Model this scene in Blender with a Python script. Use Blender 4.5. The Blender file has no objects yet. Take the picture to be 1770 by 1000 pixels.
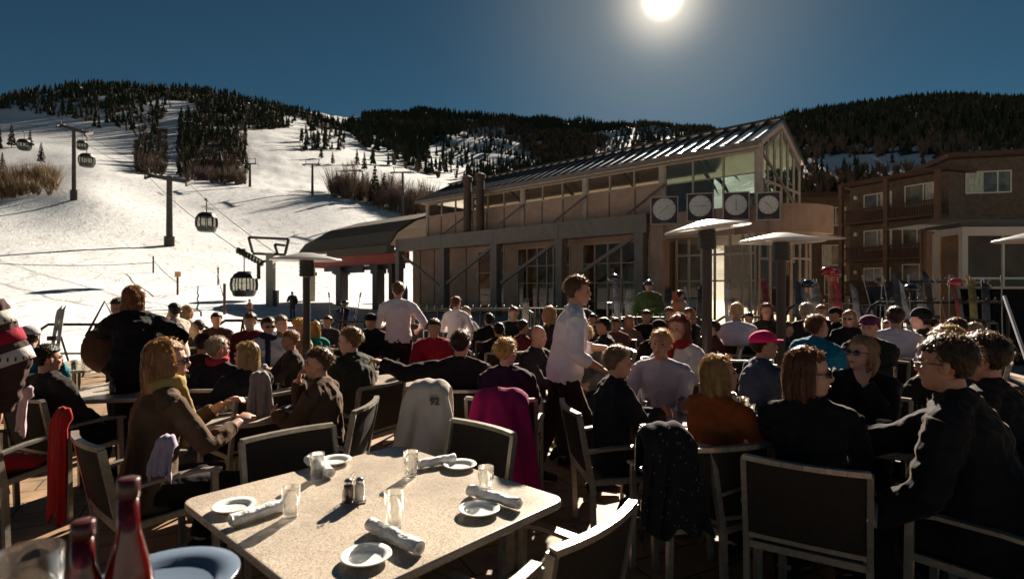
import bpy, math, random
import numpy as np
from mathutils import Vector, Matrix, noise
R = math.radians
random.seed(7)
sc = bpy.context.scene
col = sc.collection
F = 960.0; CX = 885.0; HY = 497.0; CH = 1.7      # focal length in pixels of the 1770 px photograph, horizon row, eye height

# ------------------------------------------------------------------ camera
cam = bpy.data.cameras.new('camera'); camo = bpy.data.objects.new('camera', cam); col.objects.link(camo)
camo.location = (0, 0, CH); camo.rotation_euler = (R(90), 0, 0)
cam.sensor_width = 36; cam.lens = 36*F/1770.0; cam.shift_y = -3/1770.0
cam.clip_start = 0.05; cam.clip_end = 6000
cam.dof.use_dof = True; cam.dof.focus_distance = 4.5; cam.dof.aperture_fstop = 3.2
sc.camera = camo

# ------------------------------------------------------------------ world and sun
SUN_AZ = math.atan2(0.271, 1.0); SUN_EL = math.atan2(0.521, math.hypot(1, 0.271))
sund = Vector((math.sin(SUN_AZ)*math.cos(SUN_EL), math.cos(SUN_AZ)*math.cos(SUN_EL), math.sin(SUN_EL)))
w = bpy.data.worlds.new('World'); sc.world = w; w.use_nodes = True
nt = w.node_tree; nt.nodes.clear()
out = nt.nodes.new('ShaderNodeOutputWorld')
sky = nt.nodes.new('ShaderNodeTexSky'); sky.sky_type = 'NISHITA'; sky.sun_disc = False
sky.sun_elevation = SUN_EL; sky.sun_rotation = SUN_AZ
sky.altitude = 2400; sky.air_density = 0.75; sky.dust_density = 0.25; sky.ozone_density = 3.0
mul = nt.nodes.new('ShaderNodeMix'); mul.data_type = 'RGBA'; mul.blend_type = 'MULTIPLY'; mul.inputs[0].default_value = 1
mul.inputs[7].default_value = (0.138, 0.225, 0.195, 1)
nt.links.new(sky.outputs[0], mul.inputs[6])
bg = nt.nodes.new('ShaderNodeBackground'); bg.inputs[1].default_value = 0.05
nt.links.new(mul.outputs[2], bg.inputs[0])
# the sun's own disc and the bright air round it
tc = nt.nodes.new('ShaderNodeTexCoord'); dt = nt.nodes.new('ShaderNodeVectorMath'); dt.operation = 'DOT_PRODUCT'
nrm = nt.nodes.new('ShaderNodeVectorMath'); nrm.operation = 'NORMALIZE'
nt.links.new(tc.outputs['Generated'], nrm.inputs[0]); nt.links.new(nrm.outputs[0], dt.inputs[0]); dt.inputs[1].default_value = sund
def wmath(op, a, b=None):
    n = nt.nodes.new('ShaderNodeMath'); n.operation = op
    for i, x in enumerate((a, b)):
        if x is None: continue
        if isinstance(x, (int, float)): n.inputs[i].default_value = x
        else: nt.links.new(x, n.inputs[i])
    return n.outputs[0]
dpos = wmath('MAXIMUM', dt.outputs['Value'], 0.0)
g = wmath('MULTIPLY', wmath('POWER', dpos, 9000.0), 7.0)
g = wmath('ADD', g, wmath('MULTIPLY', wmath('POWER', dpos, 700.0), 0.30))
g = wmath('ADD', g, wmath('MULTIPLY', wmath('POWER', dpos, 50.0), 0.05))
g = wmath('ADD', g, wmath('MULTIPLY', wmath('GREATER_THAN', dt.outputs['Value'], math.cos(R(0.7))), 30.0))
bg2 = nt.nodes.new('ShaderNodeBackground'); bg2.inputs[0].default_value = (1.0, 0.86, 0.66, 1)
nt.links.new(g, bg2.inputs[1])
ad = nt.nodes.new('ShaderNodeAddShader'); nt.links.new(bg.outputs[0], ad.inputs[0]); nt.links.new(bg2.outputs[0], ad.inputs[1])
nt.links.new(ad.outputs[0], out.inputs[0])
sl = bpy.data.lights.new('sun', 'SUN'); sl.energy = 5.0; sl.angle = R(0.53); sl.color = (1.0, 0.89, 0.74)
so = bpy.data.objects.new('sun', sl); col.objects.link(so); so.rotation_euler = (-sund).to_track_quat('-Z', 'Y').to_euler()
so.location = (8, 30, 40)
sc.view_settings.view_transform = 'Standard'; sc.view_settings.look = 'None'
sc.view_settings.exposure = 1.6; sc.view_settings.gamma = 1.0; sc.view_settings.use_curve_mapping = False

# ------------------------------------------------------------------ materials
MATS = {}
def mat(name, c, rough=0.8, metal=0.0, c2=None, scale=20.0, bump=0.0, bscale=None, spec=0.5, sheen=0.0, trans=0.0, emit=None, coat=0.0, transluc=0.0, stretch=None, ramp=(0.35, 0.65), detail=4):
    if name in MATS: return MATS[name]
    m = bpy.data.materials.new(name); m.use_nodes = True; n = m.node_tree; b = n.nodes['Principled BSDF']
    b.inputs['Base Color'].default_value = (*c, 1); b.inputs['Roughness'].default_value = rough; b.inputs['Metallic'].default_value = metal
    b.inputs['Specular IOR Level'].default_value = spec; b.inputs['Sheen Weight'].default_value = sheen; b.inputs['Sheen Tint'].default_value = (1, 0.72, 0.5, 1); b.inputs['Sheen Roughness'].default_value = 0.35
    b.inputs['Transmission Weight'].default_value = trans; b.inputs['Coat Weight'].default_value = coat
    if emit: b.inputs['Emission Color'].default_value = (*emit[0], 1); b.inputs['Emission Strength'].default_value = emit[1]
    tcn = n.nodes.new('ShaderNodeTexCoord'); src = tcn.outputs['Object']
    if stretch:
        mp = n.nodes.new('ShaderNodeMapping'); mp.inputs['Scale'].default_value = stretch; n.links.new(src, mp.inputs[0]); src = mp.outputs[0]
    if c2:
        t = n.nodes.new('ShaderNodeTexNoise'); t.inputs['Scale'].default_value = scale; t.inputs['Detail'].default_value = detail
        n.links.new(src, t.inputs['Vector'])
        r = n.nodes.new('ShaderNodeValToRGB'); r.color_ramp.elements[0].position = ramp[0]; r.color_ramp.elements[1].position = ramp[1]
        r.color_ramp.elements[0].color = (*c, 1); r.color_ramp.elements[1].color = (*c2, 1)
        n.links.new(t.outputs[0], r.inputs[0]); n.links.new(r.outputs[0], b.inputs['Base Color'])
    if bump:
        t = n.nodes.new('ShaderNodeTexNoise'); t.inputs['Scale'].default_value = bscale or scale; t.inputs['Detail'].default_value = 5
        n.links.new(src, t.inputs['Vector'])
        bp = n.nodes.new('ShaderNodeBump'); bp.inputs['Strength'].default_value = bump; bp.inputs['Distance'].default_value = 0.02
        n.links.new(t.outputs[0], bp.inputs['Height']); n.links.new(bp.outputs[0], b.inputs['Normal'])
    if transluc:
        tr = n.nodes.new('ShaderNodeBsdfTranslucent'); tr.inputs[0].default_value = (*[min(1, x*1.15+0.02) for x in (c2 or c)], 1)
        mx = n.nodes.new('ShaderNodeMixShader'); mx.inputs[0].default_value = transluc
        o = n.nodes['Material Output']; n.links.new(b.outputs[0], mx.inputs[1]); n.links.new(tr.outputs[0], mx.inputs[2]); n.links.new(mx.outputs[0], o.inputs[0])
    MATS[name] = m
    return m
def cloth(c, bump=0.5):
    k = 'cloth_%02x%02x%02x' % tuple(int(255*min(1, x)) for x in c)
    lum = max(c); return mat(k, c, 0.9, c2=tuple(min(1, x*(1.3 if lum < 0.25 else 1.07)+0.002) for x in c), scale=9, bump=bump, bscale=14, sheen=0.10, spec=0.12 if lum < 0.1 else 0.2)
def hairm(c):
    k = 'hair_%02x%02x%02x' % tuple(int(255*x) for x in c)
    return mat(k, tuple(x*0.7 for x in c), 0.38, c2=tuple(min(1, x*1.5) for x in c), scale=30, spec=0.4, transluc=0.42, stretch=(1, 1, 0.2), bump=0.9, bscale=75)
def strandm(c):
    k = 'strands_%02x%02x%02x' % tuple(int(255*x) for x in c)
    if k in MATS: return MATS[k]
    m = mat(k, tuple(x*0.8 for x in c), 0.35, c2=tuple(min(1, x*1.5) for x in c), scale=40, spec=0.5, transluc=0.5)
    for q in m.node_tree.nodes:
        if q.type == 'BSDF_TRANSLUCENT': q.inputs[0].default_value = (c[0]*0.9+0.22, c[1]*0.9+0.13, c[2]*0.9+0.06, 1)
    return m
SKIN = mat('skin', (0.42, 0.20, 0.125), 0.5, c2=(0.50, 0.25, 0.16), scale=15, spec=0.35, transluc=0.04)
SKIN2 = mat('skin_pale', (0.52, 0.28, 0.19), 0.5, c2=(0.60, 0.33, 0.24), scale=15, spec=0.35, transluc=0.04)
ALU = mat('brushed_metal_frame', (0.27, 0.24, 0.20), 0.36, 0.5, c2=(0.36, 0.325, 0.27), scale=30, bump=0.05)
SLING = mat('dark_sling_mesh', (0.016, 0.012, 0.009), 0.75, c2=(0.035, 0.026, 0.018), scale=160, bump=0.3, bscale=300, spec=0.3)
BLACKM = mat('black_metal', (0.015, 0.014, 0.013), 0.45, 0.3, c2=(0.03, 0.026, 0.022), scale=10)
GLASS = mat('clear_glass', (0.98, 0.98, 0.96), 0.02, trans=1.0)
_n = GLASS.node_tree; _t = _n.nodes.new('ShaderNodeBsdfTransparent'); _t.inputs[0].default_value = (0.93, 0.94, 0.92, 1); _m = _n.nodes.new('ShaderNodeMixShader'); _m.inputs[0].default_value = 0.28
_n.links.new(_n.nodes['Principled BSDF'].outputs[0], _m.inputs[1]); _n.links.new(_t.outputs[0], _m.inputs[2]); _n.links.new(_m.outputs[0], _n.nodes['Material Output'].inputs[0])
CHINA = mat('white_china', (0.80, 0.78, 0.72), 0.18, c2=(0.82, 0.80, 0.75), scale=5, coat=0.3)
LINEN = mat('white_linen', (0.78, 0.76, 0.74), 0.9, c2=(0.83, 0.81, 0.79), scale=40, bump=0.7, bscale=35)
def stone():
    m = bpy.data.materials.new('speckled_stone'); m.use_nodes = True; n = m.node_tree; b = n.nodes['Principled BSDF']
    tcn = n.nodes.new('ShaderNodeTexCoord')
    t = n.nodes.new('ShaderNodeTexNoise'); t.inputs['Scale'].default_value = 170; t.inputs['Detail'].default_value = 6; t.inputs['Roughness'].default_value = 0.85
    n.links.new(tcn.outputs['Object'], t.inputs[0])
    r = n.nodes.new('ShaderNodeValToRGB'); e = r.color_ramp.elements
    e[0].position = 0.40; e[0].color = (0.13, 0.09, 0.06, 1); e[1].position = 0.62; e[1].color = (0.68, 0.60, 0.50, 1)
    x = e.new(0.47); x.color = (0.45, 0.37, 0.29, 1); x = e.new(0.54); x.color = (0.53, 0.445, 0.355, 1)
    n.links.new(t.outputs[0], r.inputs[0])
    t9 = n.nodes.new('ShaderNodeTexNoise'); t9.inputs['Scale'].default_value = 3.5; t9.inputs['Detail'].default_value = 7; n.links.new(tcn.outputs['Object'], t9.inputs[0])
    m9 = n.nodes.new('ShaderNodeMapRange'); m9.inputs[1].default_value = 0.35; m9.inputs[2].default_value = 0.65; m9.inputs[3].default_value = 0.82; m9.inputs[4].default_value = 1.08; n.links.new(t9.outputs[0], m9.inputs[0])
    x9 = n.nodes.new('ShaderNodeMix'); x9.data_type = 'RGBA'; x9.blend_type = 'MULTIPLY'; x9.inputs[0].default_value = 1; n.links.new(r.outputs[0], x9.inputs[6]); n.links.new(m9.outputs[0], x9.inputs[7]); n.links.new(x9.outputs[2], b.inputs['Base Color'])
    b.inputs['Roughness'].default_value = 0.24; b.inputs['Specular IOR Level'].default_value = 0.45
    t2 = n.nodes.new('ShaderNodeTexNoise'); t2.inputs['Scale'].default_value = 6; n.links.new(tcn.outputs['Object'], t2.inputs[0])
    mr = n.nodes.new('ShaderNodeMapRange'); mr.inputs[3].default_value = 0.18; mr.inputs[4].default_value = 0.34
    n.links.new(t2.outputs[0], mr.inputs[0]); n.links.new(mr.outputs[0], b.inputs['Roughness'])
    MATS['speckled_stone'] = m; return m
STONE = stone()

# ------------------------------------------------------------------ mesh helpers
INV = {}
class MB:
    def __init__(s): s.v = []; s.f = []; s.mi = []; s.cur = 0
    def add(s, vs, fs):
        o = len(s.v); s.v.extend([tuple(v) for v in vs]); s.f.extend([tuple(i+o for i in f) for f in fs]); s.mi.extend([s.cur]*len(fs)); return s
    def box(s, c, d, rz=0, M=None, taper=1.0):
        hx, hy, hz = d[0]/2, d[1]/2, d[2]/2; c = Vector(c)
        M = M or Matrix.Rotation(rz, 3, 'Z')
        vs = []
        for z in (-1, 1):
            k = taper if z > 0 else 1
            for x, y in ((-1, -1), (1, -1), (1, 1), (-1, 1)): vs.append(c + M @ Vector((x*hx*k, y*hy*k, z*hz)))
        return s.add(vs, [(0, 3, 2, 1), (4, 5, 6, 7), (0, 1, 5, 4), (1, 2, 6, 5), (2, 3, 7, 6), (3, 0, 4, 7)])
    def bar(s, a, b, w, h=None, up=(0, 0, 1)):
        a = Vector(a); b = Vector(b); d = b-a; L = d.length
        if L < 1e-6: return s
        d /= L; up = Vector(up)
        if abs(d.dot(up)) > 0.98: up = Vector((0, 1, 0))
        x = d.cross(up).normalized(); z = x.cross(d); h = h or w
        M = Matrix((x, d, z)).transposed()
        return s.box((a+b)/2, (w, L, h), M=M)
    def tube(s, pts, r, n=8, ref=None, cap=True):
        pts = [Vector(p) for p in pts]; N = len(pts)
        rs = r if isinstance(r, (list, tuple)) else [r]*N
        vs = []; px = None
        for i, p in enumerate(pts):
            t = (pts[min(i+1, N-1)] - pts[max(i-1, 0)])
            t = t.normalized() if t.length > 1e-9 else Vector((0, 0, 1))
            if ref is not None: x = Vector(ref)
            elif px is None: x = Vector((1, 0, 0)) if abs(t.x) < 0.9 else Vector((0, 1, 0))
            else: x = px
            x = (x - t*x.dot(t)).normalized(); px = x; y = t.cross(x)
            rr = rs[i]; rx, ry = rr if isinstance(rr, (tuple, list)) else (rr, rr)
            for k in range(n):
                a = 2*math.pi*k/n; vs.append(p + x*(rx*math.cos(a)) + y*(ry*math.sin(a)))
        fs = []
        for i in range(N-1):
            for k in range(n): fs.append((i*n+k, i*n+(k+1) % n, (i+1)*n+(k+1) % n, (i+1)*n+k))
        if cap: fs.append(tuple(reversed(range(n)))); fs.append(tuple((N-1)*n+k for k in range(n)))
        return s.add(vs, fs)
    def ell(s, c, r, M=None, nu=12, nv=8, fn=None):
        c = Vector(c); vs = []; r = r if isinstance(r, (tuple, list)) else (r, r, r)
        for j in range(nv+1):
            th = math.pi*j/nv
            for i in range(nu):
                ph = 2*math.pi*i/nu; d = Vector((math.sin(th)*math.cos(ph), math.sin(th)*math.sin(ph), math.cos(th)))
                p = Vector((d.x*r[0], d.y*r[1], d.z*r[2]))
                if fn: p = fn(p, d)
                if M: p = M @ p
                vs.append(c+p)
        fs = []
        for j in range(nv):
            for i in range(nu):
                a, b_, c_, d_ = j*nu+i, j*nu+(i+1) % nu, (j+1)*nu+(i+1) % nu, (j+1)*nu+i
                if j == 0: fs.append((a, d_, c_))
                elif j == nv-1: fs.append((a, d_, b_))
                else: fs.append((a, d_, c_, b_))
        return s.add(vs, fs)
    def lathe(s, prof, c=(0, 0, 0), n=24, M=None, open_=False):
        c = Vector(c); vs = []
        for r, z in prof:
            for k in range(n):
                a = 2*math.pi*k/n; p = Vector((r*math.cos(a), r*math.sin(a), z)); vs.append(c+(M @ p if M else p))
        N = len(prof); fs = []
        for i in range(N-1):
            for k in range(n): fs.append((i*n+k, i*n+(k+1) % n, (i+1)*n+(k+1) % n, (i+1)*n+k))
        if not open_: fs.append(tuple(reversed(range(n)))); fs.append(tuple((N-1)*n+k for k in range(n)))
        return s.add(vs, fs)
    def prism(s, poly, z0, z1):
        n = len(poly); vs = [(x, y, z0) for x, y in poly]+[(x, y, z1) for x, y in poly]
        return s.add(vs, [tuple(reversed(range(n))), tuple(range(n, 2*n))]+[(i, (i+1) % n, n+(i+1) % n, n+i) for i in range(n)])
    def quad(s, *p): return s.add(p, [tuple(range(len(p)))])
    def slab(s, q, th):     # quad with thickness along its normal
        q = [Vector(p) for p in q]; nn = (q[1]-q[0]).cross(q[2]-q[0]).normalized()*th
        k = len(q); return s.add(q+[p+nn for p in q], [tuple(reversed(range(k))), tuple(range(k, 2*k))]+[(i, (i+1) % k, k+(i+1) % k, k+i) for i in range(k)])
    def build(s, name, mats, parent=None, smooth=False, world=False, me=None):
        if me is None:
            vs = s.v
            if world and parent is not None and INV.get(parent.name) is not None:
                I = INV[parent.name]; vs = [tuple(I @ Vector(v)) for v in vs]
            me = bpy.data.meshes.new(name); me.from_pydata(vs, [], s.f)
            if s.mi and max(s.mi): me.polygons.foreach_set('material_index', s.mi)
        if smooth: me.polygons.foreach_set('use_smooth', [True]*len(me.polygons))
        for m in (mats if isinstance(mats, (list, tuple)) else [mats]): me.materials.append(m)
        me.update(); o = bpy.data.objects.new(name, me); col.objects.link(o)
        if parent is not None: o.parent = parent; INV[o.name] = INV.get(parent.name)
        return o
def tag(o, label=None, cat=None, group=None, kind=None):
    if label: o['label'] = label
    if cat: o['category'] = cat
    if group: o['group'] = group
    if kind: o['kind'] = kind
    return o
def thing(name, label, cat, loc=(0, 0, 0), rz=0, group=None):
    o = bpy.data.objects.new(name, None); col.objects.link(o); o.location = loc; o.rotation_euler = (0, 0, rz); o.empty_display_size = 0.2
    INV[o.name] = (Matrix.Translation(loc) @ Matrix.Rotation(rz, 4, 'Z')).inverted()
    return tag(o, label, cat, group)
KIDS = {}
def kids(o):
    return [c for c in o.children]
def dup(o, loc=None, rz=None, label=None, group=None, parent=None):
    c = o.copy(); col.objects.link(c)
    if parent: c.parent = parent
    if loc is not None: c.location = loc
    if rz is not None: c.rotation_euler = (0, 0, rz)
    if label: c['label'] = label
    if group: c['group'] = group
    for ch in kids(o): dup(ch, parent=c)
    return c
def P(px, py, Y): return Vector(((px-CX)/F*Y, Y, CH+(HY-py)/F*Y))
def onz(px, py, z=0.0):
    Y = (CH-z)*F/(py-HY); return Vector(((px-CX)/F*Y, Y, z))
def remesh(mb, voxel, smooth=2, amp=0.0, nscale=9.0, seed=0.0, aniso=(1, 1, 1), ridge=False):
    me = bpy.data.meshes.new('tmp'); me.from_pydata(mb.v, [], mb.f); ob = bpy.data.objects.new('tmp', me); col.objects.link(ob)
    m = ob.modifiers.new('r', 'REMESH'); m.mode = 'VOXEL'; m.voxel_size = voxel
    if smooth: s = ob.modifiers.new('s', 'SMOOTH'); s.factor = 0.5; s.iterations = smooth
    dg = bpy.context.evaluated_depsgraph_get(); me2 = bpy.data.meshes.new_from_object(ob.evaluated_get(dg))
    bpy.data.objects.remove(ob); bpy.data.meshes.remove(me)
    if amp:
        n = len(me2.vertices); co = np.empty(n*3); me2.vertices.foreach_get('co', co); no = np.empty(n*3); me2.vertices.foreach_get('normal', no)
        co = co.reshape(-1, 3); no = no.reshape(-1, 3); off = Vector((seed, seed*1.7, 0))
        h = np.array([noise.noise(Vector((c[0]*aniso[0], c[1]*aniso[1], c[2]*aniso[2]))*nscale+off)+0.5*noise.noise(Vector(c)*nscale*2.3+off) for c in co])
        if ridge: h = 0.55*h+0.75*(0.35-np.abs(np.array([noise.noise(Vector((c[0]*1.3, c[1]*1.3, c[2]*0.8))*nscale*0.8+off*2) for c in co]))*1.6)
        co += no*(h*amp)[:, None]; me2.vertices.foreach_set('co', co.ravel())
    return me2
# ------------------------------------------------------------------ terrain
COLS = [-900, -400, 0, 150, 300, 450, 600, 760, 900, 1050, 1200, 1400, 1600, 1800, 2200, 2700]
DS = [11, 25, 40, 60, 92, 120, 160, 220, 300, 400, 520, 700, 900, 1300, 2000]
YT = {
 -900: [650, 556, 500, 440, 380, 345, 310, 280, 250, 220, 200, 195, 230, 330, 420],
 -400: [650, 556, 505, 445, 382, 342, 305, 270, 240, 208, 185, 182, 225, 330, 420],
 0:    [650, 561, 522, 462, 392, 345, 300, 260, 232, 200, 176, 174, 220, 330, 420],
 150:  [650, 561, 527, 475, 402, 330, 292, 264, 236, 188, 150, 162, 220, 330, 420],
 300:  [650, 563, 533, 490, 426, 378, 318, 292, 244, 198, 160, 168, 225, 330, 420],
 450:  [650, 565, 540, 505, 452, 405, 335, 306, 252, 212, 184, 186, 225, 330, 420],
 600:  [650, 565, 541, 513, 470, 420, 356, 330, 290, 255, 226, 210, 203, 330, 420],
 760:  [650, 565, 541, 527, 505, 470, 410, 350, 328, 300, 278, 232, 194, 320, 420],
 900:  [650, 565, 541, 527, 510, 490, 450, 400, 360, 330, 300, 250, 206, 320, 420],
 1050: [650, 565, 541, 527, 512, 495, 455, 400, 355, 320, 290, 250, 213, 320, 420],
 1200: [650, 565, 541, 527, 512, 495, 450, 395, 340, 300, 272, 245, 224, 320, 420],
 1400: [650, 565, 541, 527, 510, 480, 420, 350, 275, 218, 196, 230, 250, 330, 420],
 1600: [650, 565, 541, 527, 505, 460, 395, 325, 245, 176, 182, 225, 250, 330, 420],
 1800: [650, 565, 541, 527, 505, 455, 390, 320, 240, 184, 186, 225, 250, 330, 420],
 2200: [650, 565, 541, 527, 505, 455, 390, 320, 240, 190, 190, 225, 250, 330, 420],
 2700: [650, 565, 541, 527, 505, 455, 390, 320, 240, 190, 190, 225, 250, 330, 420]}
ldc = np.log(np.array(DS)); A = np.array([YT[c] for c in COLS], float)
NPX = 480; NR = 230
gpx = np.linspace(-900, 2700, NPX); gld = np.linspace(math.log(10.6), math.log(1950), NR); gd = np.exp(gld)
# heights above the eye per distance, interpolated smoothly in both directions
def smooth1(a, axis, k):
    ker = np.hanning(2*k+3)[1:-1]; ker /= ker.sum()
    p = [(0, 0), (0, 0)]; p[axis] = (k, k); b = np.pad(a, p, mode='edge')
    return np.apply_along_axis(lambda r: np.convolve(r, ker, 'valid'), axis, b)
t1 = np.array([np.interp(gld, ldc, A[i]) for i in range(len(COLS))])          # cols x rows
GY = np.array([np.interp(gpx, COLS, t1[:, j]) for j in range(NR)]).T
GY = smooth1(smooth1(GY, 0, 9), 1, 3)
GZ = CH+(HY-GY)/F*gd[None, :]
flat = np.clip((gd-34)/14, 0, 1)[None, :]
rt = np.clip((gpx-560)/80, 0, 1)[:, None]
GZ = GZ*(1-rt*(1-flat)) + (-0.06)*rt*(1-flat)
GX = (gpx[:, None]-CX)/F*gd[None, :]
nz = np.zeros_like(GZ)
for i in range(NPX):
    for j in range(NR):
        d = gd[j]; x = GX[i, j]
        if d > 26:
            h = 0.10*noise.noise(Vector((x*0.22, d*0.22, 0)))+0.35*min(1, (d-26)/60)*noise.noise(Vector((x*0.06, d*0.06, 3)))
            if d > 150: h += (d-150)*0.010*noise.noise(Vector((x*0.03, d*0.03, 7)))+(d-150)*0.012*abs(noise.noise(Vector((x*0.011, d*0.008, 5))))
            if d > 170 and 400 < gpx[i] < 620: h += 0.9*abs(noise.noise(Vector((x*0.18, d*0.12, 9))))
            if gpx[i] > 560 and d < 60: h *= 0.1
            nz[i, j] = h
GZ = GZ+nz
def tz(X, Y):
    px = CX+F*X/Y; fi = (px+900)/3600*(NPX-1); fj = (math.log(max(Y, 10.7))-gld[0])/(gld[-1]-gld[0])*(NR-1)
    i = int(min(max(fi, 0), NPX-2)); j = int(min(max(fj, 0), NR-2)); a = min(max(fi-i, 0), 1); b = min(max(fj-j, 0), 1)
    return (GZ[i, j]*(1-a)+GZ[i+1, j]*a)*(1-b)+(GZ[i, j+1]*(1-a)+GZ[i+1, j+1]*a)*b
def lerp_poly(tab, x): return float(np.interp(x, [p[0] for p in tab], [p[1] for p in tab]))
def tree_density(px, y, d):
    """0..1 wood cover, by the photograph's stands of trees"""
    X = (px-CX)/F*d; nn = noise.noise(Vector((X*0.02, d*0.02, 1)))
    if px < 640 and d < 620:
        low = lerp_poly([(-900, 235), (-100, 205), (0, 190), (60, 197), (110, 204), (160, 220), (230, 240), (262, 232), (285, 200), (300, 178), (338, 180), (345, 222), (420, 226), (500, 222), (530, 214), (560, 224), (600, 226), (640, 262)], px)
        if y < low:
            if px < 262 and y > low-34: return 0.42
            return 0.95 if noise.noise(Vector((X*0.035, d*0.012, 31))) > -0.22 else 0.16
        if 232 < px < 288 and 222 < y < 292: return 0.8
        if 308 < px < 428 and 205 < y < 306: return 0.9 if px < 400 or y > 240 else 0.6
        if 520 < px < 600 and y < 262 and y > 214: return 0.35
        if px < 0 and 235 < y < 300: return 0.5
        return 0
    if px >= 600 and px < 1330:
        if px < 640: return 0.0 if px < 625 else 0.6
        if px < 800 and y > 300: return 0.25
        lo = lerp_poly([(600, 200), (650, 235), (700, 285), (760, 305), (800, 330)], px)
        if px < 800 and y > lo and px < 720: return 0.32 if noise.noise(Vector((X*0.05, d*0.03, 2))) > -0.1 else 0.06
        dd = 0.85+0.6*nn
        v = noise.noise(Vector((X*0.008, d*0.004, 11)))
        if (v > 0.06 and 222 < y and px > 740) or (nn > 0.30 and y > 205): dd = 0.16
        if 235 < y < 290 and 780 < px < 900 and nn > -0.15: dd = 0.15
        return dd
    if px >= 1330:
        dd = 1.0
        if 255 < y < 300 and noise.noise(Vector((X*0.03, d*0.03, 21))) > -0.15: dd = 0.16
        return dd
    return 0
me = bpy.data.meshes.new('snow_terrain')
vs = np.stack([GX, np.broadcast_to(gd[None, :], GX.shape), GZ], -1).reshape(-1, 3)
fs = []
for i in range(NPX-1):
    for j in range(NR-1): a = i*NR+j; fs.append((a, a+NR, a+NR+1, a+1))
me.from_pydata(vs.tolist(), [], fs); me.polygons.foreach_set('use_smooth', [True]*len(fs))
at = me.attributes.new('scrub', 'FLOAT', 'POINT'); vals = []
for i in range(NPX):
    for j in range(NR):
        vals.append(0.0 if gd[j] < 130 else max(0, min(1, tree_density(gpx[i], HY-(GZ[i, j]-CH)/gd[j]*F, gd[j]))))
at.data.foreach_set('value', vals)
def snow_mat():
    m = bpy.data.materials.new('snow'); m.use_nodes = True; n = m.node_tree; b = n.nodes['Principled BSDF']; L = n.links
    tcn = n.nodes.new('ShaderNodeTexCoord')
    atn = n.nodes.new('ShaderNodeAttribute'); atn.attribute_name = 'scrub'
    t = n.nodes.new('ShaderNodeTexNoise'); t.inputs['Scale'].default_value = 0.8; t.inputs['Detail'].default_value = 12; t.inputs['Roughness'].default_value = 0.7; L.new(tcn.outputs['Object'], t.inputs[0])
    r = n.nodes.new('ShaderNodeValToRGB'); r.color_ramp.elements[0].position = 0.3; r.color_ramp.elements[1].position = 0.62
    r.color_ramp.elements[0].color = (0.50, 0.50, 0.51, 1); r.color_ramp.elements[1].color = (0.76, 0.755, 0.75, 1)
    L.new(t.outputs[0], r.inputs[0])
    t3 = n.nodes.new('ShaderNodeTexNoise'); t3.inputs['Scale'].default_value = 0.12; t3.inputs['Detail'].default_value = 9; t3.inputs['Roughness'].default_value = 0.7; L.new(tcn.outputs['Object'], t3.inputs[0])
    mm = n.nodes.new('ShaderNodeMath'); mm.operation = 'ADD'; L.new(t3.outputs[0], mm.inputs[0])
    sc_ = n.nodes.new('ShaderNodeMath'); sc_.operation = 'MULTIPLY'; L.new(atn.outputs['Fac'], sc_.inputs[0]); sc_.inputs[1].default_value = 0.42; L.new(sc_.outputs[0], mm.inputs[1])
    r2 = n.nodes.new('ShaderNodeMapRange'); r2.inputs[1].default_value = 0.72; r2.inputs[2].default_value = 0.84; L.new(mm.outputs[0], r2.inputs[0])
    mx = n.nodes.new('ShaderNodeMix'); mx.data_type = 'RGBA'; L.new(r2.outputs[0], mx.inputs[0]); L.new(r.outputs[0], mx.inputs[6]); mx.inputs[7].default_value = (0.055, 0.035, 0.022, 1)
    for sc2, dist, ang, lo in ((0.9, 9.0, 20, 0.72), (0.35, 16.0, -35, 0.70), (2.2, 7.0, 60, 0.80)):
        mp2 = n.nodes.new('ShaderNodeMapping'); mp2.inputs['Rotation'].default_value = (0, 0, R(ang)); L.new(tcn.outputs['Object'], mp2.inputs[0])
        w2 = n.nodes.new('ShaderNodeTexWave'); w2.inputs['Scale'].default_value = sc2*0.35; w2.inputs['Distortion'].default_value = dist; w2.inputs['Detail'].default_value = 3; w2.inputs['Detail Scale'].default_value = 0.6; L.new(mp2.outputs[0], w2.inputs[0])
        q2 = n.nodes.new('ShaderNodeMapRange'); q2.inputs[1].default_value = 0.0; q2.inputs[2].default_value = 0.10; q2.inputs[3].default_value = lo; q2.inputs[4].default_value = 1.0; L.new(w2.outputs['Fac'], q2.inputs[0])
        n3 = n.nodes.new('ShaderNodeTexNoise'); n3.inputs['Scale'].default_value = 0.25; n3.inputs['Detail'].default_value = 4; L.new(mp2.outputs[0], n3.inputs[0])
        g3 = n.nodes.new('ShaderNodeMapRange'); g3.inputs[1].default_value = 0.47; g3.inputs[2].default_value = 0.56; L.new(n3.outputs[0], g3.inputs[0])
        m4 = n.nodes.new('ShaderNodeMix'); m4.data_type = 'RGBA'; m4.blend_type = 'MULTIPLY'; L.new(g3.outputs[0], m4.inputs[0]); L.new(mx.outputs[2], m4.inputs[6]); L.new(q2.outputs[0], m4.inputs[7]); mx = m4
    L.new(mx.outputs[2], b.inputs['Base Color']); b.inputs['Roughness'].default_value = 0.85; b.inputs['Specular IOR Level'].default_value = 0.05
    # ski tracks and scraped snow
    wv = n.nodes.new('ShaderNodeTexWave'); wv.inputs['Scale'].default_value = 0.28; wv.inputs['Distortion'].default_value = 30; wv.inputs['Detail'].default_value = 6; wv.inputs['Detail Scale'].default_value = 1.3; L.new(tcn.outputs['Object'], wv.inputs[0])
    t2 = n.nodes.new('ShaderNodeTexNoise'); t2.inputs['Scale'].default_value = 1.6; t2.inputs['Detail'].default_value = 9; t2.inputs['Roughness'].default_value = 0.65; L.new(tcn.outputs['Object'], t2.inputs[0])
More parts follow.
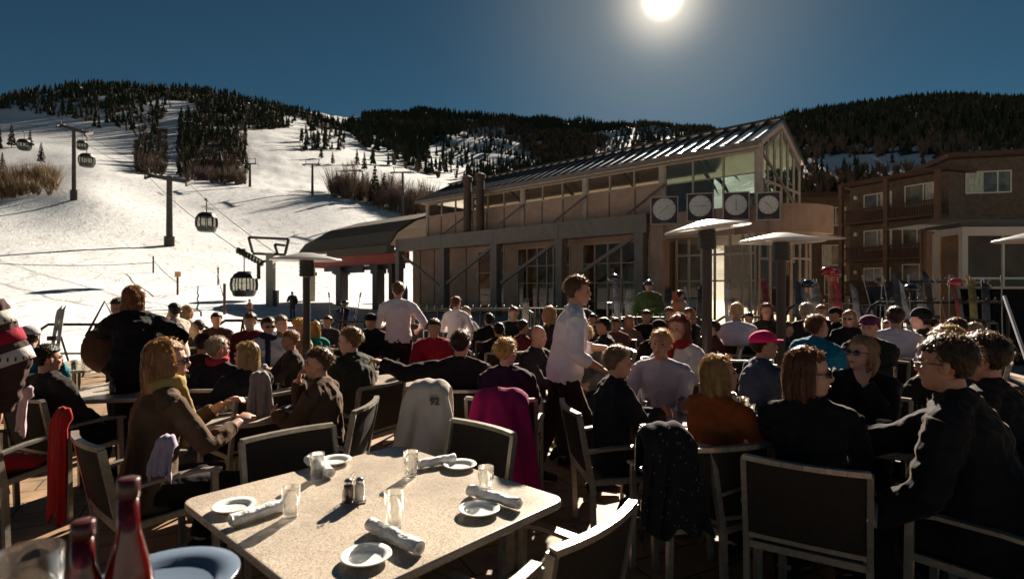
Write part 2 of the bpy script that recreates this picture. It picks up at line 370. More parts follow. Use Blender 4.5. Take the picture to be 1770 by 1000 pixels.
    a = n.nodes.new('ShaderNodeMath'); a.operation = 'ADD'; wq = n.nodes.new('ShaderNodeMath'); wq.operation = 'MULTIPLY'; wq.inputs[1].default_value = 0.35; L.new(wv.outputs['Fac'], wq.inputs[0]); L.new(wq.outputs[0], a.inputs[0]); L.new(t2.outputs[0], a.inputs[1])
    bp = n.nodes.new('ShaderNodeBump'); bp.inputs['Strength'].default_value = 0.55; bp.inputs['Distance'].default_value = 0.12; L.new(a.outputs[0], bp.inputs['Height']); L.new(bp.outputs[0], b.inputs['Normal'])
    return m
SNOW = snow_mat(); me.materials.append(SNOW)
o = bpy.data.objects.new('snow_terrain', me); col.objects.link(o); tag(o, kind='structure')
m = MB(); m.quad((-3000, -3000, -0.5), (3000, -3000, -0.5), (3000, 3000, -0.5), (-3000, 3000, -0.5))
tag(m.build('ground', mat('packed_earth_snow', (0.3, 0.29, 0.28), 0.9, c2=(0.5, 0.5, 0.5), scale=0.2)), kind='structure')

# terrace deck of warm stone pavers
def paver_mat():
    m = bpy.data.materials.new('sandstone_pavers'); m.use_nodes = True; n = m.node_tree; b = n.nodes['Principled BSDF']; L = n.links
    tcn = n.nodes.new('ShaderNodeTexCoord'); mp = n.nodes.new('ShaderNodeMapping'); mp.inputs['Rotation'].default_value = (0, 0, R(-28)); L.new(tcn.outputs['Object'], mp.inputs[0])
    br = n.nodes.new('ShaderNodeTexBrick'); br.inputs['Scale'].default_value = 1.0; br.inputs['Brick Width'].default_value = 0.9; br.inputs['Row Height'].default_value = 0.30; br.inputs['Mortar Size'].default_value = 0.007
    br.inputs['Color1'].default_value = (0.25, 0.145, 0.07, 1); br.inputs['Color2'].default_value = (0.31, 0.19, 0.10, 1); br.inputs['Mortar'].default_value = (0.05, 0.035, 0.02, 1); L.new(mp.outputs[0], br.inputs[0])
    t = n.nodes.new('ShaderNodeTexNoise'); t.inputs['Scale'].default_value = 5; t.inputs['Detail'].default_value = 8; L.new(tcn.outputs['Object'], t.inputs[0])
    mr = n.nodes.new('ShaderNodeMapRange'); mr.inputs[1].default_value = 0.3; mr.inputs[2].default_value = 0.7; mr.inputs[3].default_value = 0.6; mr.inputs[4].default_value = 1.15; L.new(t.outputs[0], mr.inputs[0])
    mx = n.nodes.new('ShaderNodeMix'); mx.data_type = 'RGBA'; mx.blend_type = 'MULTIPLY'; mx.inputs[0].default_value = 1; L.new(br.outputs[0], mx.inputs[6]); L.new(mr.outputs[0], mx.inputs[7]); L.new(mx.outputs[2], b.inputs['Base Color'])
    b.inputs['Roughness'].default_value = 0.7
    bp = n.nodes.new('ShaderNodeBump'); bp.inputs['Strength'].default_value = 0.4; bp.inputs['Distance'].default_value = 0.01; L.new(t.outputs[0], bp.inputs['Height']); L.new(bp.outputs[0], b.inputs['Normal'])
    return m
m = MB(); m.box((0, 2.7, -0.15), (30, 17, 0.3)); tag(m.build('terrace_floor', paver_mat()), kind='structure')
m = MB(); m.prism([(-3.2, 11.2), (60, 11.2), (60, 75), (-22, 75), (-15, 42)], -0.05, -0.005)
tag(m.build('plaza_paving', mat('grey_paving', (0.30, 0.26, 0.20), 0.75, c2=(0.42, 0.37, 0.29), scale=1.3, bump=0.3, bscale=8)), kind='structure')

# ------------------------------------------------------------------ woods
CONM = mat('conifer_needles', (0.014, 0.020, 0.009), 0.8, c2=(0.045, 0.048, 0.022), scale=0.6, spec=0.2)
TRUNK = mat('tree_bark', (0.10, 0.065, 0.04), 0.9, c2=(0.17, 0.115, 0.075), scale=5)
TWIG = mat('bare_twigs', (0.17, 0.10, 0.05), 0.9, c2=(0.30, 0.19, 0.10), scale=0.8)
TWIGD = mat('far_bare_twigs', (0.075, 0.045, 0.028), 0.9, c2=(0.15, 0.10, 0.065), scale=0.3)
rnd = random.Random(3)
def conifer(mb, x, y, z, h, w, tiers=3, nseg=7):
    for t in range(tiers):
        z0 = z+h*(0.08+0.80*t/tiers); z1 = z+h*min(1.0, (0.08+0.80*(t+1.45)/tiers)); r0 = w*(1-0.8*t/tiers)
        if t == tiers-1: z1 = z+h
        a0 = rnd.random()*6; ring = []
        for k in range(nseg*2):
            a = a0+math.pi*k/nseg; r = r0*(1.0 if k % 2 else 0.5)*rnd.uniform(0.75, 1.2)
            ring.append((x+r*math.cos(a), y+r*math.sin(a), z0+(0 if k % 2 else h*0.05)-rnd.random()*h*0.03))
        o = len(ring); mb.add(ring+[(x+rnd.uniform(-1, 1)*w*0.08, y, z1)], [(k, (k+1) % o, o) for k in range(o)])
def baretree(mb, x, y, z, h, w, n=14, th=0.06):
    for k in range(n):
        a = rnd.random()*6.28; s = rnd.uniform(0.1, 0.5); r = w*rnd.uniform(0.3, 1.0); z0 = z+h*s*0.6; z1 = z+h*rnd.uniform(0.55, 1.0)
        bx, by = x+r*0.2*math.cos(a), y+r*0.2*math.sin(a); ex, ey = x+r*math.cos(a), y+r*math.sin(a); b = th*rnd.uniform(0.7, 1.5)
        mb.add([(bx-b, by, z0), (bx+b, by, z0), ((bx+ex)/2+b*0.7, (by+ey)/2, (z0+z1)/2+h*0.05), (ex, ey, z1), ((bx+ex)/2-b*0.7, (by+ey)/2+b, (z0+z1)/2+h*0.05)], [(0, 1, 2, 4), (4, 2, 3)])
        mb.add([(bx, by-b, z0), (bx, by+b, z0), (ex, ey, z1)], [(0, 1, 2)])
fc = {'hillside_forest': MB(), 'distant_ridge_forest': MB(), 'dark_mountain_forest': MB()}; fb = {'bare_woodland': MB(), 'mountain_scrub': MB()}
def scatter(n, p0, p1, d0, d1, hh, ww, key, bkey, bare, th, tiers, power=1.0):
    c = 0; tries = 0
    while c < n and tries < n*12:
        tries += 1; px = rnd.uniform(p0, p1); d = d0+(d1-d0)*rnd.random()**power; X = (px-CX)/F*d; z = tz(X, d)
        y = HY-(z-CH)/d*F
        if rnd.random() > tree_density(px, y, d): continue
        c += 1
        bb = bare(px, y, X, d)
        h = rnd.uniform(*hh)
        if rnd.random() < bb: baretree(fb[bkey], X, d, z-0.3, h*0.8, h*0.28, 12, th)
        else: conifer(fc[key], X, d, z-0.3, h, h*rnd.uniform(*ww), tiers)
def bareA(px, y, X, d):
    if 232 < px < 288 and y > 222: return 0.85
    if 308 < px < 428 and y > 262: return 0.8
    if 308 < px < 428 and y > 205: return 0.45
    if px < 0: return .5
    return 0.18 if noise.noise(Vector((X*0.02, d*0.02, 4))) < 0.1 else 0.5
scatter(2600, -250, 640, 165, 600, (6, 11.5), (0.15, 0.22), 'hillside_forest', 'bare_woodland', bareA, 0.14, 3, 0.8)
def bareB(px, y, X, d): return 0.75 if noise.noise(Vector((X*0.006, d*0.006, 8))) > 0.0 and y > 215 else 0.15
scatter(9500, 600, 1380, 330, 940, (8, 14), (0.13, 0.2), 'distant_ridge_forest', 'mountain_scrub', bareB, 0.32, 2, 0.55)
def bareC(px, y, X, d): return 0.75 if y > 250 else 0.35
scatter(4200, 1325, 1900, 180, 540, (6, 11), (0.15, 0.22), 'dark_mountain_forest', 'mountain_scrub', bareC, 0.2, 3, 0.7)
for k, v in fc.items(): tag(v.build(k, CONM), {'hillside_forest': 'dark evergreen forest covering the ski hill above the gondola', 'distant_ridge_forest': 'far evergreen forest along the ridge behind the glass hall', 'dark_mountain_forest': 'black evergreen forest on the mountain above the brick apartments'}[k], 'forest', kind='stuff')
tag(fb['bare_woodland'].build('bare_woodland', TWIGD), 'brown leafless woodland scattered through the ski hill forest', 'woodland', kind='stuff')
tag(fb['mountain_scrub'].build('mountain_scrub', TWIGD), 'brown leafless scrub on the far mountain sides', 'scrub', kind='stuff')

# individual nearer trees: a leafless one and an evergreen, each > trunk, crown
def big_conifer(label, px, py, Y, hpx, wf=0.2, group='evergreens standing apart on the slope'):
    X = (px-CX)/F*Y; h = hpx/F*Y; z = CH+(HY-py)/F*Y; z = min(z, tz(X, Y)+0.5) if True else z
    t = thing('evergreen_tree', label, 'tree', (X, Y, z-0.4), 0, group)
    m = MB(); m.tube([(0, 0, 0), (0, 0, h*0.9)], [h*0.025, h*0.006], 6); m.build('trunk', TRUNK, t)
    m = MB(); nl = 11
    for l in range(nl):
        zz = h*(0.12+0.86*l/nl); rr = h*wf*(1-0.92*l/nl)
        for k in range(9):
            a = k*0.7+l*1.1+rnd.random(); r = rr*rnd.uniform(0.6, 1.15); dx, dy = math.cos(a), math.sin(a); wd = r*0.33
            m.add([(dx*0.05, dy*0.05, zz+h*0.05), (dx*r*0.6-dy*wd, dy*r*0.6+dx*wd, zz-h*0.01), (dx*r, dy*r, zz-h*0.035), (dx*r*0.6+dy*wd, dy*r*0.6-dx*wd, zz-h*0.012)], [(0, 1, 2, 3)])
            m.add([(dx*0.05, dy*0.05, zz+h*0.02), (dx*r*0.8, dy*r*0.8, zz+h*0.03), (dx*r, dy*r, zz-h*0.04)], [(0, 1, 2)])
    m.build('crown', CONM, t); return t
def big_bare(label, px, py, Y, hpx, wf=0.22, m_=None, group='leafless trees by the foot of the runs'):
    X = (px-CX)/F*Y; h = hpx/F*Y; z = min(CH+(HY-py)/F*Y, tz(X, Y)+0.5)
    t = thing('leafless_tree', label, 'tree', (X, Y, z-0.4), 0, group)
    m = MB(); m.tube([(0, 0, 0), (h*0.01, 0, h*0.5), (0, 0, h*0.85)], [h*0.02, h*0.012, h*0.004], 6); m.build('trunk', TRUNK, t)
    m = MB()
    for k in range(46):
        z0 = h*rnd.uniform(0.12, 0.75); a = rnd.random()*6.28; L = h*rnd.uniform(0.15, 0.4)*(1.1-z0/h*0.6); up = rnd.uniform(0.6, 1.3); r = L*wf*3.2*0.5
        e = Vector((math.cos(a)*r, math.sin(a)*r, z0+L*up)); mid = Vector((e.x*0.55, e.y*0.55, z0+L*up*0.4))
        m.tube([(0, 0, z0), mid, e], [h*0.005, h*0.003, h*0.001], 3, cap=False)
        for q in range(7):
            s = rnd.uniform(0.25, 1); b0 = mid.lerp(e, s); d = Vector((rnd.uniform(-1, 1), rnd.uniform(-1, 1), rnd.uniform(0.3, 1.6)))*h*0.075
            w_ = h*0.0022; m.add([b0-Vector((w_, 0, 0)), b0+Vector((w_, 0, 0)), b0+d], [(0, 1, 2)]); m.add([b0-Vector((0, w_, 0)), b0+Vector((0, w_, 0)), b0+d*0.9+Vector((0.1*h*0.05, 0, 0))], [(0, 1, 2)])
    m.build('crown', m_ or TWIG, t); return t
for i, (px, py, Y, hp, lb) in enumerate([
    (20, 205, 230, 42, 'pointed dark evergreen alone on snow near the left edge of the ski hill'), (52, 200, 235, 30, 'short dark evergreen second from the left edge on the ski hill'),
    (71, 250, 180, 38, 'small evergreen rising out of the brown thicket at far left'), (4, 262, 165, 34, 'evergreen cut by the left edge of the photo behind the thicket'),
    (582, 336, 190, 42, 'small evergreen at the left end of the tree clump above the snow brow'), (648, 338, 185, 72, 'tallest dark evergreen in the clump above the snow brow'),
    (664, 338, 192, 58, 'evergreen just right of the tallest one in the clump'), (627, 338, 195, 50, 'evergreen between bare trees in the clump'), (700, 352, 180, 34, 'low evergreen beside the chairlift tower right of the clump'),
    (555, 240, 300, 26, 'small evergreen on the shaded run below the ridge'), (575, 252, 290, 24, 'small evergreen lower down on the shaded run'), (630, 262, 300, 34, 'evergreen at the foot of the shaded run'), (617, 245, 310, 30, 'evergreen at the edge of the shaded run')]):
    big_conifer(lb, px, py, Y, hp)
for i, (px, py, Y, hp, lb) in enumerate([
    (598, 336, 188, 62, 'golden brown leafless tree at the left of the clump above the snow brow'), (612, 338, 184, 76, 'tall golden leafless tree left of the dark evergreens in the clump'), (634, 340, 182, 60, 'leafless tree wedged between evergreens in the clump'),
    (676, 342, 186, 66, 'leafless tree right of the tall evergreens in the clump'), (690, 344, 186, 56, 'slim leafless tree beside the right chairlift tower'), (728, 356, 178, 78, 'tall leafless tree above the station roof end'),
    (742, 358, 176, 52, 'leafless tree nearest the glass hall gable'), (714, 354, 180, 44, 'short leafless tree behind the station roof'), (762, 350, 176, 60, 'leafless tree behind the flues of the glass hall')]):
    big_bare(lb, px, py, Y, hp)
# thickets
def thicket(name, label, spots, m_, th=0.05):
    mb = MB()
    for (px, py, Y, hp) in spots:
        X = (px-CX)/F*Y; baretree(mb, X, Y, tz(X, Y)-0.3, hp/F*Y, hp/F*Y*0.45, 30, th)
    tag(mb.build(name, m_), label, 'thicket', kind='stuff')
thicket('thicket', 'golden brown leafless thicket at the left edge of the snow slope', [(rnd.uniform(-60, 96), 0, rnd.uniform(118, 150), rnd.uniform(22, 46)) for _ in range(150)], mat('thicket_twigs', (0.16, 0.10, 0.045), 0.9, c2=(0.28, 0.185, 0.09), scale=0.8), 0.05)
thicket('tree_clump_brush', 'dense brown leafless brush filling the tree clump above the snow brow', [(rnd.uniform(572, 752)+0*_, 0, rnd.uniform(176, 206), rnd.uniform(26, 66)) for _ in range(130)], TWIGD, 0.07)
thicket('brush_belt', 'brown leafless brush along the top of the open snow slope', [(rnd.choice([rnd.uniform(236, 282), rnd.uniform(318, 424)]), 0, rnd.uniform(174, 205), rnd.uniform(16, 30)) for _ in range(170)], TWIGD, 0.07)
# ------------------------------------------------------------------ glass hall (local frame: s back along the front, n towards the terrace, z up)
A0 = Vector((4.7, 19.2, 0)); EV = Vector((-0.7208, 0.6931, 0)); NV = Vector((-0.6931, -0.7208, 0))
def H(s, n, z): return A0+EV*s+NV*n+Vector((0, 0, z))
HR = Matrix((EV, NV, (0, 0, 1))).transposed()
TAUPE = mat('taupe_painted_steel', (0.15, 0.11, 0.09), 0.6, c2=(0.19, 0.14, 0.115), scale=3)
PINKW = mat('rose_wall_panel', (0.33, 0.195, 0.13), 0.75, c2=(0.41, 0.255, 0.175), scale=2, bump=0.1, bscale=30)
FRAME = mat('pale_window_frame', (0.34, 0.25, 0.19), 0.5, c2=(0.42, 0.32, 0.25), scale=4)
DARKIN = mat('dark_interior', (0.16, 0.09, 0.055), 0.9, c2=(0.30, 0.18, 0.11), scale=1)
def pane_mat(name, tint, mixf):
    m = bpy.data.materials.new(name); m.use_nodes = True; n = m.node_tree; n.nodes.remove(n.nodes['Principled BSDF']); o = n.nodes['Material Output']
    a = n.nodes.new('ShaderNodeBsdfTransparent'); a.inputs[0].default_value = (*tint, 1); b = n.nodes.new('ShaderNodeBsdfGlossy'); b.inputs[0].default_value = (0.9, 0.9, 0.9, 1); b.inputs['Roughness'].default_value = 0.03
    mx = n.nodes.new('ShaderNodeMixShader'); mx.inputs[0].default_value = mixf; n.links.new(a.outputs[0], mx.inputs[1]); n.links.new(b.outputs[0], mx.inputs[2]); n.links.new(mx.outputs[0], o.inputs[0]); MATS[name] = m; return m
PANE = pane_mat('window_glass', (0.62, 0.56, 0.45), 0.035); PANEG = pane_mat('green_glass', (0.42, 0.56, 0.47), 0.07)
hall = thing('glass_hall', 'long two storey glass and rose panel hall with ribbed metal roof, behind the terrace', 'building', tuple(A0), 0)
# the hall and station are scaled HS times about the camera, bases below ground
HS = 1.4; HALL0 = Vector((6.58, 26.88, -0.68))
hall.location = HALL0; INV[hall.name] = Matrix.Scale(HS, 4) @ Matrix.Translation(-A0)
def hbox(mb, s0, s1, n0, n1, z0, z1): mb.box(H((s0+s1)/2, (n0+n1)/2, (z0+z1)/2), (abs(s1-s0), abs(n1-n0), abs(z1-z0)), M=HR); return mb
def hb(name, m_, *a, parent=None): mb = MB(); hbox(mb, *a); return mb.build(name, m_, parent or hall, world=True)
for s in (0.27, 3.84, 7.47, 11.06, 14.8):
    mb = MB(); hbox(mb, s-0.16, s+0.16, -0.16, 0.16, 0, 3.6); hbox(mb, s-0.2, s+0.2, -0.2, 0.2, 0, 0.2); hbox(mb, s-0.19, s+0.19, -0.19, 0.19, 3.4, 3.598); mb.build('column', TAUPE, hall, world=True)
mb = MB()
for i in range(5):
    a = [-0.05, 3.84, 7.47, 11.06, 14.9, 15.0][i]; b = [3.82, 7.45, 11.04, 14.88, 15.0][i]
    if b > a+0.2: hbox(mb, a, b, -0.2, 0.2, 3.6, 4.25)
mb.build('beam', TAUPE, hall, world=True)
hb('ledge', TAUPE, -3.3, 14.9, -1.35, -0.202, 3.98, 4.16)
for a, b in (((0.55, 3.5), (3.6, 1.9)), ((7.2, 1.9), (4.1, 3.5)), ((7.75, 3.5), (10.9, 1.9)), ((14.5, 3.4), (11.3, 1.7))):
    mb = MB(); mb.bar(H(a[0], 0, a[1]), H(b[0], 0, b[1]), 0.09, 0.13); mb.build('brace', TAUPE, hall, world=True)
# lower wall with its windows
WN = -1.0
lw = MB(); edges = [(0.3, 0.5), (3.55, 4.15), (7.15, 7.95), (9.75, 15.0)]
for a, b in edges: hbox(lw, a, b, WN-0.1, WN, 0, 3.97)
for a, b in ((0.5, 3.55), (4.15, 7.15), (7.95, 9.75)): hbox(lw, a, b, WN-0.1, WN, 3.45, 3.97); hbox(lw, a, b, WN-0.1, WN, 0, 0.35)
lw.build('wall', PINKW, hall, world=True)
for s in (10.6, 11.9, 13.1, 14.3): hb('wall_batten', TAUPE, s-0.025, s+0.025, WN, WN+0.04, 0, 3.95)
def hwindow(s0, s1, z0, z1, cols_, rows, n=WN, pane=PANE, fr=FRAME, t=0.06):
    mb = MB(); hbox(mb, s0, s1, n-0.06, n+0.03, z1-t, z1); hbox(mb, s0, s1, n-0.06, n+0.03, z0, z0+t)
    xs = [s0+t/2]+[s0+(s1-s0)*c for c in cols_]+[s1-t/2]
    for x in xs: hbox(mb, x-t/2, x+t/2, n-0.058, n+0.028, z0+t, z1-t)
    for k in rows:
        z = z0+(z1-z0)*k
        for i in range(len(xs)-1): hbox(mb, xs[i]+t/2, xs[i+1]-t/2, n-0.05, n+0.022, z-t*0.35, z+t*0.35)
    f = mb.build('window', fr, hall, world=True)
    mb = MB(); mb.quad(H(s0, n-0.03, z0), H(s1, n-0.03, z0), H(s1, n-0.03, z1), H(s0, n-0.03, z1)); mb.build('pane', pane, f, world=True)
hwindow(0.5, 3.55, 0.35, 3.45, (0.2, 0.4, 0.6, 0.8), (0.27, 0.5, 0.74), t=0.05); hwindow(4.15, 7.15, 0.35, 3.45, (0.15, 0.3, 0.42, 0.6, 0.8), (0.27, 0.5, 0.74), t=0.05); hwindow(7.95, 9.75, 0.35, 3.45, (0.5,), (0.33, 0.66))
# shop interior behind the lower windows
hb('interior_wall', DARKIN, -0.2, 15, -4.6, -4.5, 0, 3.9); hb('interior_floor', DARKIN, -3, 15, -4.5, -1.1, 0.0, 0.02)
rr = random.Random(5); pal = [(0.35, 0.05, 0.04), (0.5, 0.45, 0.38), (0.45, 0.25, 0.1), (0.12, 0.12, 0.15), (0.3, 0.22, 0.1), (0.5, 0.5, 0.45)]
for k, s in enumerate((1.2, 2.6, 4.9, 6.2, 8.4, 9.2)):
    rk = MB(); hbox(rk, s-0.5, s+0.5, -2.6, -2.2, 0.9, 0.94); hbox(rk, s-0.5, s+0.5, -2.6, -2.2, 1.8, 1.84); hbox(rk, s-0.52, s-0.48, -2.6, -2.2, 0, 2.5); hbox(rk, s+0.48, s+0.52, -2.6, -2.2, 0, 2.5)
    rk.build('display_shelf', FRAME, hall, world=True)
    for q in range(9):
        gd_ = MB(); ss = s-0.42+0.84*rr.random(); zz = rr.choice((0.3, 0.94, 1.84)); h = rr.uniform(0.15, 0.55); hbox(gd_, ss-0.05, ss+0.05, -2.5, -2.3, zz, zz+h)
        gd_.build('display_item', mat('goods_%d' % (k % 6), pal[k % 6], 0.8, c2=pal[(k+2) % 6], scale=5), hall, world=True)
# upper storey
UN = -1.2
for s0, s1 in ((0.1, 14.0),):
    hb('upper_wall', PINKW, s0, s1, UN-0.08, UN-0.02, 4.165, 5.45)
for i in range(13): s = 0.1+i*1.155; hb('wall_batten', TAUPE, s-0.02, s+0.02, UN-0.018, UN+0.02, 4.17, 5.4)
posts = (-3.3, 0.1, 3.55, 7.0, 10.45, 13.95)
for s in posts: hb('upper_post', FRAME, s-0.09, s+0.09, UN-0.12, UN+0.05, 4.162, 6.2)
for i in range(5):
    a, b = posts[i]+0.09, posts[i+1]-0.09; z0 = 4.2 if i == 0 else 5.46
    hwindow(a, b, z0, 6.14, (1/3, 2/3), (0.62,) if i == 0 else (), n=UN, pane=PANEG if i == 0 else PANE, t=0.05)
mb = MB(); hbox(mb, -3.4, 14.2, UN-0.1, UN+0.28, 6.142, 6.26); mb.build('eave_beam', FRAME, hall, world=True)
for s in (0.4, 3.85, 7.3, 10.8):
    mb = MB(); mb.bar(H(s+0.5, -0.1, 4.3), H(s-0.4, UN+0.05, 5.42), 0.09, 0.09); mb.build('strut', TAUPE, hall, world=True)
RIDGE = (-3.2, 7.42)
ROOF = mat('ribbed_metal_roof', (0.42, 0.39, 0.35), 0.22, 0.85, c2=(0.52, 0.48, 0.43), scale=1.2, bump=0.08, bscale=3)
ROOFD = mat('dark_roof_rib', (0.035, 0.028, 0.024), 0.6)
mb = MB()
e0, e1 = (-0.86, 6.3), (-5.5, 6.3)
for (na, za), (nb, zb) in ((e0, RIDGE), (RIDGE, e1)):
    mb.slab([H(-3.38, na, za), H(-3.38, nb, zb), H(14.5, nb, zb), H(14.5, na, za)], 0.06)
mb.build('roof', ROOF, hall, world=True)
mb = MB(); ns = 37
for i in range(ns):
    s = -3.33+i*(17.78/(ns-1)); mb.bar(H(s, e0[0], e0[1]+0.085), H(s, RIDGE[0], RIDGE[1]+0.085), 0.08, 0.055); mb.bar(H(s, e1[0], e1[1]+0.1), H(s, RIDGE[0], RIDGE[1]+0.10), 0.12, 0.11)
mb.build('roof_ribs', ROOFD, hall, world=True)
mb = MB(); mb.bar(H(-3.42, RIDGE[0], RIDGE[1]+0.15), H(14.55, RIDGE[0], RIDGE[1]+0.15), 0.24, 0.06); mb.build('ridge_cap', ROOFD, hall, world=True)
mb = MB(); mb.bar(H(-3.42, e0[0]+0.03, e0[1]-0.03), H(14.55, e0[0]+0.03, e0[1]-0.03), 0.07, 0.13); mb.build('gutter', TAUPE, hall, world=True)
# glazed gable end
gs = -3.3; g0, g1 = UN-0.1, -5.2
def ztop(n): return RIDGE[1]-0.12-(abs(n-RIDGE[0])/(RIDGE[0]-e1[0]) * (RIDGE[1]-6.3))
gab = MB(); ks = [g0+(g1-g0)*i/6 for i in range(7)]
for n in ks: gab.bar(H(gs, n, 2.6), H(gs, n, ztop(n)), 0.07, 0.07)
for z in (4.2, 5.2): gab.bar(H(gs-0.02, g0, z), H(gs-0.02, g1, z), 0.06, 0.07)
gab.bar(H(gs, g0, ztop(g0)), H(gs, RIDGE[0], ztop(RIDGE[0])), 0.12, 0.16); gab.bar(H(gs, g1, ztop(g1)), H(gs, RIDGE[0], ztop(RIDGE[0])), 0.12, 0.16)
gf = gab.build('gable_frame', FRAME, hall, world=True)
mb = MB(); mb.add([H(gs+0.03, g0, 2.6), H(gs+0.03, g1, 2.6), H(gs+0.03, g1, ztop(g1)), H(gs+0.03, RIDGE[0], ztop(RIDGE[0])), H(gs+0.03, g0, ztop(g0))], [(0, 1, 2, 3, 4)]); mb.build('pane', PANEG, gf, world=True)
for a, b in (((g0, 6.0), (g1, 4.4)), ((g0, 4.9), (g1, 3.2)), ((-2.2, 4.2), (-1.3, 5.2))):
    mb = MB(); mb.bar(H(gs-0.08, a[0], a[1]), H(gs-0.08, b[0], b[1]), 0.06, 0.08); mb.build('gable_brace', TAUPE, hall, world=True)
hb('rear_wall', DARKIN, 0.0, 14, -5.3, -5.22, 4.17, 6.25); hb('rear_wall', DARKIN, -3.2, -0.01, -5.3, -5.22, 4.17, 4.9); hb('end_wall', DARKIN, 13.95, 14.0, -5.2, -1.3, 4.17, 6.2)
for s in posts: mb = MB(); mb.bar(H(s, UN-0.2, 6.1), H(s, RIDGE[0], 7.2), 0.08, 0.14); mb.bar(H(s, RIDGE[0], 7.2), H(s, -5.2, 6.1), 0.08, 0.14); mb.build('rafter', TAUPE, hall, world=True)
for px in (808, 830):
    k = (px-CX)/F; s = (4.7+0.5*0.6931-k*(19.2+0.5*0.7208))/(0.7208+0.6931*k)
    c = H(s, -0.5, 0); mb = MB(); mb.lathe([(0.19, 4.2), (0.19, 6.75), (0.25, 6.76), (0.25, 6.95), (0.05, 7.05)], (c.x, c.y, 0), 16); mb.build('flue', mat('rusty_flue', (0.06, 0.035, 0.025), 0.8, c2=(0.10, 0.055, 0.04), scale=4), hall, smooth=False, world=True)
# lower right: recessed shop front under a rounded rose parapet
rc = H(-3.2, 0, 0)-NV*2.0   # centre of the rounded corner
def arc(r, a0, a1, n=14):
    b0 = math.atan2(NV.y, NV.x); return [(rc.x+r*math.cos(b0+a0+(a1-a0)*i/n), rc.y+r*math.sin(b0+a0+(a1-a0)*i/n)) for i in range(n+1)]
outer = [tuple(H(-0.06, 0, 0))[:2]]+arc(2.0, 0, R(95)); inner = [tuple(H(-0.06, -0.25, 0))[:2]]+arc(1.75, 0, R(95))
mb = MB(); mb.prism(outer+inner[::-1], 3.35, 4.2); mb.build('rounded_parapet', PINKW, hall, world=True)
mb = MB(); mb.prism([tuple(H(-0.06, -0.3, 0))[:2]]+arc(1.7, 0, R(95))+[tuple(H(-5.0, -4.5, 0))[:2], tuple(H(-0.06, -4.5, 0))[:2]], 3.36, 3.42); mb.build('soffit', TAUPE, hall, world=True)
hb('pillar', PINKW, -0.55, -0.07, -0.5, -0.02, 0, 3.35)
mb = MB()
for s in (-0.75, -1.2, -1.65, -2.1, -2.6, -3.0, -3.4): hbox(mb, s-0.03, s+0.03, -0.66, -0.58, 0.05, 3.35)
hbox(mb, -3.4, -0.75, -0.65, -0.59, 2.75, 2.82); hbox(mb, -3.4, -0.75, -0.65, -0.59, 1.9, 1.95); hbox(mb, -3.4, -0.75, -0.65, -0.59, 0.05, 0.14)
f = mb.build('shop_window', FRAME, hall, world=True)
mb = MB(); mb.quad(H(-0.6, -0.62, 0), H(-3.5, -0.62, 0), H(-3.5, -0.62, 3.35), H(-0.6, -0.62, 3.35)); mb.build('pane', PANE, f, world=True)
pts = arc(1.35, R(12), R(92), 6)
mb = MB()
for x, y in pts: mb.box((x, y, 1.67), (0.07, 0.07, 3.34))
for i in range(6):
    a, b = pts[i], pts[i+1]
    for z in (0.9, 2.6): mb.bar((*a, z), (*b, z), 0.05, 0.06)
f = mb.build('bay_window', FRAME, hall, world=True)
mb = MB()
for i in range(6):
    a, b = pts[i], pts[i+1]; mb.quad((*a, 0), (*b, 0), (*b, 3.34), (*a, 3.34))
mb.build('pane', PANE, f, world=True)
mb = MB(); c = H(-3.6, 0.35, 0); mb.tube([(c.x, c.y, 0), (c.x, c.y, 3.36)], 0.05, 10); mb.build('slim_post', FRAME, hall, world=True)
hb('bench_box', mat('grey_cabinet', (0.28, 0.26, 0.21), 0.7, c2=(0.33, 0.3, 0.25), scale=2), -2.2, -0.3, 0.2, 0.8, 0.05, 1.35)

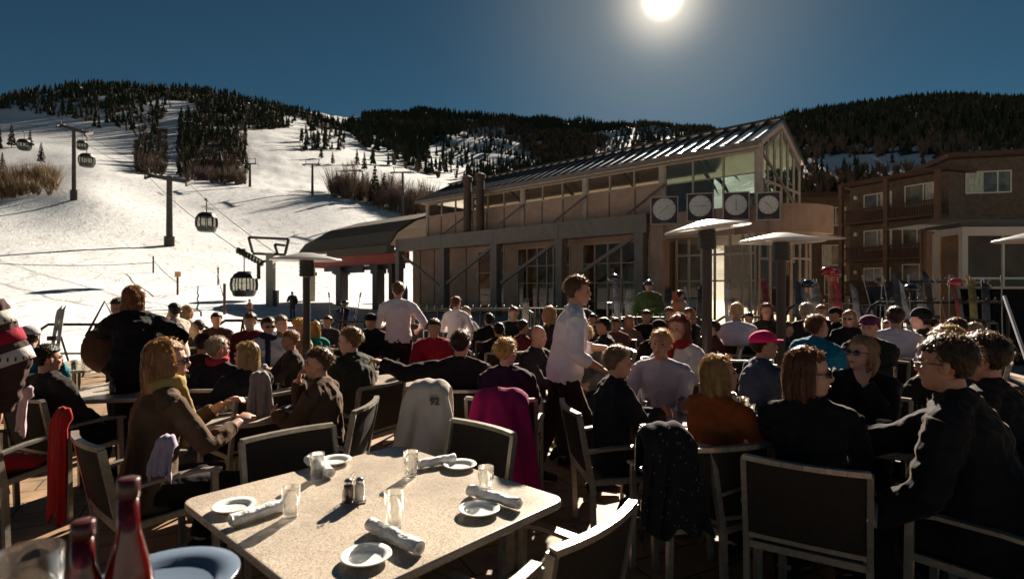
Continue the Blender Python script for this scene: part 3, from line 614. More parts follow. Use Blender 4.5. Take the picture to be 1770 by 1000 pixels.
# clocks
CLK = mat('clock_face', (0.55, 0.50, 0.44), 0.6, c2=(0.62, 0.56, 0.5), scale=6); CBK = mat('clock_panel', (0.035, 0.018, 0.014), 0.5); CFR = mat('clock_frame', (0.42, 0.34, 0.28), 0.5)
clkpos = [(1148, 340, 388, 46, 1), (1210, 334, 383, 44, 2), (1272, 332, 381, 43, 3), (1328, 332, 381, 38, 4)]
hands = [(R(48), R(228)), (R(92), R(268)), (R(0), R(172)), (R(315), R(140))]
for i, (px, y0, y1, wp, q) in enumerate(clkpos):
    k = (px-CX)/F; s = (4.7-19.2*k)/(0.7208+0.6931*k); Y = (19.2+0.6931*s)*HS-0.3; X = k*Y
    h = (y1-y0)/F*Y; wd = wp/F*Y*(1.0); zc = CH+(HY-(y0+y1)/2)/F*Y
    t = thing('clock', ['black square clock with pale dial, first from the left above the parapet', 'black square clock with hands level, second from the left behind the bright heater top', 'black square clock with hands upright, third from the left', 'narrower black square clock with tilted hands, nearest the glass gable corner'][i], 'clock', (X, Y, zc-h/2), math.atan2(-X, Y)*0.8, 'world clocks on the hall parapet')
    mb = MB(); mb.box((0, 0, h/2), (wd-0.06, 0.12, h-0.06)); mb.build('panel', CBK, t)
    mb = MB()
    for sx in (-1, 1): mb.box((sx*(wd/2-0.02), -0.02, h/2), (0.045, 0.14, h))
    for z in (0.022, h-0.022): mb.box((0, -0.02, z), (wd-0.087, 0.14, 0.045))
    mb.build('frame', CFR, t)
    r = 0.40*min(wd, h)*1.03; zc2 = h*0.545; M = Matrix.Rotation(R(90), 3, 'X')
    mb = MB(); mb.lathe([(r, 0.0), (r, 0.02)], (0, -0.062, zc2), 36, M=M); fc_ = mb.build('dial', CLK, t)
    mb = MB()
    for a in range(12):
        d = Vector((math.sin(a*math.pi/6), 0, math.cos(a*math.pi/6))); mb.bar(Vector((0, -0.084, zc2))+d*r*0.80, Vector((0, -0.084, zc2))+d*r*0.93, 0.018, 0.004, up=(0, 1, 0))
    mb.build('hour_marks', CBK, fc_)
    for a, L, wv_ in ((hands[i][0], 0.55, 0.022), (hands[i][1], 0.62, 0.016)):
        d = Vector((math.sin(a), 0, math.cos(a))); mb = MB(); mb.bar(Vector((0, -0.09-wv_*0.3, zc2)), Vector((0, -0.09-wv_*0.3, zc2))+d*r*L, wv_, 0.004, up=(0, 1, 0)); mb.build('hand', CBK, fc_)
    mb = MB()
    for j in range(6): mb.box((-0.14+j*0.055, -0.062, h*0.09), (0.03, 0.005, 0.05))
    mb.build('name_plate', mat('dull_brass', (0.16, 0.11, 0.07), 0.6), t)
    mb = MB(); mb.box((0, 0.12, -0.25), (0.09, 0.09, 0.7)); mb.build('bracket', TAUPE, t)

# ------------------------------------------------------------------ gondola station beyond the hall
st = thing('gondola_station', 'open gondola station with ribbed grey barrel roof and red fascia beside the snow', 'building', tuple(H(15.2, 0, 0)), 0)
s0_ = H(15.2, 0, 0); st.location = HALL0+(s0_-A0)*HS; INV[st.name] = Matrix.Scale(HS, 4) @ Matrix.Translation(-s0_)
SR = bpy.data.materials.new('corrugated_roof'); SR.use_nodes = True; n_ = SR.node_tree; b_ = n_.nodes['Principled BSDF']
tcn = n_.nodes.new('ShaderNodeTexCoord'); mp = n_.nodes.new('ShaderNodeMapping'); mp.inputs['Rotation'].default_value = (0, 0, R(43.9)); n_.links.new(tcn.outputs['Object'], mp.inputs[0])
wv = n_.nodes.new('ShaderNodeTexWave'); wv.inputs['Scale'].default_value = 2.2; n_.links.new(mp.outputs[0], wv.inputs[0])
r_ = n_.nodes.new('ShaderNodeValToRGB'); r_.color_ramp.elements[0].color = (0.07, 0.052, 0.038, 1); r_.color_ramp.elements[1].color = (0.19, 0.15, 0.115, 1); n_.links.new(wv.outputs[0], r_.inputs[0]); n_.links.new(r_.outputs[0], b_.inputs['Base Color']); b_.inputs['Roughness'].default_value = 0.9; b_.inputs['Specular IOR Level'].default_value = 0.1
bp = n_.nodes.new('ShaderNodeBump'); bp.inputs['Strength'].default_value = 0.6; bp.inputs['Distance'].default_value = 0.05; n_.links.new(wv.outputs[0], bp.inputs['Height']); n_.links.new(bp.outputs[0], b_.inputs['Normal'])
prof = [(0.5, 4.05), (0.0, 4.75), (-1.2, 5.5), (-3.4, 6.2), (-7.5, 6.2), (-9, 5.6)]
mb = MB(); rows = []
for s, sc_, dz in ((14.95, 1, 0), (24.5, 1, 0), (26.2, 0.92, -0.25), (27.4, 0.8, -0.8), (27.8, 0.72, -1.3)):
    rows.append([H(s, -3.5+(n-(-3.5))*sc_, max(3.7, 4.05+(z-4.05)*(1+dz*0.62)+0)) for n, z in prof])
vs_ = [p for r in rows for p in r]; k = len(prof)
mb.add(vs_, [(i*k+j, i*k+j+1, (i+1)*k+j+1, (i+1)*k+j) for i in range(4) for j in range(k-1)]+[tuple(4*k+j for j in range(k))])
mb.add([p-Vector((0, 0, 0.12)) for p in vs_], [(i*k+j, (i+1)*k+j, (i+1)*k+j+1, i*k+j+1) for i in range(4) for j in range(k-1)])
mb.build('roof', SR, st, world=True)
def sbox(name, m_, *a): mb = MB(); hbox(mb, *a); return mb.build(name, m_, st, world=True)
sbox('lower_eave', SR, 15.05, 21.5, 0.15, 0.62, 3.55, 3.95)
REDF = mat('red_fascia', (0.42, 0.045, 0.025), 0.6, c2=(0.30, 0.03, 0.02), scale=1.5)
sbox('red_fascia', REDF, 15.3, 26.5, -1.0, -0.85, 3.05, 3.85); sbox('red_fascia', REDF, 26.52, 26.66, -5.5, -0.86, 3.05, 3.85)
sbox('dark_lintel', ROOFD, 15.4, 24.2, -0.8, -0.6, 2.75, 3.05); sbox('dark_lintel', ROOFD, 19.2, 22.9, -0.58, -0.45, 2.6, 2.9)
for s, n, w_, m_ in ((15.9, -0.3, 0.3, ROOFD), (17.6, -0.5, 0.5, ROOFD), (21.7, -0.5, 0.55, ROOFD), (25.9, -0.4, 0.6, mat('tan_pier', (0.30, 0.25, 0.19), 0.8, c2=(0.36, 0.3, 0.23), scale=2)), (19.0, -6.5, 0.4, ROOFD), (24.5, -6.5, 0.4, ROOFD)):
    mb = MB(); c = H(s, n, 0); hbox(mb, s-w_/2, s+w_/2, n-w_/2, n+w_/2, 0, 3.0); hbox(mb, s-w_*0.75, s+w_*0.75, n-w_*0.6, n+w_*0.6, 2.5, 2.745); mb.build('pier', m_, st, world=True)
mb = MB()
for k, s in enumerate((18.6, 18.9)): mb = MB(); hbox(mb, s-0.13, s+0.1, -0.44, -0.42, 2.95, 3.04); mb.build('sign_plate', mat('white_paint', (0.75, 0.73, 0.7), 0.6), st, world=True)

# ------------------------------------------------------------------ gondola lift
LIFT = mat('lift_steel', (0.035, 0.03, 0.024), 0.8, 0.0, c2=(0.055, 0.048, 0.038), scale=2); CABG = pane_mat('cabin_glass', (0.55, 0.55, 0.50), 0.05)
def lift_tower(label, px, ybase, ytop, Y, poler, armL, armR, grp='gondola lift towers'):
    b = P(px, ybase, Y); b.z = min(b.z, tz(b.x, b.y)+0.3); zt = CH+(HY-ytop)/F*Y
    t = thing('lift_tower', label, 'lift tower', (b.x, b.y, b.z-0.5), 0, grp); h = zt-b.z+0.5
    mb = MB(); mb.tube([(0, 0, 0), (0, 0, 2.2)], poler*1.6, 12); mb.tube([(0, 0, 2.15), (0, 0, h)], [poler, poler*0.85], 12); mb.build('pole', LIFT, t)
    L = Vector((*P(*armL, Y),))-Vector((b.x, b.y, b.z-0.5)); Rr = Vector((*P(*armR, Y),))-Vector((b.x, b.y, b.z-0.5))
    mb = MB(); mb.bar(L, Rr, 0.45, 0.6); mb.build('crossarm', LIFT, t)
    for e, kx in ((L, -1), (Rr, 1)):
        mb = MB(); d = Vector((0.35, -1.5, -0.55)); mb.bar(e-d*0.9, e+d*1.1, 0.25, 0.42)
        for q in range(6): mb.tube([e+d*(-0.8+q*0.36)+Vector((-0.14, 0, -0.22)), e+d*(-0.8+q*0.36)+Vector((0.14, 0, -0.22))], 0.2, 8)
        mb.build('sheave_train', LIFT, t)
        mb = MB(); mb.bar(e+Vector((0, 0, 0.1)), e+Vector((0.1*kx, 0, 1.25)), 0.1); mb.bar(e+Vector((0.1*kx-0.5, 0, 1.2)), e+Vector((0.1*kx+0.5, 0, 1.2)), 0.08); mb.build('lifting_frame', LIFT, t)
    return t
lift_tower('nearer single pole gondola tower standing on the snow left of the station', 293, 426, 304, 92, 0.5, (258, 303), (328, 315))
lift_tower('farther gondola tower higher up the snow by the left thicket', 128, 320, 222, 115, 0.42, (106, 217), (154, 231))
def small_tower(label, px, yb, yt, Y, half):
    b = P(px, yb, Y); b.z = min(b.z, tz(b.x, b.y)+0.3); t = thing('chairlift_tower', label, 'lift tower', (b.x, b.y, b.z-0.5), 0, 'small chairlift towers up the hill'); h = CH+(HY-yt)/F*Y-b.z+0.5; hw = half/F*Y
    mb = MB(); mb.tube([(0, 0, 0), (0, 0, h)], [0.45, 0.32], 8); mb.build('pole', LIFT, t)
    mb = MB(); mb.bar((-hw, 0, h), (hw, 0, h), 0.3, 0.4); mb.bar((-hw*0.7, 0, h+0.2), (-hw*0.8, 0, h+1.6), 0.2); mb.bar((hw*0.7, 0, h+0.2), (hw*0.8, 0, h+1.6), 0.2); mb.bar((-hw*0.8, 0, h+1.6), (hw*0.8, 0, h+1.6), 0.14); mb.build('crossarm', LIFT, t)
    for s in (-1, 1): mb = MB(); mb.bar((s*hw, -1.2, h-0.25), (s*hw, 1.2, h-0.1), 0.25, 0.4); mb.build('sheave_train', LIFT, t)
small_tower('small chairlift tower right of the dark wood on the hill', 432, 316, 283, 175, 13); small_tower('chairlift tower in front of the bumpy run', 540, 329, 284, 178, 15); small_tower('chairlift tower right of the evergreen clump', 696, 368, 298, 165, 20)
# station entry tower
b = P(468, 530, 46); t = thing('lift_entry_tower', 'pale square lift tower with open frame on top at the station mouth', 'lift tower', (b.x, 46, 0), 0)
mb = MB(); mb.box((0, 0, 2.1), (0.57, 0.57, 4.9)); mb.build('pole', mat('pale_steel', (0.26, 0.23, 0.18), 0.6, c2=(0.32, 0.28, 0.22), scale=2), t)
def q(px, py, Y=46): return P(px, py, Y)-Vector((b.x, 46, 0))
mb = MB()
for a, c in (((430, 410), (499, 413)), ((430, 410), (437, 436)), ((499, 413), (493, 438)), ((437, 438), (494, 440)), ((475, 422), (493, 424)), ((475, 422), (480, 438))): mb.bar(q(*a), q(*c), 0.14, 0.2)
mb.build('top_frame', LIFT, t)
mb = MB(); mb.bar(q(410, 430, 45), q(452, 452, 47), 0.16, 0.3); mb.bar(q(452, 452, 47), q(490, 448, 47), 0.16, 0.2)
for i in range(9): c = q(412+i*5, 434+i*2.7, 45.2+i*0.2); mb.tube([c+Vector((-0.12, 0, 0)), c+Vector((0.12, 0, 0))], 0.2, 8)
mb.build('sheave_train', LIFT, t)
mb = MB(); mb.tube([q(447, 455, 47), q(447, 482, 47)], 0.16, 8); mb.build('counterweight', BLACKM, t)
mb = MB(); mb.box(tuple(q(477, 516, 46)), (0.36, 0.4, 1.4)); mb.build('control_box', BLACKM, t)
def cabin(label, px, py, wpx, hy, Y, rz=0.2):
    c = P(px, py, Y); W = wpx/F*Y; t = thing('gondola_cabin', label, 'gondola cabin', tuple(c), rz, 'gondola cabins hanging on the cable')
    k = W/2.0; rings = [(-1.02, 0.62), (-0.95, 0.80), (-0.5, 0.96), (0.0, 1.0), (0.5, 0.93), (0.85, 0.72), (1.0, 0.45)]
    def ring(z, r, n=20):
        o_ = []
        for i in range(n):
            a = 2*math.pi*(i+0.5)/n; cx, sy = math.cos(a), math.sin(a); e = 0.62
            o_.append((k*r*math.copysign(abs(cx)**e, cx), k*r*0.92*math.copysign(abs(sy)**e, sy), k*z))
        return o_
    def shell(sub, name, m_, sc_=1.0):
        mb = MB(); vs = []
        for z, r in sub: vs += ring(z, r*sc_)
        n = 20; fs = [(i*n+j, i*n+(j+1) % n, (i+1)*n+(j+1) % n, (i+1)*n+j) for i in range(len(sub)-1) for j in range(n)]
        fs += [tuple(reversed(range(n))), tuple((len(sub)-1)*n+j for j in range(n))]; mb.add(vs, fs); return mb.build(name, m_, t)
    shell(rings[:3], 'lower_shell', BLACKM); shell(rings[4:], 'roof', BLACKM)
    mb = MB(); vs = []
    for z, r in rings[2:5]: vs += ring(z, r*0.985)
    n = 20; mb.add(vs, [(i*n+j, i*n+(j+1) % n, (i+1)*n+(j+1) % n, (i+1)*n+j) for i in range(2) for j in range(n)]); mb.build('windows', CABG, t)
    mb = MB()
    for j in (0, 4, 5, 9, 10, 14, 15, 19, 2, 12, 7, 17):
        pts = [Vector(ring(z, r)[j]) for z, r in rings[2:5]]; mb.tube(pts, 0.05*k, 5)
    mb.build('window_bars', BLACKM, t)
    for s in (-0.3, 0.35): mb = MB(); mb.box((s*k, 0, -0.45*k), (0.2*k, 1.3*k, 0.12*k)); mb.build('seat', mat('cabin_seat', (0.05, 0.04, 0.04), 0.8), t)
    hz = (CH+(HY-hy)/F*Y)-c.z
    mb = MB(); mb.tube([(0, 0, k*0.95), (0, 0, hz-0.25), (0.1, 0, hz)], 0.05, 6); mb.box((0, 0, hz), (0.25, 0.6, 0.22)); mb.bar((-0.5*k, 0, k*1.03), (0.5*k, 0, k*1.03), 0.08); mb.build('hanger', LIFT, t)
cabin('gondola cabin arriving low beside the station tower', 422, 491, 42, 432, 49, 0.3)
cabin('gondola cabin hanging right of the nearer tower', 357, 384, 33, 345, 62, 0.25)
cabin('larger of the two cabins beside the farther tower', 150, 277, 23, 236, 90, 0.2); cabin('cabin just behind the farther tower crossarm', 142, 251, 16, 225, 128, 0.1); cabin('gondola cabin in front of the left thicket', 42, 250, 19, 228, 105, 0.1)
def cable(label, pts, sag=0.5, r=0.035):
    mb = MB(); P_ = [P(*p) for p in pts]; allp = []
    for i in range(len(P_)-1):
        for k in range(10):
            u = k/10; p = P_[i].lerp(P_[i+1], u); p.z -= sag*4*u*(1-u); allp.append(p)
    allp.append(P_[-1]); mb.tube(allp, r, 5); tag(mb.build('haul_cable', BLACKM), label, 'cable', 'gondola haul cables')
cable('haul cable on the left side running from the far tower down to the station', [(-60, 200, 170), (106, 221, 115), (258, 306, 92), (411, 431, 46)])
cable('haul cable on the right side running from the far tower down over the station roof', [(60, 190, 170), (154, 235, 115), (328, 318, 92), (490, 446, 47)])

# ------------------------------------------------------------------ apartments and kiosk on the right
BRN = mat('brown_brick', (0.075, 0.050, 0.034), 0.85, c2=(0.12, 0.082, 0.056), scale=3, bump=0.3, bscale=30); BRN2 = mat('dark_timber', (0.045, 0.02, 0.013), 0.8, c2=(0.08, 0.035, 0.022), scale=2, stretch=(1, 1, 8))
WF = mat('white_window_frame', (0.52, 0.48, 0.40), 0.6, c2=(0.58, 0.53, 0.45), scale=3); CURT = mat('pale_curtain', (0.55, 0.53, 0.42), 0.9, c2=(0.30, 0.29, 0.22), scale=2, stretch=(6, 6, 1))
def block(name, label, P0, az, W, Hh, D, wins, m_=BRN, roof=True, balc=()):
    """P0 = front corner, az = direction of the front along the ground, front normal to its right"""
    d = Vector((math.cos(az), math.sin(az), 0)); nn = Vector((d.y, -d.x, 0)); 
    if nn.y > 0: nn = -nn
    base = Vector((P0[0], P0[1], 0)); t = thing(name, label, 'building', tuple(base), 0); M = Matrix((d, nn, (0, 0, 1))).transposed()
    def B(mb, s0, s1, n0, n1, z0, z1): mb.box(base+d*(s0+s1)/2+nn*(n0+n1)/2+Vector((0, 0, (z0+z1)/2)), (abs(s1-s0), abs(n1-n0), abs(z1-z0)), M=M)
    mb = MB(); B(mb, 0, W, -D, 0, -0.3, Hh); mb.build('wall', m_, t, world=True)
    if roof: mb = MB(); B(mb, -0.5, W+0.5, -D-0.4, 0.9, Hh+0.003, Hh+0.35); mb.build('roof', BRN2, t, world=True)
    for (s0, s1, z0, z1, split) in wins:
        mb = MB(); tt = 0.09
        B(mb, s0, s1, 0.0, 0.07, z1-tt, z1); B(mb, s0, s1, 0.0, 0.07, z0, z0+tt)
        for x in [s0+tt/2, s1-tt/2]+[s0+(s1-s0)*f for f in split]: B(mb, x-tt/2, x+tt/2, 0.0, 0.066, z0+tt, z1-tt)
        w_ = mb.build('window', WF, t, world=True)
        mb = MB(); B(mb, s0+0.05, s1-0.05, 0.0, 0.03, z0+0.05, z1-0.05); mb.build('pane', mat('apartment_glass', (0.05, 0.048, 0.035), 0.12, spec=0.6, c2=(0.20, 0.19, 0.14), scale=0.9), w_, world=True)
        if random.random() < 0.85: mb = MB(); cs = s0+(s1-s0)*random.choice((0.0, 0.55)); B(mb, cs+0.06, cs+(s1-s0)*0.4, 0.031, 0.036, z0+0.1, z1-0.1); mb.build('curtain', CURT, w_, world=True)
    for (s0, s1, z) in balc:
        mb = MB(); B(mb, s0, s1, 0.003, 1.5, z-0.18, z); mb.build('balcony_floor', BRN2, t, world=True)
        mb = MB(); B(mb, s0, s1, 1.42, 1.5, z+0.95, z+1.05)
        x = s0+0.08
        while x < s1: B(mb, x-0.05, x+0.05, 1.43, 1.48, z+0.002, z+0.948); x += 0.18
        B(mb, s0, s0+0.07, 0.01, 1.41, z+0.9, z+1.0); B(mb, s1-0.07, s1, 0.01, 1.41, z+0.9, z+1.0); mb.build('balcony_rail', BRN2, t, world=True)
    return t, B
az = math.atan2(0.922, -0.387)
c0 = Vector(((1640-CX)/F*42, 42))
t, B = block('apartment_house', 'brown three storey apartment house with deep timber balconies, middle of the three', (c0.x, c0.y), az, 7.9, 10.5, 10,
    [(0.6, 3.2, 8.2, 9.9, (0.45,)), (4.2, 6.6, 8.3, 9.7, (0.5,)), (0.5, 3.4, 4.9, 6.8, (0.25, 0.6)), (4.2, 6.6, 4.9, 6.6, (0.5,)), (0.4, 3.4, 1.6, 3.6, (0.2, 0.55)), (4.3, 6.6, 1.8, 3.4, (0.6,))],
    balc=((0.1, 7.6, 7.3), (0.1, 7.6, 4.1), (0.1, 7.6, 1.2)))
for s in (0.0, 3.8, 7.7): mb = MB(); B(mb, s-0.16, s+0.16, 1.2, 1.52, 0, 10.5); mb.build('balcony_post', mat('red_timber', (0.085, 0.045, 0.027), 0.8, c2=(0.12, 0.065, 0.04), scale=2), t, world=True)
for z in (2.9, 6.2, 9.4): mb = MB(); B(mb, 7.15, 7.4, 0.003, 0.2, z, z+0.3); mb.build('wall_lamp', WF, t, world=True)
c1 = Vector(((1470-CX)/F*53, 53))
block('apartment_house', 'brown apartment house low and far behind the rounded parapet, leftmost of the three', (c1.x, c1.y), R(174), 9.0, 10.4, 10, [(0.4, 2.0, 7.6, 9.4, (0.6,)), (0.5, 2.6, 3.8, 5.8, (0.7,)), (0.4, 2.4, 1.0, 2.9, (0.65,)), (4.4, 6.6, 6.8, 8.2, (0.5,))])
c2_ = Vector(((1642-CX)/F*43, 43))
block('apartment_house', 'brown apartment house with white framed windows at the right edge, rightmost of the three', (c2_.x, c2_.y), R(-14), 16, 11.6, 10,
    [(1.0, 4.0, 8.9, 10.6, (0.7,)), (0.8, 3.4, 4.6, 6.8, (0.62,)), (4.8, 6.6, 5.0, 7.2, (0.35,)), (6.8, 9.5, 5.2, 7.2, (0.3,)), (0.8, 3.4, 1.4, 3.3, (0.5,)), (7.2, 9.6, 9.2, 10.9, (0.5,))])
# kiosk
kw = mat('pale_panel', (0.46, 0.36, 0.30), 0.6, c2=(0.52, 0.42, 0.35), scale=2)
kc = Vector(((1660-CX)/F*16.5, 16.5, 0)); t = thing('kiosk', 'pale flat roofed kiosk with large dark windows at the right edge', 'building', tuple(kc), R(-3))
KM = MB(); KM.box((-0.0+0.08, 0, 1.75), (0.16, 0.16, 3.5)); KM.box((2.5, 0.02, 3.37), (4.66, 0.16, 0.26)); KM.box((2.5, 0.02, 1.16), (4.66, 0.16, 0.36)); KM.box((3.0, 0.0, 1.75), (1.4-0.2, 0.2, 3.48)); KM.box((2.5, 0.02, 0.5), (4.66, 0.14, 0.96))
KM.box((0.08, 0.6, 3.4), (0.14, 1.0, 0.2)); KM.box((0.08, 1.15, 1.7), (0.14, 0.1, 3.4)); KM.build('frame', kw, t)
mb = MB(); mb.box((1.22, 0.02, 2.3), (0.05, 0.08, 1.86)); mb.box((1.27, 0.03, 1.98), (2.2, 0.06, 0.06)); mb.build('mullion', WF, t)
mb = MB(); mb.quad((0.16, 0.04, 1.3), (2.4, 0.04, 1.3), (2.4, 0.04, 3.3), (0.16, 0.04, 3.3)); mb.build('pane', PANE, t)
mb = MB(); mb.box((2.5, 0.62, 3.57), (5.2, 1.5, 0.1)); mb.build('roof', ROOFD, t)
mb = MB(); mb.box((2.6, 1.15, 1.7), (4.8, 0.1, 3.3)); mb.build('rear_wall', DARKIN, t)
# red brown timber shelter left of the kiosk
t = thing('timber_shelter', 'red brown timber shelter with flat roof left of the pale kiosk', 'shelter', ((1625-CX)/F*22, 22, 0), 0)
for x in (-0.5, 0.35): mb = MB(); mb.box((x, 0, 1.95), (0.22, 0.22, 3.9)); mb.build('post', mat('red_timber', (0.13, 0.045, 0.025)), t)
mb = MB(); mb.box((2.2, 0.6, 4.25), (6.2, 2.6, 0.12)); mb.build('roof', ROOFD, t)
mb = MB(); mb.box((-0.07, 0.15, 3.2), (1.2, 0.06, 1.7)); mb.build('panel', mat('red_timber', (0.13, 0.045, 0.025)), t)
# ------------------------------------------------------------------ terrace furniture
def rrect(w, d, r, n=5):
    o = []
    for cx, cy, a0 in ((w/2-r, d/2-r, 0), (-w/2+r, d/2-r, 90), (-w/2+r, -d/2+r, 180), (w/2-r, -d/2+r, 270)):
        for k in range(n+1): a = R(a0+90*k/n); o.append((cx+r*math.cos(a), cy+r*math.sin(a)))
    return o
def table_top(mb, poly, z, th=0.035):
    n = len(poly); rings = []
    for sc_, zz in ((0.992, z-th), (1.0, z-th+0.006), (1.0, z-0.007), (0.995, z-0.001), (0.985, z)): rings += [(x*sc_, y*sc_, zz) for x, y in poly]
    fs = [(i*n+j, i*n+(j+1) % n, (i+1)*n+(j+1) % n, (i+1)*n+j) for i in range(4) for j in range(n)]
    mb.add(rings, fs+[tuple(reversed(range(n))), tuple(4*n+j for j in range(n))])
def table(name, label, x, y, rz, w, d, shape='sq', z=0.75, group='terrace tables with speckled stone tops'):
    t = thing(name, label, 'table', (x, y, 0), rz, group); mb = MB()
    poly = rrect(w, d, 0.07) if shape == 'sq' else [(w/2*math.cos(2*math.pi*k/40), d/2*math.sin(2*math.pi*k/40)) for k in range(40)]
    table_top(mb, poly, z); mb.build('tabletop', STONE, t)
    if shape == 'sq' and w > 1.0:
        for sx in (-1, 1):
            for sy in (-1, 1): mb = MB(); mb.box((sx*w*0.36, sy*d*0.36, (z-0.04)/2), (0.045, 0.045, z-0.045)); mb.build('leg', ALU, t)
        mb = MB()
        for sx in (-1, 1): mb.box((sx*w*0.36, 0, z-0.066), (0.03, d*0.68, 0.05))
        mb.build('apron', ALU, t)
    else:
        for k in range(4): a = R(45+90*k); mb = MB(); mb.tube([(0.05*math.cos(a), 0.05*math.sin(a), z-0.05), (0.05*math.cos(a), 0.05*math.sin(a), 0.12), (w*0.36*math.cos(a), w*0.36*math.sin(a), 0.02)], 0.018, 8); mb.build('leg', ALU, t)
        mb = MB(); mb.lathe([(0.16, z-0.055), (0.16, z-0.037)], n=16); mb.build('top_plate', ALU, t)
    return t
def make_chair(label):
    t = thing('terrace_armchair', label, 'chair', (0, 0, 0), 0, 'metal framed sling armchairs')
    hw = 0.262
    for s in (-1, 1):
        mb = MB(); mb.bar((s*hw, -0.22, 0), (s*hw, -0.235, 0.44), 0.028, 0.036, up=(0, 1, 0)); mb.build('leg', ALU, t)
        mb = MB(); mb.bar((s*hw, 0.235, 0), (s*hw, 0.225, 0.645), 0.028, 0.036, up=(0, 1, 0)); mb.build('leg', ALU, t)
        mb = MB(); pts = [(s*hw, -0.262, 0.635), (s*hw*1.03, -0.1, 0.655), (s*hw*1.03, 0.12, 0.66), (s*hw, 0.26, 0.64)]
        for i in range(3): mb.bar(pts[i], pts[i+1], 0.048, 0.018)
        mb.build('armrest', ALU, t)
    def back(u, z):   # point on the bowed back surface, u -1..1
        y = -0.235-(z-0.42)*0.19-0.035*(1-u*u)*min(1, (z-0.40)/0.3); return Vector((u*(hw-0.0), y, z))
    mb = MB()
    for s in (-1, 1):
        zs = [0.36, 0.5, 0.65, 0.78, 0.872]
        for i in range(4): mb.bar(back(s, zs[i]), back(s, zs[i+1]), 0.026, 0.036, up=(0, 1, 0))
    us = [-1, -0.66, -0.33, 0, 0.33, 0.66, 1]
    for i in range(6):
        mb.bar(back(us[i], 0.875), back(us[i+1], 0.875), 0.036, 0.024); mb.bar(back(us[i], 0.475), back(us[i+1], 0.475), 0.026, 0.022)
    mb.build('back_frame', ALU, t)
    mb = MB(); nz_ = 6; vs = []
    for i in range(7):
        for j in range(nz_): p = back(us[i]*0.95, 0.485+(0.862-0.485)*j/(nz_-1)); vs.append(p)
    fr = len(vs); vs += [v+Vector((0, -0.006, 0)) for v in vs]
    fs = [(i*nz_+j, (i+1)*nz_+j, (i+1)*nz_+j+1, i*nz_+j+1) for i in range(6) for j in range(nz_-1)]; fs += [tuple(x+fr for x in reversed(f)) for f in fs]; mb.add(vs, fs); mb.build('backrest', SLING, t)
    mb = MB(); vs = []
    for i in range(6):
        for j in range(6): x = -0.255+0.51*i/5; y = -0.215+0.44*j/5; vs.append((x, y, 0.435-0.018*math.sin(math.pi*i/5)+0.012*j/5))
    n6 = [(i*6+j, (i+1)*6+j, (i+1)*6+j+1, i*6+j+1) for i in range(5) for j in range(5)]; mb.add(vs+[(a, b, c-0.006) for a, b, c in vs], n6+[tuple(q+36 for q in reversed(f)) for f in n6]); mb.build('seat', SLING, t)
    mb = MB()
    for s in (-1, 1): mb.bar((s*(hw-0.012), -0.22, 0.43), (s*(hw-0.012), 0.232, 0.445), 0.026, 0.036)
    mb.bar((-hw, 0.232, 0.43), (hw, 0.232, 0.43), 0.026, 0.034); mb.bar((-hw, -0.228, 0.42), (hw, -0.228, 0.42), 0.026, 0.034); mb.build('seat_frame', ALU, t)
    return t
chair0 = make_chair('x'); chair_used = [False]
def chair(x, y, rz, label, group='metal framed sling armchairs'):
    if not chair_used[0]: chair_used[0] = True; chair0.location = (x, y, 0); chair0.rotation_euler = (0, 0, rz); chair0['label'] = label; return chair0
    return dup(chair0, (x, y, 0), rz, label, group)

# main table, square set on its corner
TC = Vector((-0.62, 2.5, 0)); TA = R(-42.5)
main = table('terrace_table', 'large square speckled stone table laid with small plates in the foreground', TC.x, TC.y, TA, 1.27, 1.19)
chair(-1.04, 2.94, R(-135), 'empty armchair at the far left side of the foreground table')
chair(-0.40, 3.06, R(137), 'empty armchair at the far right side of the foreground table')
c_n1 = chair(0.05, 2.14, R(50), 'empty armchair at the right side of the foreground table, its pale top rail sunlit')
c_n2 = chair(-0.34, 1.68, R(47), 'nearest armchair, only its curved top rail showing at the bottom edge')
def onT(px, py, z=0.75): return onz(px, py, z)
def plate(px, py, label, r=0.088, z=0.752, group='small white plates on the foreground table', mat_=None):
    p = onT(px, py, z); mb = MB()
    mb.lathe([(r*0.45, 0), (r*0.55, 0.001), (r*0.62, 0.006), (r*0.97, 0.019), (r, 0.022), (r*0.985, 0.024), (r*0.72, 0.0165), (r*0.66, 0.009), (r*0.6, 0.0065), (0.001, 0.006)], n=40); o = mb.build('side_plate', mat_ or CHINA, smooth=True); o.location = (p.x, p.y, z); tag(o, label, 'plate', group); return o
plate(404, 880, 'small white plate at the left corner of the foreground table'); plate(579, 800, 'small white plate behind the tumbler at the far left edge of the foreground table'); plate(795, 808, 'small white plate at the far right edge of the foreground table, beside a tumbler')
plate(828, 886, 'small white plate with a faint shadow on it, near the right corner of the table'); plate(633, 968, 'nearest small white plate at the front edge of the foreground table')
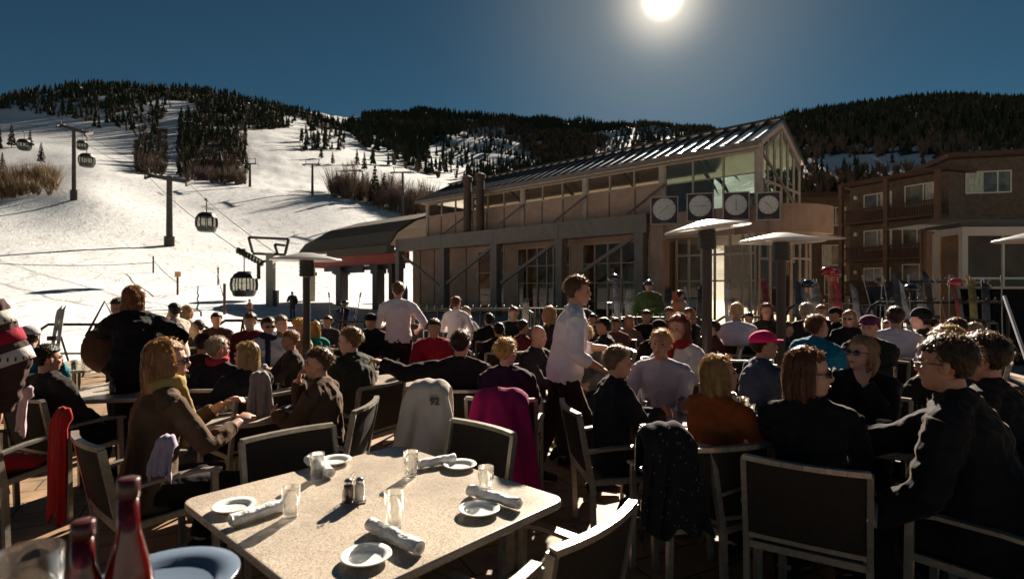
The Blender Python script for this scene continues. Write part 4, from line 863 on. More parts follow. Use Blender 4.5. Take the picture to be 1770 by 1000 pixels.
def napkin(p0, p1, label, seed):
    a = onT(*p0, 0.775); b = onT(*p1, 0.775); L = (b-a).length; d = (b-a).normalized()
    mb = MB(); N = 26; r0 = 0.0235; pts = []; vs = []; n = 18
    perp = Vector((-d.y, d.x, 0))
    for i in range(N):
        u = i/(N-1); c = a.lerp(b, u)
        for k in range(n):
            an = 2*math.pi*k/n; rr_ = r0*(1+0.16*noise.noise(Vector((u*5, an*0.6+seed, seed)))+0.10*math.sin(an*1+u*16+seed)*0.8); rr_ *= (0.90+0.17*((an/(2*math.pi)+0.35*u+seed*0.3) % 1.0)+0.05*abs(math.cos(an*1.5+u*9+seed)))
            vs.append(c+perp*(rr_*math.cos(an)*1.08)+Vector((0, 0, rr_*math.sin(an))))
    fs = [(i*n+k, i*n+(k+1) % n, (i+1)*n+(k+1) % n, (i+1)*n+k) for i in range(N-1) for k in range(n)]
    for e, sgn in ((0, -1), (N-1, 1)):       # rolled spiral end pushed in
        o = len(vs); c = a if e == 0 else b
        for k in range(n): vs.append(c+(vs[e*n+k]-c)*0.6-d*sgn*0.004)
        for k in range(n): fs.append((e*n+k, e*n+(k+1) % n, o+(k+1) % n, o+k))
        o2 = len(vs)
        for k in range(n): vs.append(c+(vs[e*n+k]-c)*0.5-d*sgn*0.02)
        for k in range(n): fs.append((o+k, o+(k+1) % n, o2+(k+1) % n, o2+k))
        fs.append(tuple(o2+k for k in range(n)))
    zmin = min(v.z for v in vs); vs = [v+Vector((0, 0, 0.7515-zmin)) for v in vs]
    mb.add(vs, fs); o = mb.build('rolled_napkin', LINEN, smooth=True); tag(o, label, 'napkin', 'rolled napkins on the foreground table'); return o
napkin((398, 900), (490, 872), 'rolled white napkin beside the left corner plate', 1.0); napkin((532, 795), (572, 818), 'short end of a rolled napkin behind the far left tumbler', 2.0)
napkin((724, 802), (786, 792), 'rolled white napkin lying beside the far tumbler', 3.0); napkin((812, 846), (897, 872), 'rolled white napkin above the right corner plate', 4.0); napkin((640, 906), (724, 948), 'rolled white napkin above the nearest plate', 5.0)
def tumbler(px, pyb, label, h=0.125, r=0.036, z=0.752, group='faceted water tumblers on the foreground table'):
    p = onT(px, pyb, z); n = 40; prof = [(0.80, 0), (0.84, 0.02), (0.86, 0.50), (1.0, 0.56), (1.02, 0.98), (1.0, 1.0), (0.955, 0.99), (0.94, 0.57), (0.78, 0.50), (0.74, 0.14), (0.3, 0.11), (0.001, 0.11)]
    vs = []
    for i, (q, u) in enumerate(prof):
        for k in range(n):
            a = 2*math.pi*k/n; f = 1-(0.055*abs(math.cos(a*5)) if (u < 0.52 and i < 3) else 0); vs.append((q*r*f*math.cos(a), q*r*f*math.sin(a), u*h))
    fs = [(i*n+k, i*n+(k+1) % n, (i+1)*n+(k+1) % n, (i+1)*n+k) for i in range(len(prof)-1) for k in range(n)]; fs += [tuple(reversed(range(n))), tuple((len(prof)-1)*n+k for k in range(n))]
    mb = MB(); mb.add(vs, fs); o = mb.build('water_tumbler', GLASS, smooth=True); o.location = (p.x, p.y, z); return tag(o, label, 'glass', group)
tumbler(503, 892, 'faceted tumbler beside the left corner napkin on the foreground table'); tumbler(548, 826, 'faceted tumbler at the far left edge, in front of a plate'); tumbler(710, 822, 'faceted tumbler at the far corner beside a rolled napkin')
tumbler(840, 852, 'faceted tumbler near the right corner, behind a rolled napkin'); tumbler(681, 912, 'tall faceted tumbler in the middle of the foreground table, behind the nearest napkin', 0.145, 0.037)
p = onT(612, 868); t = thing('cruet_set', 'glass salt and pepper cruet with metal tops in the middle of the foreground table', 'cruet', (p.x, p.y, 0.752), R(20))
for s, c_, nm in ((-0.024, (0.07, 0.04, 0.02), 'pepper_jar'), (0.024, (0.62, 0.58, 0.50), 'salt_jar')):
    mb = MB(); mb.lathe([(0.017, 0.006), (0.021, 0.012), (0.021, 0.075), (0.016, 0.085)], (s, 0, 0), 16); j = mb.build(nm, mat('jar_'+nm, c_, 0.15, coat=1.0, c2=tuple(x*1.3 for x in c_), scale=90), t, smooth=True)
    mb = MB(); mb.lathe([(0.018, 0.085), (0.019, 0.097), (0.012, 0.106), (0.001, 0.108)], (s, 0, 0), 16); mb.build('metal_cap', mat('steel_cap', (0.6, 0.58, 0.54), 0.2, 0.9), j, smooth=True)
mb = MB(); mb.box((0, 0, 0.003), (0.1, 0.052, 0.006)); mb.tube([(0, 0, 0.006), (0, 0, 0.125)], 0.0025, 6)
for s in (-1, 1): mb.tube([(s*0.048, -0.024, 0.03), (s*0.048, 0.024, 0.03)], 0.002, 5)
mb.box((-0.046, 0.02, 0.03), (0.0035, 0.0035, 0.05)); mb.box((0.046, 0.02, 0.03), (0.0035, 0.0035, 0.05)); mb.tube([(-0.012, 0, 0.12), (0, 0, 0.135), (0.012, 0, 0.12)], 0.0025, 6); mb.build('holder', mat('steel_cap', (0.6, 0.58, 0.54)), t)

# other tables
T = {}
def tb(key, label, px, Y, rz, w, d, shape): T[key] = ((px-CX)/F*Y, Y); return table('terrace_table', label, (px-CX)/F*Y, Y, R(rz), w, d, shape)
tb('b', 'round stone table between the long haired woman and the woman in the brown jacket', 412, 4.32, 0, 1.0, 1.0, 'rd'); tb('c', 'stone table with drinks in front of the man in black at the left', 228, 5.2, 12, 0.95, 0.95, 'sq')
tb('d', 'stone table behind the seated man at the far left, crowded with glasses', 128, 6.8, 0, 0.85, 0.85, 'sq'); tb('e', 'small stone table left of the patio heater pole, with a black camera', 512, 7.0, 0, 0.95, 0.95, 'rd')
tb('f', 'round stone table with a yellow green salad left of the man in black jacket', 693, 5.75, 0, 0.85, 0.85, 'rd'); tb('g', 'stone table in the shade before the man with folded hands', 1238, 3.98, 8, 1.0, 1.0, 'sq')
tb('h', 'stone table with beer glasses between the dark haired woman and the big man', 1488, 3.72, -28, 1.15, 1.1, 'sq'); tb('i', 'round stone table in front of the man in the striped tracksuit top', 886, 8.7, 0, 0.8, 0.8, 'rd')
tb('j', 'stone table behind the walking waiter', 1022, 6.6, 10, 0.9, 0.9, 'sq'); tb('k', 'stone table beyond the man in the pale sweatshirt', 1190, 7.6, 0, 0.9, 0.9, 'sq'); tb('l', 'stone table beside the woman with straight brown hair near the ski racks', 1300, 8.3, 0, 0.9, 0.9, 'sq')
tb('m', 'stone table before the man in the teal jacket', 1452, 5.7, 0, 0.9, 0.9, 'sq'); tb('n', 'stone table behind the big man at the right edge', 1735, 4.6, 0, 1.0, 1.0, 'sq'); tb('o', 'stone table by the woman in teal near the snow rail', 590, 8.2, 0, 0.85, 0.85, 'sq')
tb('p', 'narrow stone table at the far left beside the rail', 340, 8.0, 0, 0.8, 0.8, 'sq')
# things on those tables
def glass(px, pyb, h, r, m_, label, foam=None, z=0.752, name='drink_glass', cat='glass', group='drinks on the other tables'):
    p = onz(px, pyb, z); mb = MB(); mb.lathe([(r*0.72, 0), (r*0.75, 0.004), (r, h), (r*0.94, h), (r*0.70, 0.012), (0.001, 0.01)], n=24)
    t = thing(name, label, cat, (p.x, p.y, z), 0, group); mb.build('vessel', GLASS, t, smooth=True)
    if m_: mb = MB(); mb.lathe([(r*0.66, 0.013), (r*0.90, h*0.86)], n=24); l = mb.build('drink', m_, t, smooth=False)
    if foam: mb = MB(); mb.lathe([(r*0.905, h*0.86), (r*0.93, h*0.985), (r*0.6, h*1.0)], n=24); mb.build('foam', mat('beer_foam', (0.62, 0.50, 0.36), 0.8, bump=0.3), t, smooth=True)
    return t
STOUT = mat('stout_beer', (0.035, 0.012, 0.006), 0.15); COLA = mat('red_drink', (0.25, 0.02, 0.015), 0.15); WATER = mat('pale_drink', (0.45, 0.40, 0.28), 0.2); AMBER = mat('amber_beer', (0.35, 0.12, 0.02), 0.15)
glass(1529, 768, 0.15, 0.043, STOUT, 'pint of dark stout with pale foam beside the big man', True); glass(1508, 706, 0.15, 0.04, COLA, 'tall glass of red drink standing behind the stout'); glass(1476, 742, 0.11, 0.036, WATER, 'short glass of water left of the stout')
glass(1556, 700, 0.16, 0.035, AMBER, 'tall glass of amber drink in front of the big man'); glass(214, 668, 0.13, 0.036, WATER, 'clear glass at the right of the flower glass on the left table'); glass(198, 662, 0.12, 0.035, COLA, 'glass of dark cola left of the flower glass'); glass(236, 664, 0.12, 0.036, None, 'empty tumbler farthest right on the left table')
glass(397, 694, 0.12, 0.034, None, 'clear tumbler beyond the salad plate on the round table'); glass(128, 640, 0.12, 0.035, WATER, 'water glass on the crowded table at the far left'); glass(146, 637, 0.13, 0.035, None, 'empty glass on the crowded table at the far left'); glass(892, 597, 0.13, 0.034, WATER, 'tall pale drink before the man in the striped tracksuit top')
glass(1296, 733, 0.14, 0.035, COLA, 'red drink on the shaded table by the orange sweater'); glass(1118, 716, 0.12, 0.035, WATER, 'water glass on the shaded table before folded hands'); glass(1545, 655, 0.14, 0.035, COLA, 'red drink on the table behind the blond woman with sunglasses')
p = onz(208, 662, 0.752); t = thing('flower_glass', 'dark vase with white flowers on the left table', 'vase', (p.x-0.02, p.y+0.05, 0.752), 0)
mb = MB(); mb.lathe([(0.03, 0), (0.035, 0.05), (0.028, 0.13), (0.026, 0.13), (0.02, 0.01)], n=16); mb.build('vase', BLACKM, t, smooth=True)
mb = MB()
for k in range(16): a = k*2.4; r = 0.06*math.sqrt(k/16); mb.ell((r*math.cos(a), r*math.sin(a), 0.20+0.03*math.cos(k)), (0.022, 0.022, 0.018), nu=8, nv=5)
mb.build('blossoms', mat('white_petals', (0.75, 0.70, 0.62), 0.8), t, smooth=True)
def food(px, py, label, r, cs, z=0.752, g='plates of food on the other tables'):
    p = onz(px, py, z); t = thing('food_plate', label, 'plate', (p.x, p.y, z), 0, g)
    mb = MB(); mb.lathe([(r*0.5, 0), (r*0.65, 0.004), (r, 0.02), (r*0.98, 0.024), (r*0.66, 0.009), (0.001, 0.008)], n=32); mb.build('dish', CHINA, t, smooth=True)
    mb = MB(); rd = random.Random(int(px))
    for k in range(26): a = rd.random()*6.28; q = r*0.62*math.sqrt(rd.random()); s = rd.uniform(0.012, 0.03); mb.ell((q*math.cos(a), q*math.sin(a), 0.014+s*0.5+rd.random()*0.02), (s, s*rd.uniform(0.5, 1), s*0.5), M=Matrix.Rotation(a, 3, 'Z'), nu=6, nv=4)
    mb.build('food', mat('food_%d' % int(px), cs[0], 0.6, c2=cs[1], scale=40), t)
food(392, 712, 'white plate of salad in front of the long haired woman', 0.14, ((0.25, 0.28, 0.05), (0.62, 0.5, 0.25))); food(700, 652, 'heap of yellow green salad on the round table left of the black jacket', 0.13, ((0.45, 0.42, 0.08), (0.65, 0.55, 0.25))); food(1465, 742, 'plate of greens beside the dark haired woman', 0.13, ((0.1, 0.2, 0.03), (0.5, 0.35, 0.12)))
food(1438, 716, 'plate with red sauce on the far side of the beer table', 0.12, ((0.5, 0.05, 0.02), (0.6, 0.4, 0.2))); food(1335, 728, 'plate of food on the shaded table right of the orange sweater', 0.12, ((0.4, 0.2, 0.08), (0.5, 0.4, 0.2)))
food(1195, 712, 'plate of food before the man in the pale sweatshirt', 0.12, ((0.5, 0.3, 0.1), (0.3, 0.3, 0.05)))
p = onz(478, 704, 0.752); mb = MB(); rd = random.Random(9)
vs = []
for i in range(9):
    for j in range(7): vs.append((-0.17+0.34*i/8, -0.11+0.22*j/6, 0.008+0.03*abs(noise.noise(Vector((i*0.7, j*0.7, 2))))+0.012*(i > 5)))
fs9 = [(i*7+j, (i+1)*7+j, (i+1)*7+j+1, i*7+j+1) for i in range(8) for j in range(6)]; mb.add(vs+[(a, b, c-0.006) for a, b, c in vs], fs9+[tuple(q+63 for q in reversed(f)) for f in fs9]); o = mb.build('knit_scarf', cloth((0.10, 0.10, 0.12)), smooth=True); o.location = (p.x, p.y, 0.752); tag(o, 'folded grey knitted scarf on the right of the round table', 'scarf')
p = onz(478, 622, 0.752); t = thing('camera', 'black camera lying on the small table left of the heater pole', 'camera', (p.x, p.y, 0.752), 0.4); mb = MB(); mb.box((0, 0, 0.04), (0.14, 0.06, 0.08)); mb.box((0, 0, 0.09), (0.05, 0.05, 0.03)); mb.build('housing', BLACKM, t); mb = MB(); mb.tube([(0, -0.03, 0.04), (0, -0.11, 0.04)], 0.033, 14); mb.build('lens', BLACKM, t)
p = onz(1537, 778, 0.752); mb = MB(); mb.lathe([(0.026, 0), (0.028, 0.005), (0.028, 0.03), (0.02, 0.036), (0.001, 0.037)], n=18); o = mb.build('sauce_cup', mat('red_glass_cup', (0.55, 0.03, 0.02), 0.2), smooth=True); o.location = (p.x, p.y, 0.752); tag(o, 'small red candle cup at the near corner of the beer table', 'candle cup')

# high counter at the camera with bottles, tumbler and plate
t = thing('high_counter', 'dark stone high counter at the bottom left corner', 'counter', (-0.95, 0.74, 0), 0); mb = MB(); table_top(mb, rrect(1.5, 0.72, 0.04), 1.12); mb.build('countertop', mat('dark_stone', (0.05, 0.035, 0.028), 0.3, c2=(0.09, 0.065, 0.05), scale=60), t); mb = MB(); mb.box((0, 0, 0.53), (1.3, 0.25, 1.06)); mb.build('base', BLACKM, t)
REDG = mat('dark_red_glass', (0.13, 0.006, 0.005), 0.15, trans=0.55); 
def bottle(px, Y, ztop, label, rb=0.035):
    X = (px-CX)/F*Y; z0 = 1.1215; h = ztop-z0; t = thing('sauce_bottle', label, 'bottle', (X, Y, z0), 0, 'dark red bottles on the high counter')
    mb = MB(); mb.lathe([(rb*0.93, 0), (rb, 0.006), (rb, h*0.38), (rb*0.9, h*0.46), (rb*0.48, h*0.68), (rb*0.40, h*0.90)], n=28); mb.build('bottle_glass', REDG, t, smooth=True)
    mb = MB(); mb.lathe([(rb*0.44, h*0.885), (rb*0.46, h*0.89), (rb*0.46, h*0.995), (rb*0.4, h)], n=20); mb.build('cap', mat('red_cap', (0.045, 0.004, 0.004), 0.35), t, smooth=True)
    mb = MB(); mb.lathe([(rb*1.012, h*0.08), (rb*1.012, h*0.34)], n=28, open_=True); mb.build('label', mat('bottle_label', (0.05, 0.004, 0.004), 0.6), t, smooth=True)
bottle(222, 0.90, 1.392, 'taller dark red bottle on the high counter, second from the left'); bottle(143, 0.86, 1.34, 'shorter dark red bottle beside the large tumbler')
t = tumbler(60, 1190, 'large clear tumbler close to the camera on the high counter', 0.145, 0.046, 1.1215, None); t.location = (-0.80, 0.92, 1.1215)
o = plate(300, 1000, 'bluish white plate overhanging the high counter by the red bottles', 0.13, 1.1215, None, mat('blue_china', (0.13, 0.17, 0.23), 0.2)); o.location = (-0.665, 1.065, 1.1215)
# patio heaters
HTOP = mat('heater_reflector', (0.70, 0.66, 0.60), 0.28, 0.35, c2=(0.74, 0.70, 0.64), scale=3)
def heater(px, py, Y, label, tilt=0.0, r=0.43, pole=0.045, dark=True, px2=None):
    X = (px-CX)/F*Y; zt = CH+(HY-py)/F*Y; t = thing('patio_heater', label, 'patio heater', (X, Y, 0), 0, 'mushroom patio heaters'); M = Matrix.Rotation(tilt, 3, 'Y')
    mb = MB(); prof = [(r*0.985, -0.006), (r, 0.0), (r*0.96, 0.012), (r*0.26, 0.082), (r*0.18, 0.09), (0.001, 0.093)]; mb.lathe(prof, (0, 0, zt-0.095), 40, M=M); mb.build('reflector', HTOP, t, smooth=True)
    mb = MB(); mb.tube([(0, 0, zt-0.30), (0, 0, zt-0.10)], 0.085, 20)
    for k in range(4): mb.tube([(0, 0, zt-0.28+k*0.045), (0, 0, zt-0.275+k*0.045)], 0.097, 20)
    mb.build('burner', BLACKM, t)
    mb = MB(); mb.lathe([(pole, 0.42), (pole, zt-0.305)], n=16); mb.build('pole', mat('dark_bronze', (0.045, 0.032, 0.024), 0.5, 0.4), t, smooth=False)
    mb = MB(); mb.lathe([(0.24, 0.0), (0.24, 0.05), (0.20, 0.06), (0.20, 0.42), (0.17, 0.46), (pole*1.5, 0.47)], n=24); mb.build('gas_housing', BLACKM, t)
heater(530, 436, 6.9, 'mushroom patio heater at the left, in front of the gondola station'); heater(1222, 380, 5.7, 'tilted mushroom patio heater under the clocks, its top glaring in the sun', R(-6.5), 0.43, 0.05); heater(1350, 402, 5.9, 'mushroom patio heater right of the glaring one', 0, 0.43, 0.048); heater(1790, 400, 5.8, 'patio heater cut by the right edge of the photo', 0, 0.36)

# ski racks, rails, barriers
def rack(x0, x1, Y0, Y1, z, label, pegs=True, name='ski_rack', g='black tubular ski racks beyond the terrace'):
    a = Vector(((x0-CX)/F*Y0, Y0, 0)); b = Vector(((x1-CX)/F*Y1, Y1, 0)); d = (b-a).normalized(); nrm_ = Vector((-d.y, d.x, 0)); L = (b-a).length
    t = thing(name, label, 'ski rack' if pegs else 'rail', tuple(a), 0, g); z0 = 0
    def W(s, n, zz): return d*s+nrm_*n+Vector((0, 0, zz))
    pts = [W(0, 0, 0), W(0, 0, z-0.22), W(0.06, 0, z-0.09), W(0.2, 0, z), W(L-0.2, 0, z), W(L-0.06, 0, z-0.09), W(L, 0, z-0.22), W(L, 0, 0)]
    mb = MB(); mb.tube(pts, 0.028, 8); mb.build('bar', BLACKM, t)
    mb = MB(); mb.tube([W(0.02, 0, z*0.42), W(L-0.02, 0, z*0.42)], 0.02, 6); mb.build('lower_rail', BLACKM, t)
    for s in (L*0.25, L*0.75):
        for sg in (-1, 1): mb = MB(); mb.tube([W(s, 0, z-0.03), W(s, sg*0.35, 0)], 0.02, 6); mb.build('strut', BLACKM, t)
    if pegs:
        mb = MB(); n = int(L/0.19)
        for k in range(n): s = 0.2+(L-0.4)*k/max(1, n-1); mb.tube([W(s, -0.02, z), W(s+0.03, -0.09, z+0.07)], 0.012, 5); mb.ell(W(s+0.03, -0.09, z+0.075), 0.018, nu=6, nv=4)
        tag(mb.build('pegs', mat('peg_steel', (0.16, 0.14, 0.12), 0.4, 0.4), t), kind='stuff')
    return t
rack(655, 792, 12.2, 12.2, 1.22, 'ski rack with a row of pegs behind the standing waiter'); rack(800, 925, 12.4, 12.4, 1.22, 'ski rack with pegs in front of the brown columns'); rack(1040, 1225, 12, 12, 1.05, 'ski rack with pegs left of the glaring heater pole')
rack(1500, 1742, 10.6, 10.8, 1.42, 'largest ski rack with slanted pegs, beyond the woman in white at the right'); rack(1358, 1492, 11.2, 11.2, 1.36, 'ski rack crowded with skis behind the grey haired man'); rack(1535, 1720, 13.0, 13.0, 1.84, 'tall ski rack behind the largest one')
rack(1235, 1345, 11.5, 11.5, 1.1, 'ski rack right of the glaring heater pole'); rack(930, 1030, 12.6, 12.6, 1.2, 'ski rack behind the walking waiter')
rack(66, 200, 10.9, 10.9, 0.98, 'curved black rail at the terrace edge by the left ski', False); rack(248, 366, 10.9, 10.9, 0.98, 'curved black rail behind the couple in pale clothes', False); rack(372, 562, 11.0, 11.0, 1.05, 'curved black rail left of the heater pole', False); rack(566, 652, 10.9, 10.9, 1.03, 'curved black rail right of the heater pole', False)
def barrier(x0, x1, Y, h, label):
    a = Vector(((x0-CX)/F*Y, Y, 0)); L = (x1-x0)/F*Y; t = thing('crowd_barrier', label, 'barrier', tuple(a), 0, 'pale metal barriers'); m_ = mat('galvanised_steel', (0.36, 0.32, 0.26), 0.4, 0.5, c2=(0.45, 0.4, 0.34), scale=8)
    mb = MB(); mb.tube([(0, 0, 0), (0, 0, h), (L, 0, h), (L, 0, 0)], 0.022, 6); mb.tube([(0, 0, 0.18), (L, 0, 0.18)], 0.018, 6); mb.build('frame', m_, t)
    mb = MB(); n = int(L/0.11)
    for k in range(1, n): mb.tube([(L*k/n, 0, 0.18), (L*k/n, 0, h)], 0.009, 5)
    tag(mb.build('bars', m_, t), kind='stuff')
barrier(1450, 1530, 14.5, 1.25, 'metal barrier left of the tall ski rack'); barrier(1532, 1612, 14.5, 1.25, 'metal barrier behind the tall ski rack'); barrier(1050, 1092, 15, 1.3, 'narrow metal barrier behind the walking waiter'); barrier(880, 955, 15, 1.15, 'metal barrier by the brown column'); barrier(1270, 1330, 14.2, 1.3, 'metal barrier between the two right heaters')
# skis
skc = [(0.45, 0.42, 0.38), (0.35, 0.03, 0.03), (0.05, 0.05, 0.06), (0.42, 0.12, 0.03), (0.10, 0.12, 0.2), (0.3, 0.3, 0.28), (0.25, 0.2, 0.05), (0.02, 0.02, 0.02)]
def skis(px, ytop, Y, lean, c, label, tw=0.0):
    X = (px-CX)/F*Y; h = CH+(HY-ytop)/F*Y; t = thing('ski_pair', label, 'skis', (X, Y, 0), tw, 'pairs of skis leaning on the racks'); m_ = mat('ski_'+'%02x%02x%02x' % tuple(int(x*255) for x in c), tuple(x*0.38 for x in c), 0.5, c2=tuple(min(1, x*1.8+0.02) for x in c), scale=3, stretch=(1, 1, 1.5))
    for s in (-1, 1):
        mb = MB(); x0 = s*0.055; N = 12; vs = []
        for i in range(N+1):
            u = i/N; w_ = 0.032+0.012*(2*u-1)**2; w_ = w_*(math.sin(min(1, (1-u)*9)*math.pi/2) if u > 0.88 else 1)
            zz = h*u; yy = -0.35+0.35*u+(0.10*((u-0.88)/0.12)**2 if u > 0.88 else 0); xx = x0*(1-0.5*u)+lean*u*h*0.3
            for dx, dy in ((-w_, -0.006), (w_, -0.006), (w_, 0.006), (-w_, 0.006)): vs.append((xx+dx, yy+s*0.01+dy, zz))
        mb.add(vs, [(i*4+j, i*4+(j+1) % 4, (i+1)*4+(j+1) % 4, (i+1)*4+j) for i in range(N) for j in range(4)]+[(3, 2, 1, 0), tuple(N*4+j for j in range(4))]); k = mb.build('ski', m_, t)
        for zz, hh in ((0.43, 0.12), (0.55, 0.08)): mb = MB(); mb.box((x0*0.8+lean*h*0.3*zz, -0.245+s*0.01, h*zz), (0.07, 0.07, hh)); mb.build('binding', BLACKM, k)
sk = [(112, 517, 10.6, -0.15, 5, 'pair of skis leaning on the left terrace rail'), (1312, 470, 11, 0.2, 1, 'red skis leaning beside the right heater pole'), (1262, 480, 11.2, -0.1, 0, 'pale skis right of the glaring heater pole'), (1372, 468, 11, 0.1, 2, 'black skis left of the crowded rack'), (1386, 476, 11.1, -0.1, 4, 'navy skis on the crowded rack'), (1402, 472, 11, 0.15, 0, 'pale skis in the middle of the crowded rack'), (1418, 482, 11.2, -0.12, 7, 'jet black skis right of the crowded rack middle'),
 (1434, 468, 11.05, 0.03, 3, 'orange skis standing upright near the red bundle'), (1447, 470, 11.15, -0.04, 1, 'dark red skis next to the orange pair'), (1472, 480, 11.1, 0.08, 5, 'grey skis at the right end of the crowded rack'), (1540, 462, 10.5, 0.15, 2, 'black skis at the left of the largest rack'), (1562, 468, 10.6, -0.2, 5, 'grey skis crossing on the largest rack'), (1600, 455, 10.8, 0.0, 7, 'tall black skis on the largest rack'),
 (1640, 470, 10.7, 0.2, 1, 'red skis on the largest rack'), (1655, 462, 10.9, -0.12, 4, 'navy skis next to the red pair on the largest rack'), (1672, 466, 10.7, 0.1, 6, 'mustard skis near the right end of the largest rack'), (1690, 472, 10.9, 0.22, 2, 'black skis at the right end of the largest rack'), (1060, 478, 12, 0.12, 0, 'pale skis leaning behind the walking waiter'), (1090, 490, 12.1, -0.1, 5, 'grey skis left of the green jacket'), (1150, 484, 12, 0.1, 2, 'black skis between the green jacket and the heater'),
 (1172, 492, 12.1, -0.15, 3, 'orange skis between the green jacket and the heater'), (1206, 480, 12, 0.12, 7, 'jet black skis left of the glaring heater pole'), (905, 505, 12.3, 0.15, 0, 'pale skis slanting left of the walking waiter'), (700, 482, 12.6, 0.0, 2, 'black skis right of the standing waiter'), (612, 520, 12, -0.1, 4, 'navy skis by the station opening'), (585, 524, 12, 0.14, 2, 'black skis right of the heater pole'), (1330, 482, 11.3, -0.15, 6, 'mustard skis left of the right heater pole'), (1582, 474, 13, 0.12, 0, 'pale skis on the tall rack')]
for a in sk: skis(a[0], a[1]+9, a[2], a[3], skc[a[4]], a[5], random.uniform(-0.4, 0.4))
# poles and helmets hung over the racks
def helmet(px, py, Y, c, label):
    p = P(px, py, Y); t = thing('ski_helmet', label, 'helmet', tuple(p), random.uniform(-2, 2), 'helmets hung on the racks'); mb = MB(); mb.ell((0, 0, 0), (0.115, 0.14, 0.11), fn=lambda q, d: Vector((q.x, q.y, max(q.z, -0.05))), nu=16, nv=10); mb.build('shell', mat('helmet_%02x' % int(c[0]*255), c, 0.2, coat=0.8), t, smooth=True)
    mb = MB(); mb.tube([(-0.112, 0.03, -0.01), (0, 0.15, 0.0), (0.112, 0.03, -0.01)], 0.02, 6); mb.build('goggles', BLACKM, t)
helmet(1430, 470, 11, (0.45, 0.02, 0.03), 'red helmet left of the orange skis'); helmet(1443, 474, 11.1, (0.38, 0.03, 0.04), 'second red helmet touching the orange skis'); helmet(1396, 492, 11, (0.03, 0.03, 0.035), 'black helmet on the crowded rack'); helmet(1652, 490, 10.7, (0.5, 0.06, 0.07), 'red helmet on the largest rack'); helmet(1574, 500, 10.6, (0.025, 0.025, 0.03), 'black helmet at the left of the largest rack'); helmet(1061, 482, 12, (0.05, 0.05, 0.06), 'dark helmet on the skis behind the walking waiter')
for i, (px, yt, Y, ln, lb) in enumerate([(1548, 452, 10.6, 0.2, 'ski poles crossing at the left of the largest rack'), (1628, 470, 10.7, -0.2, 'ski poles in the middle of the largest rack'), (1700, 468, 10.8, 0.3, 'ski poles at the right of the largest rack'), (1410, 480, 11, 0.2, 'ski poles on the crowded rack'), (1196, 495, 12, -0.2, 'ski poles left of the glaring heater'), (596, 505, 12, 0.3, 'ski poles by the station opening'), (1508, 470, 11, -0.25, 'ski poles left of the largest rack')]):
    X = (px-CX)/F*Y; h = CH+(HY-yt)/F*Y; h = min(h, 1.95); t = thing('ski_poles', lb, 'ski poles', (X, Y, 0), 0, 'pairs of ski poles on the racks')
    for s in (-1, 1):
        mb = MB(); mb.tube([(s*0.12, -0.3, 0), (s*0.05+ln*s, 0, h)], 0.009, 6); mb.tube([(s*0.125, -0.29, 0.06), (s*0.125, -0.29, 0.065)], 0.045, 10); mb.tube([(s*0.05+ln*s*0.93, -0.02, h*0.93), (s*0.05+ln*s, 0, h)], 0.018, 6); mb.build('pole', mat('pole_grey', (0.3, 0.28, 0.26), 0.4, 0.4), t)
# dark covered stand, blue bag, striped pole at the right
t = thing('covered_stand', 'black covered stand at the right edge below the kiosk', 'stand', ((1745-CX)/F*12.5, 12.6, 0), 0); mb = MB(); mb.box((0.2, 0, 0.85), (1.75, 0.9, 1.66)); mb.build('cover', cloth((0.006, 0.006, 0.008)), t); mb = MB(); mb.box((0.2, 0, 1.70), (1.85, 1.0, 0.05)); mb.build('top', mat('pale_panel', (0.46, 0.36, 0.30)), t)
p = P(1716, 598, 7.2); t = thing('blue_bag', 'dark blue bag on the ground beyond the man at the right', 'bag', (p.x, 7.2, 0), 0.2); mb = MB(); mb.ell((0, 0, 0.55), (0.2, 0.14, 0.6), nu=16, nv=10); mb.build('sack', cloth((0.015, 0.015, 0.10)), t, smooth=True, me=None); mb = MB(); mb.tube([(-0.09, 0, 1.10), (-0.06, 0, 1.24), (0.06, 0, 1.24), (0.09, 0, 1.10)], 0.012, 6); mb.build('handle', BLACKM, t)
mb = MB(); a = P(1736, 512, 9.0); b = P(1750, 552, 8.6); mb.tube([b+(b-a)*3.2, b, a], 0.024, 8); tag(mb.build('slanted_pole', mat('white_red_pole', (0.7, 0.62, 0.6), 0.3)), 'slanted white pole at the right edge before the black stand', 'pole')
# rope fence on the snow
def sp(px, Y): X = (px-CX)/F*Y; return Vector((X, Y, tz(X, Y)))
fposts = [(265, 66, 0.0, 'slim fence post left of the nearer gondola tower'), (307, 50, 1, 'fence post with an orange sign on the snow'), (377, 62, 0, 'slim fence post right of the nearer gondola tower'), (388, 36, 0, 'red brown post beside the low gondola cabin'), (-20, 52, 0, 'fence post at the left edge of the snow')]
for px, Y, sg, lb in fposts:
    b = sp(px, Y); t = thing('fence_post', lb, 'post', tuple(b), 0, 'rope fence posts on the snow'); h = 2.0 if sg == 0 else 2.1
    mb = MB(); mb.tube([(0, 0, -0.2), (0, 0, h)], 0.09, 8); mb.build('post', mat('red_brown_wood', (0.09, 0.035, 0.025), 0.8), t)
    if sg: mb = MB(); mb.box((0.08, -0.1, h-0.25), (0.55, 0.05, 0.45)); mb.build('sign', mat('orange_board', (0.55, 0.27, 0.10), 0.7), t)
def rope(pts, label, sag=0.3, r=0.035):
    mb = MB(); al = []
    for i in range(len(pts)-1):
        for k in range(8): u = k/8; q_ = pts[i].lerp(pts[i+1], u); q_.z -= sag*4*u*(1-u); al.append(q_)
    al.append(pts[-1]); mb.tube(al, r, 5); tag(mb.build('rope', BLACKM), label, 'rope', 'ropes between the fence posts')
u = Vector((0, 0, 1.55))
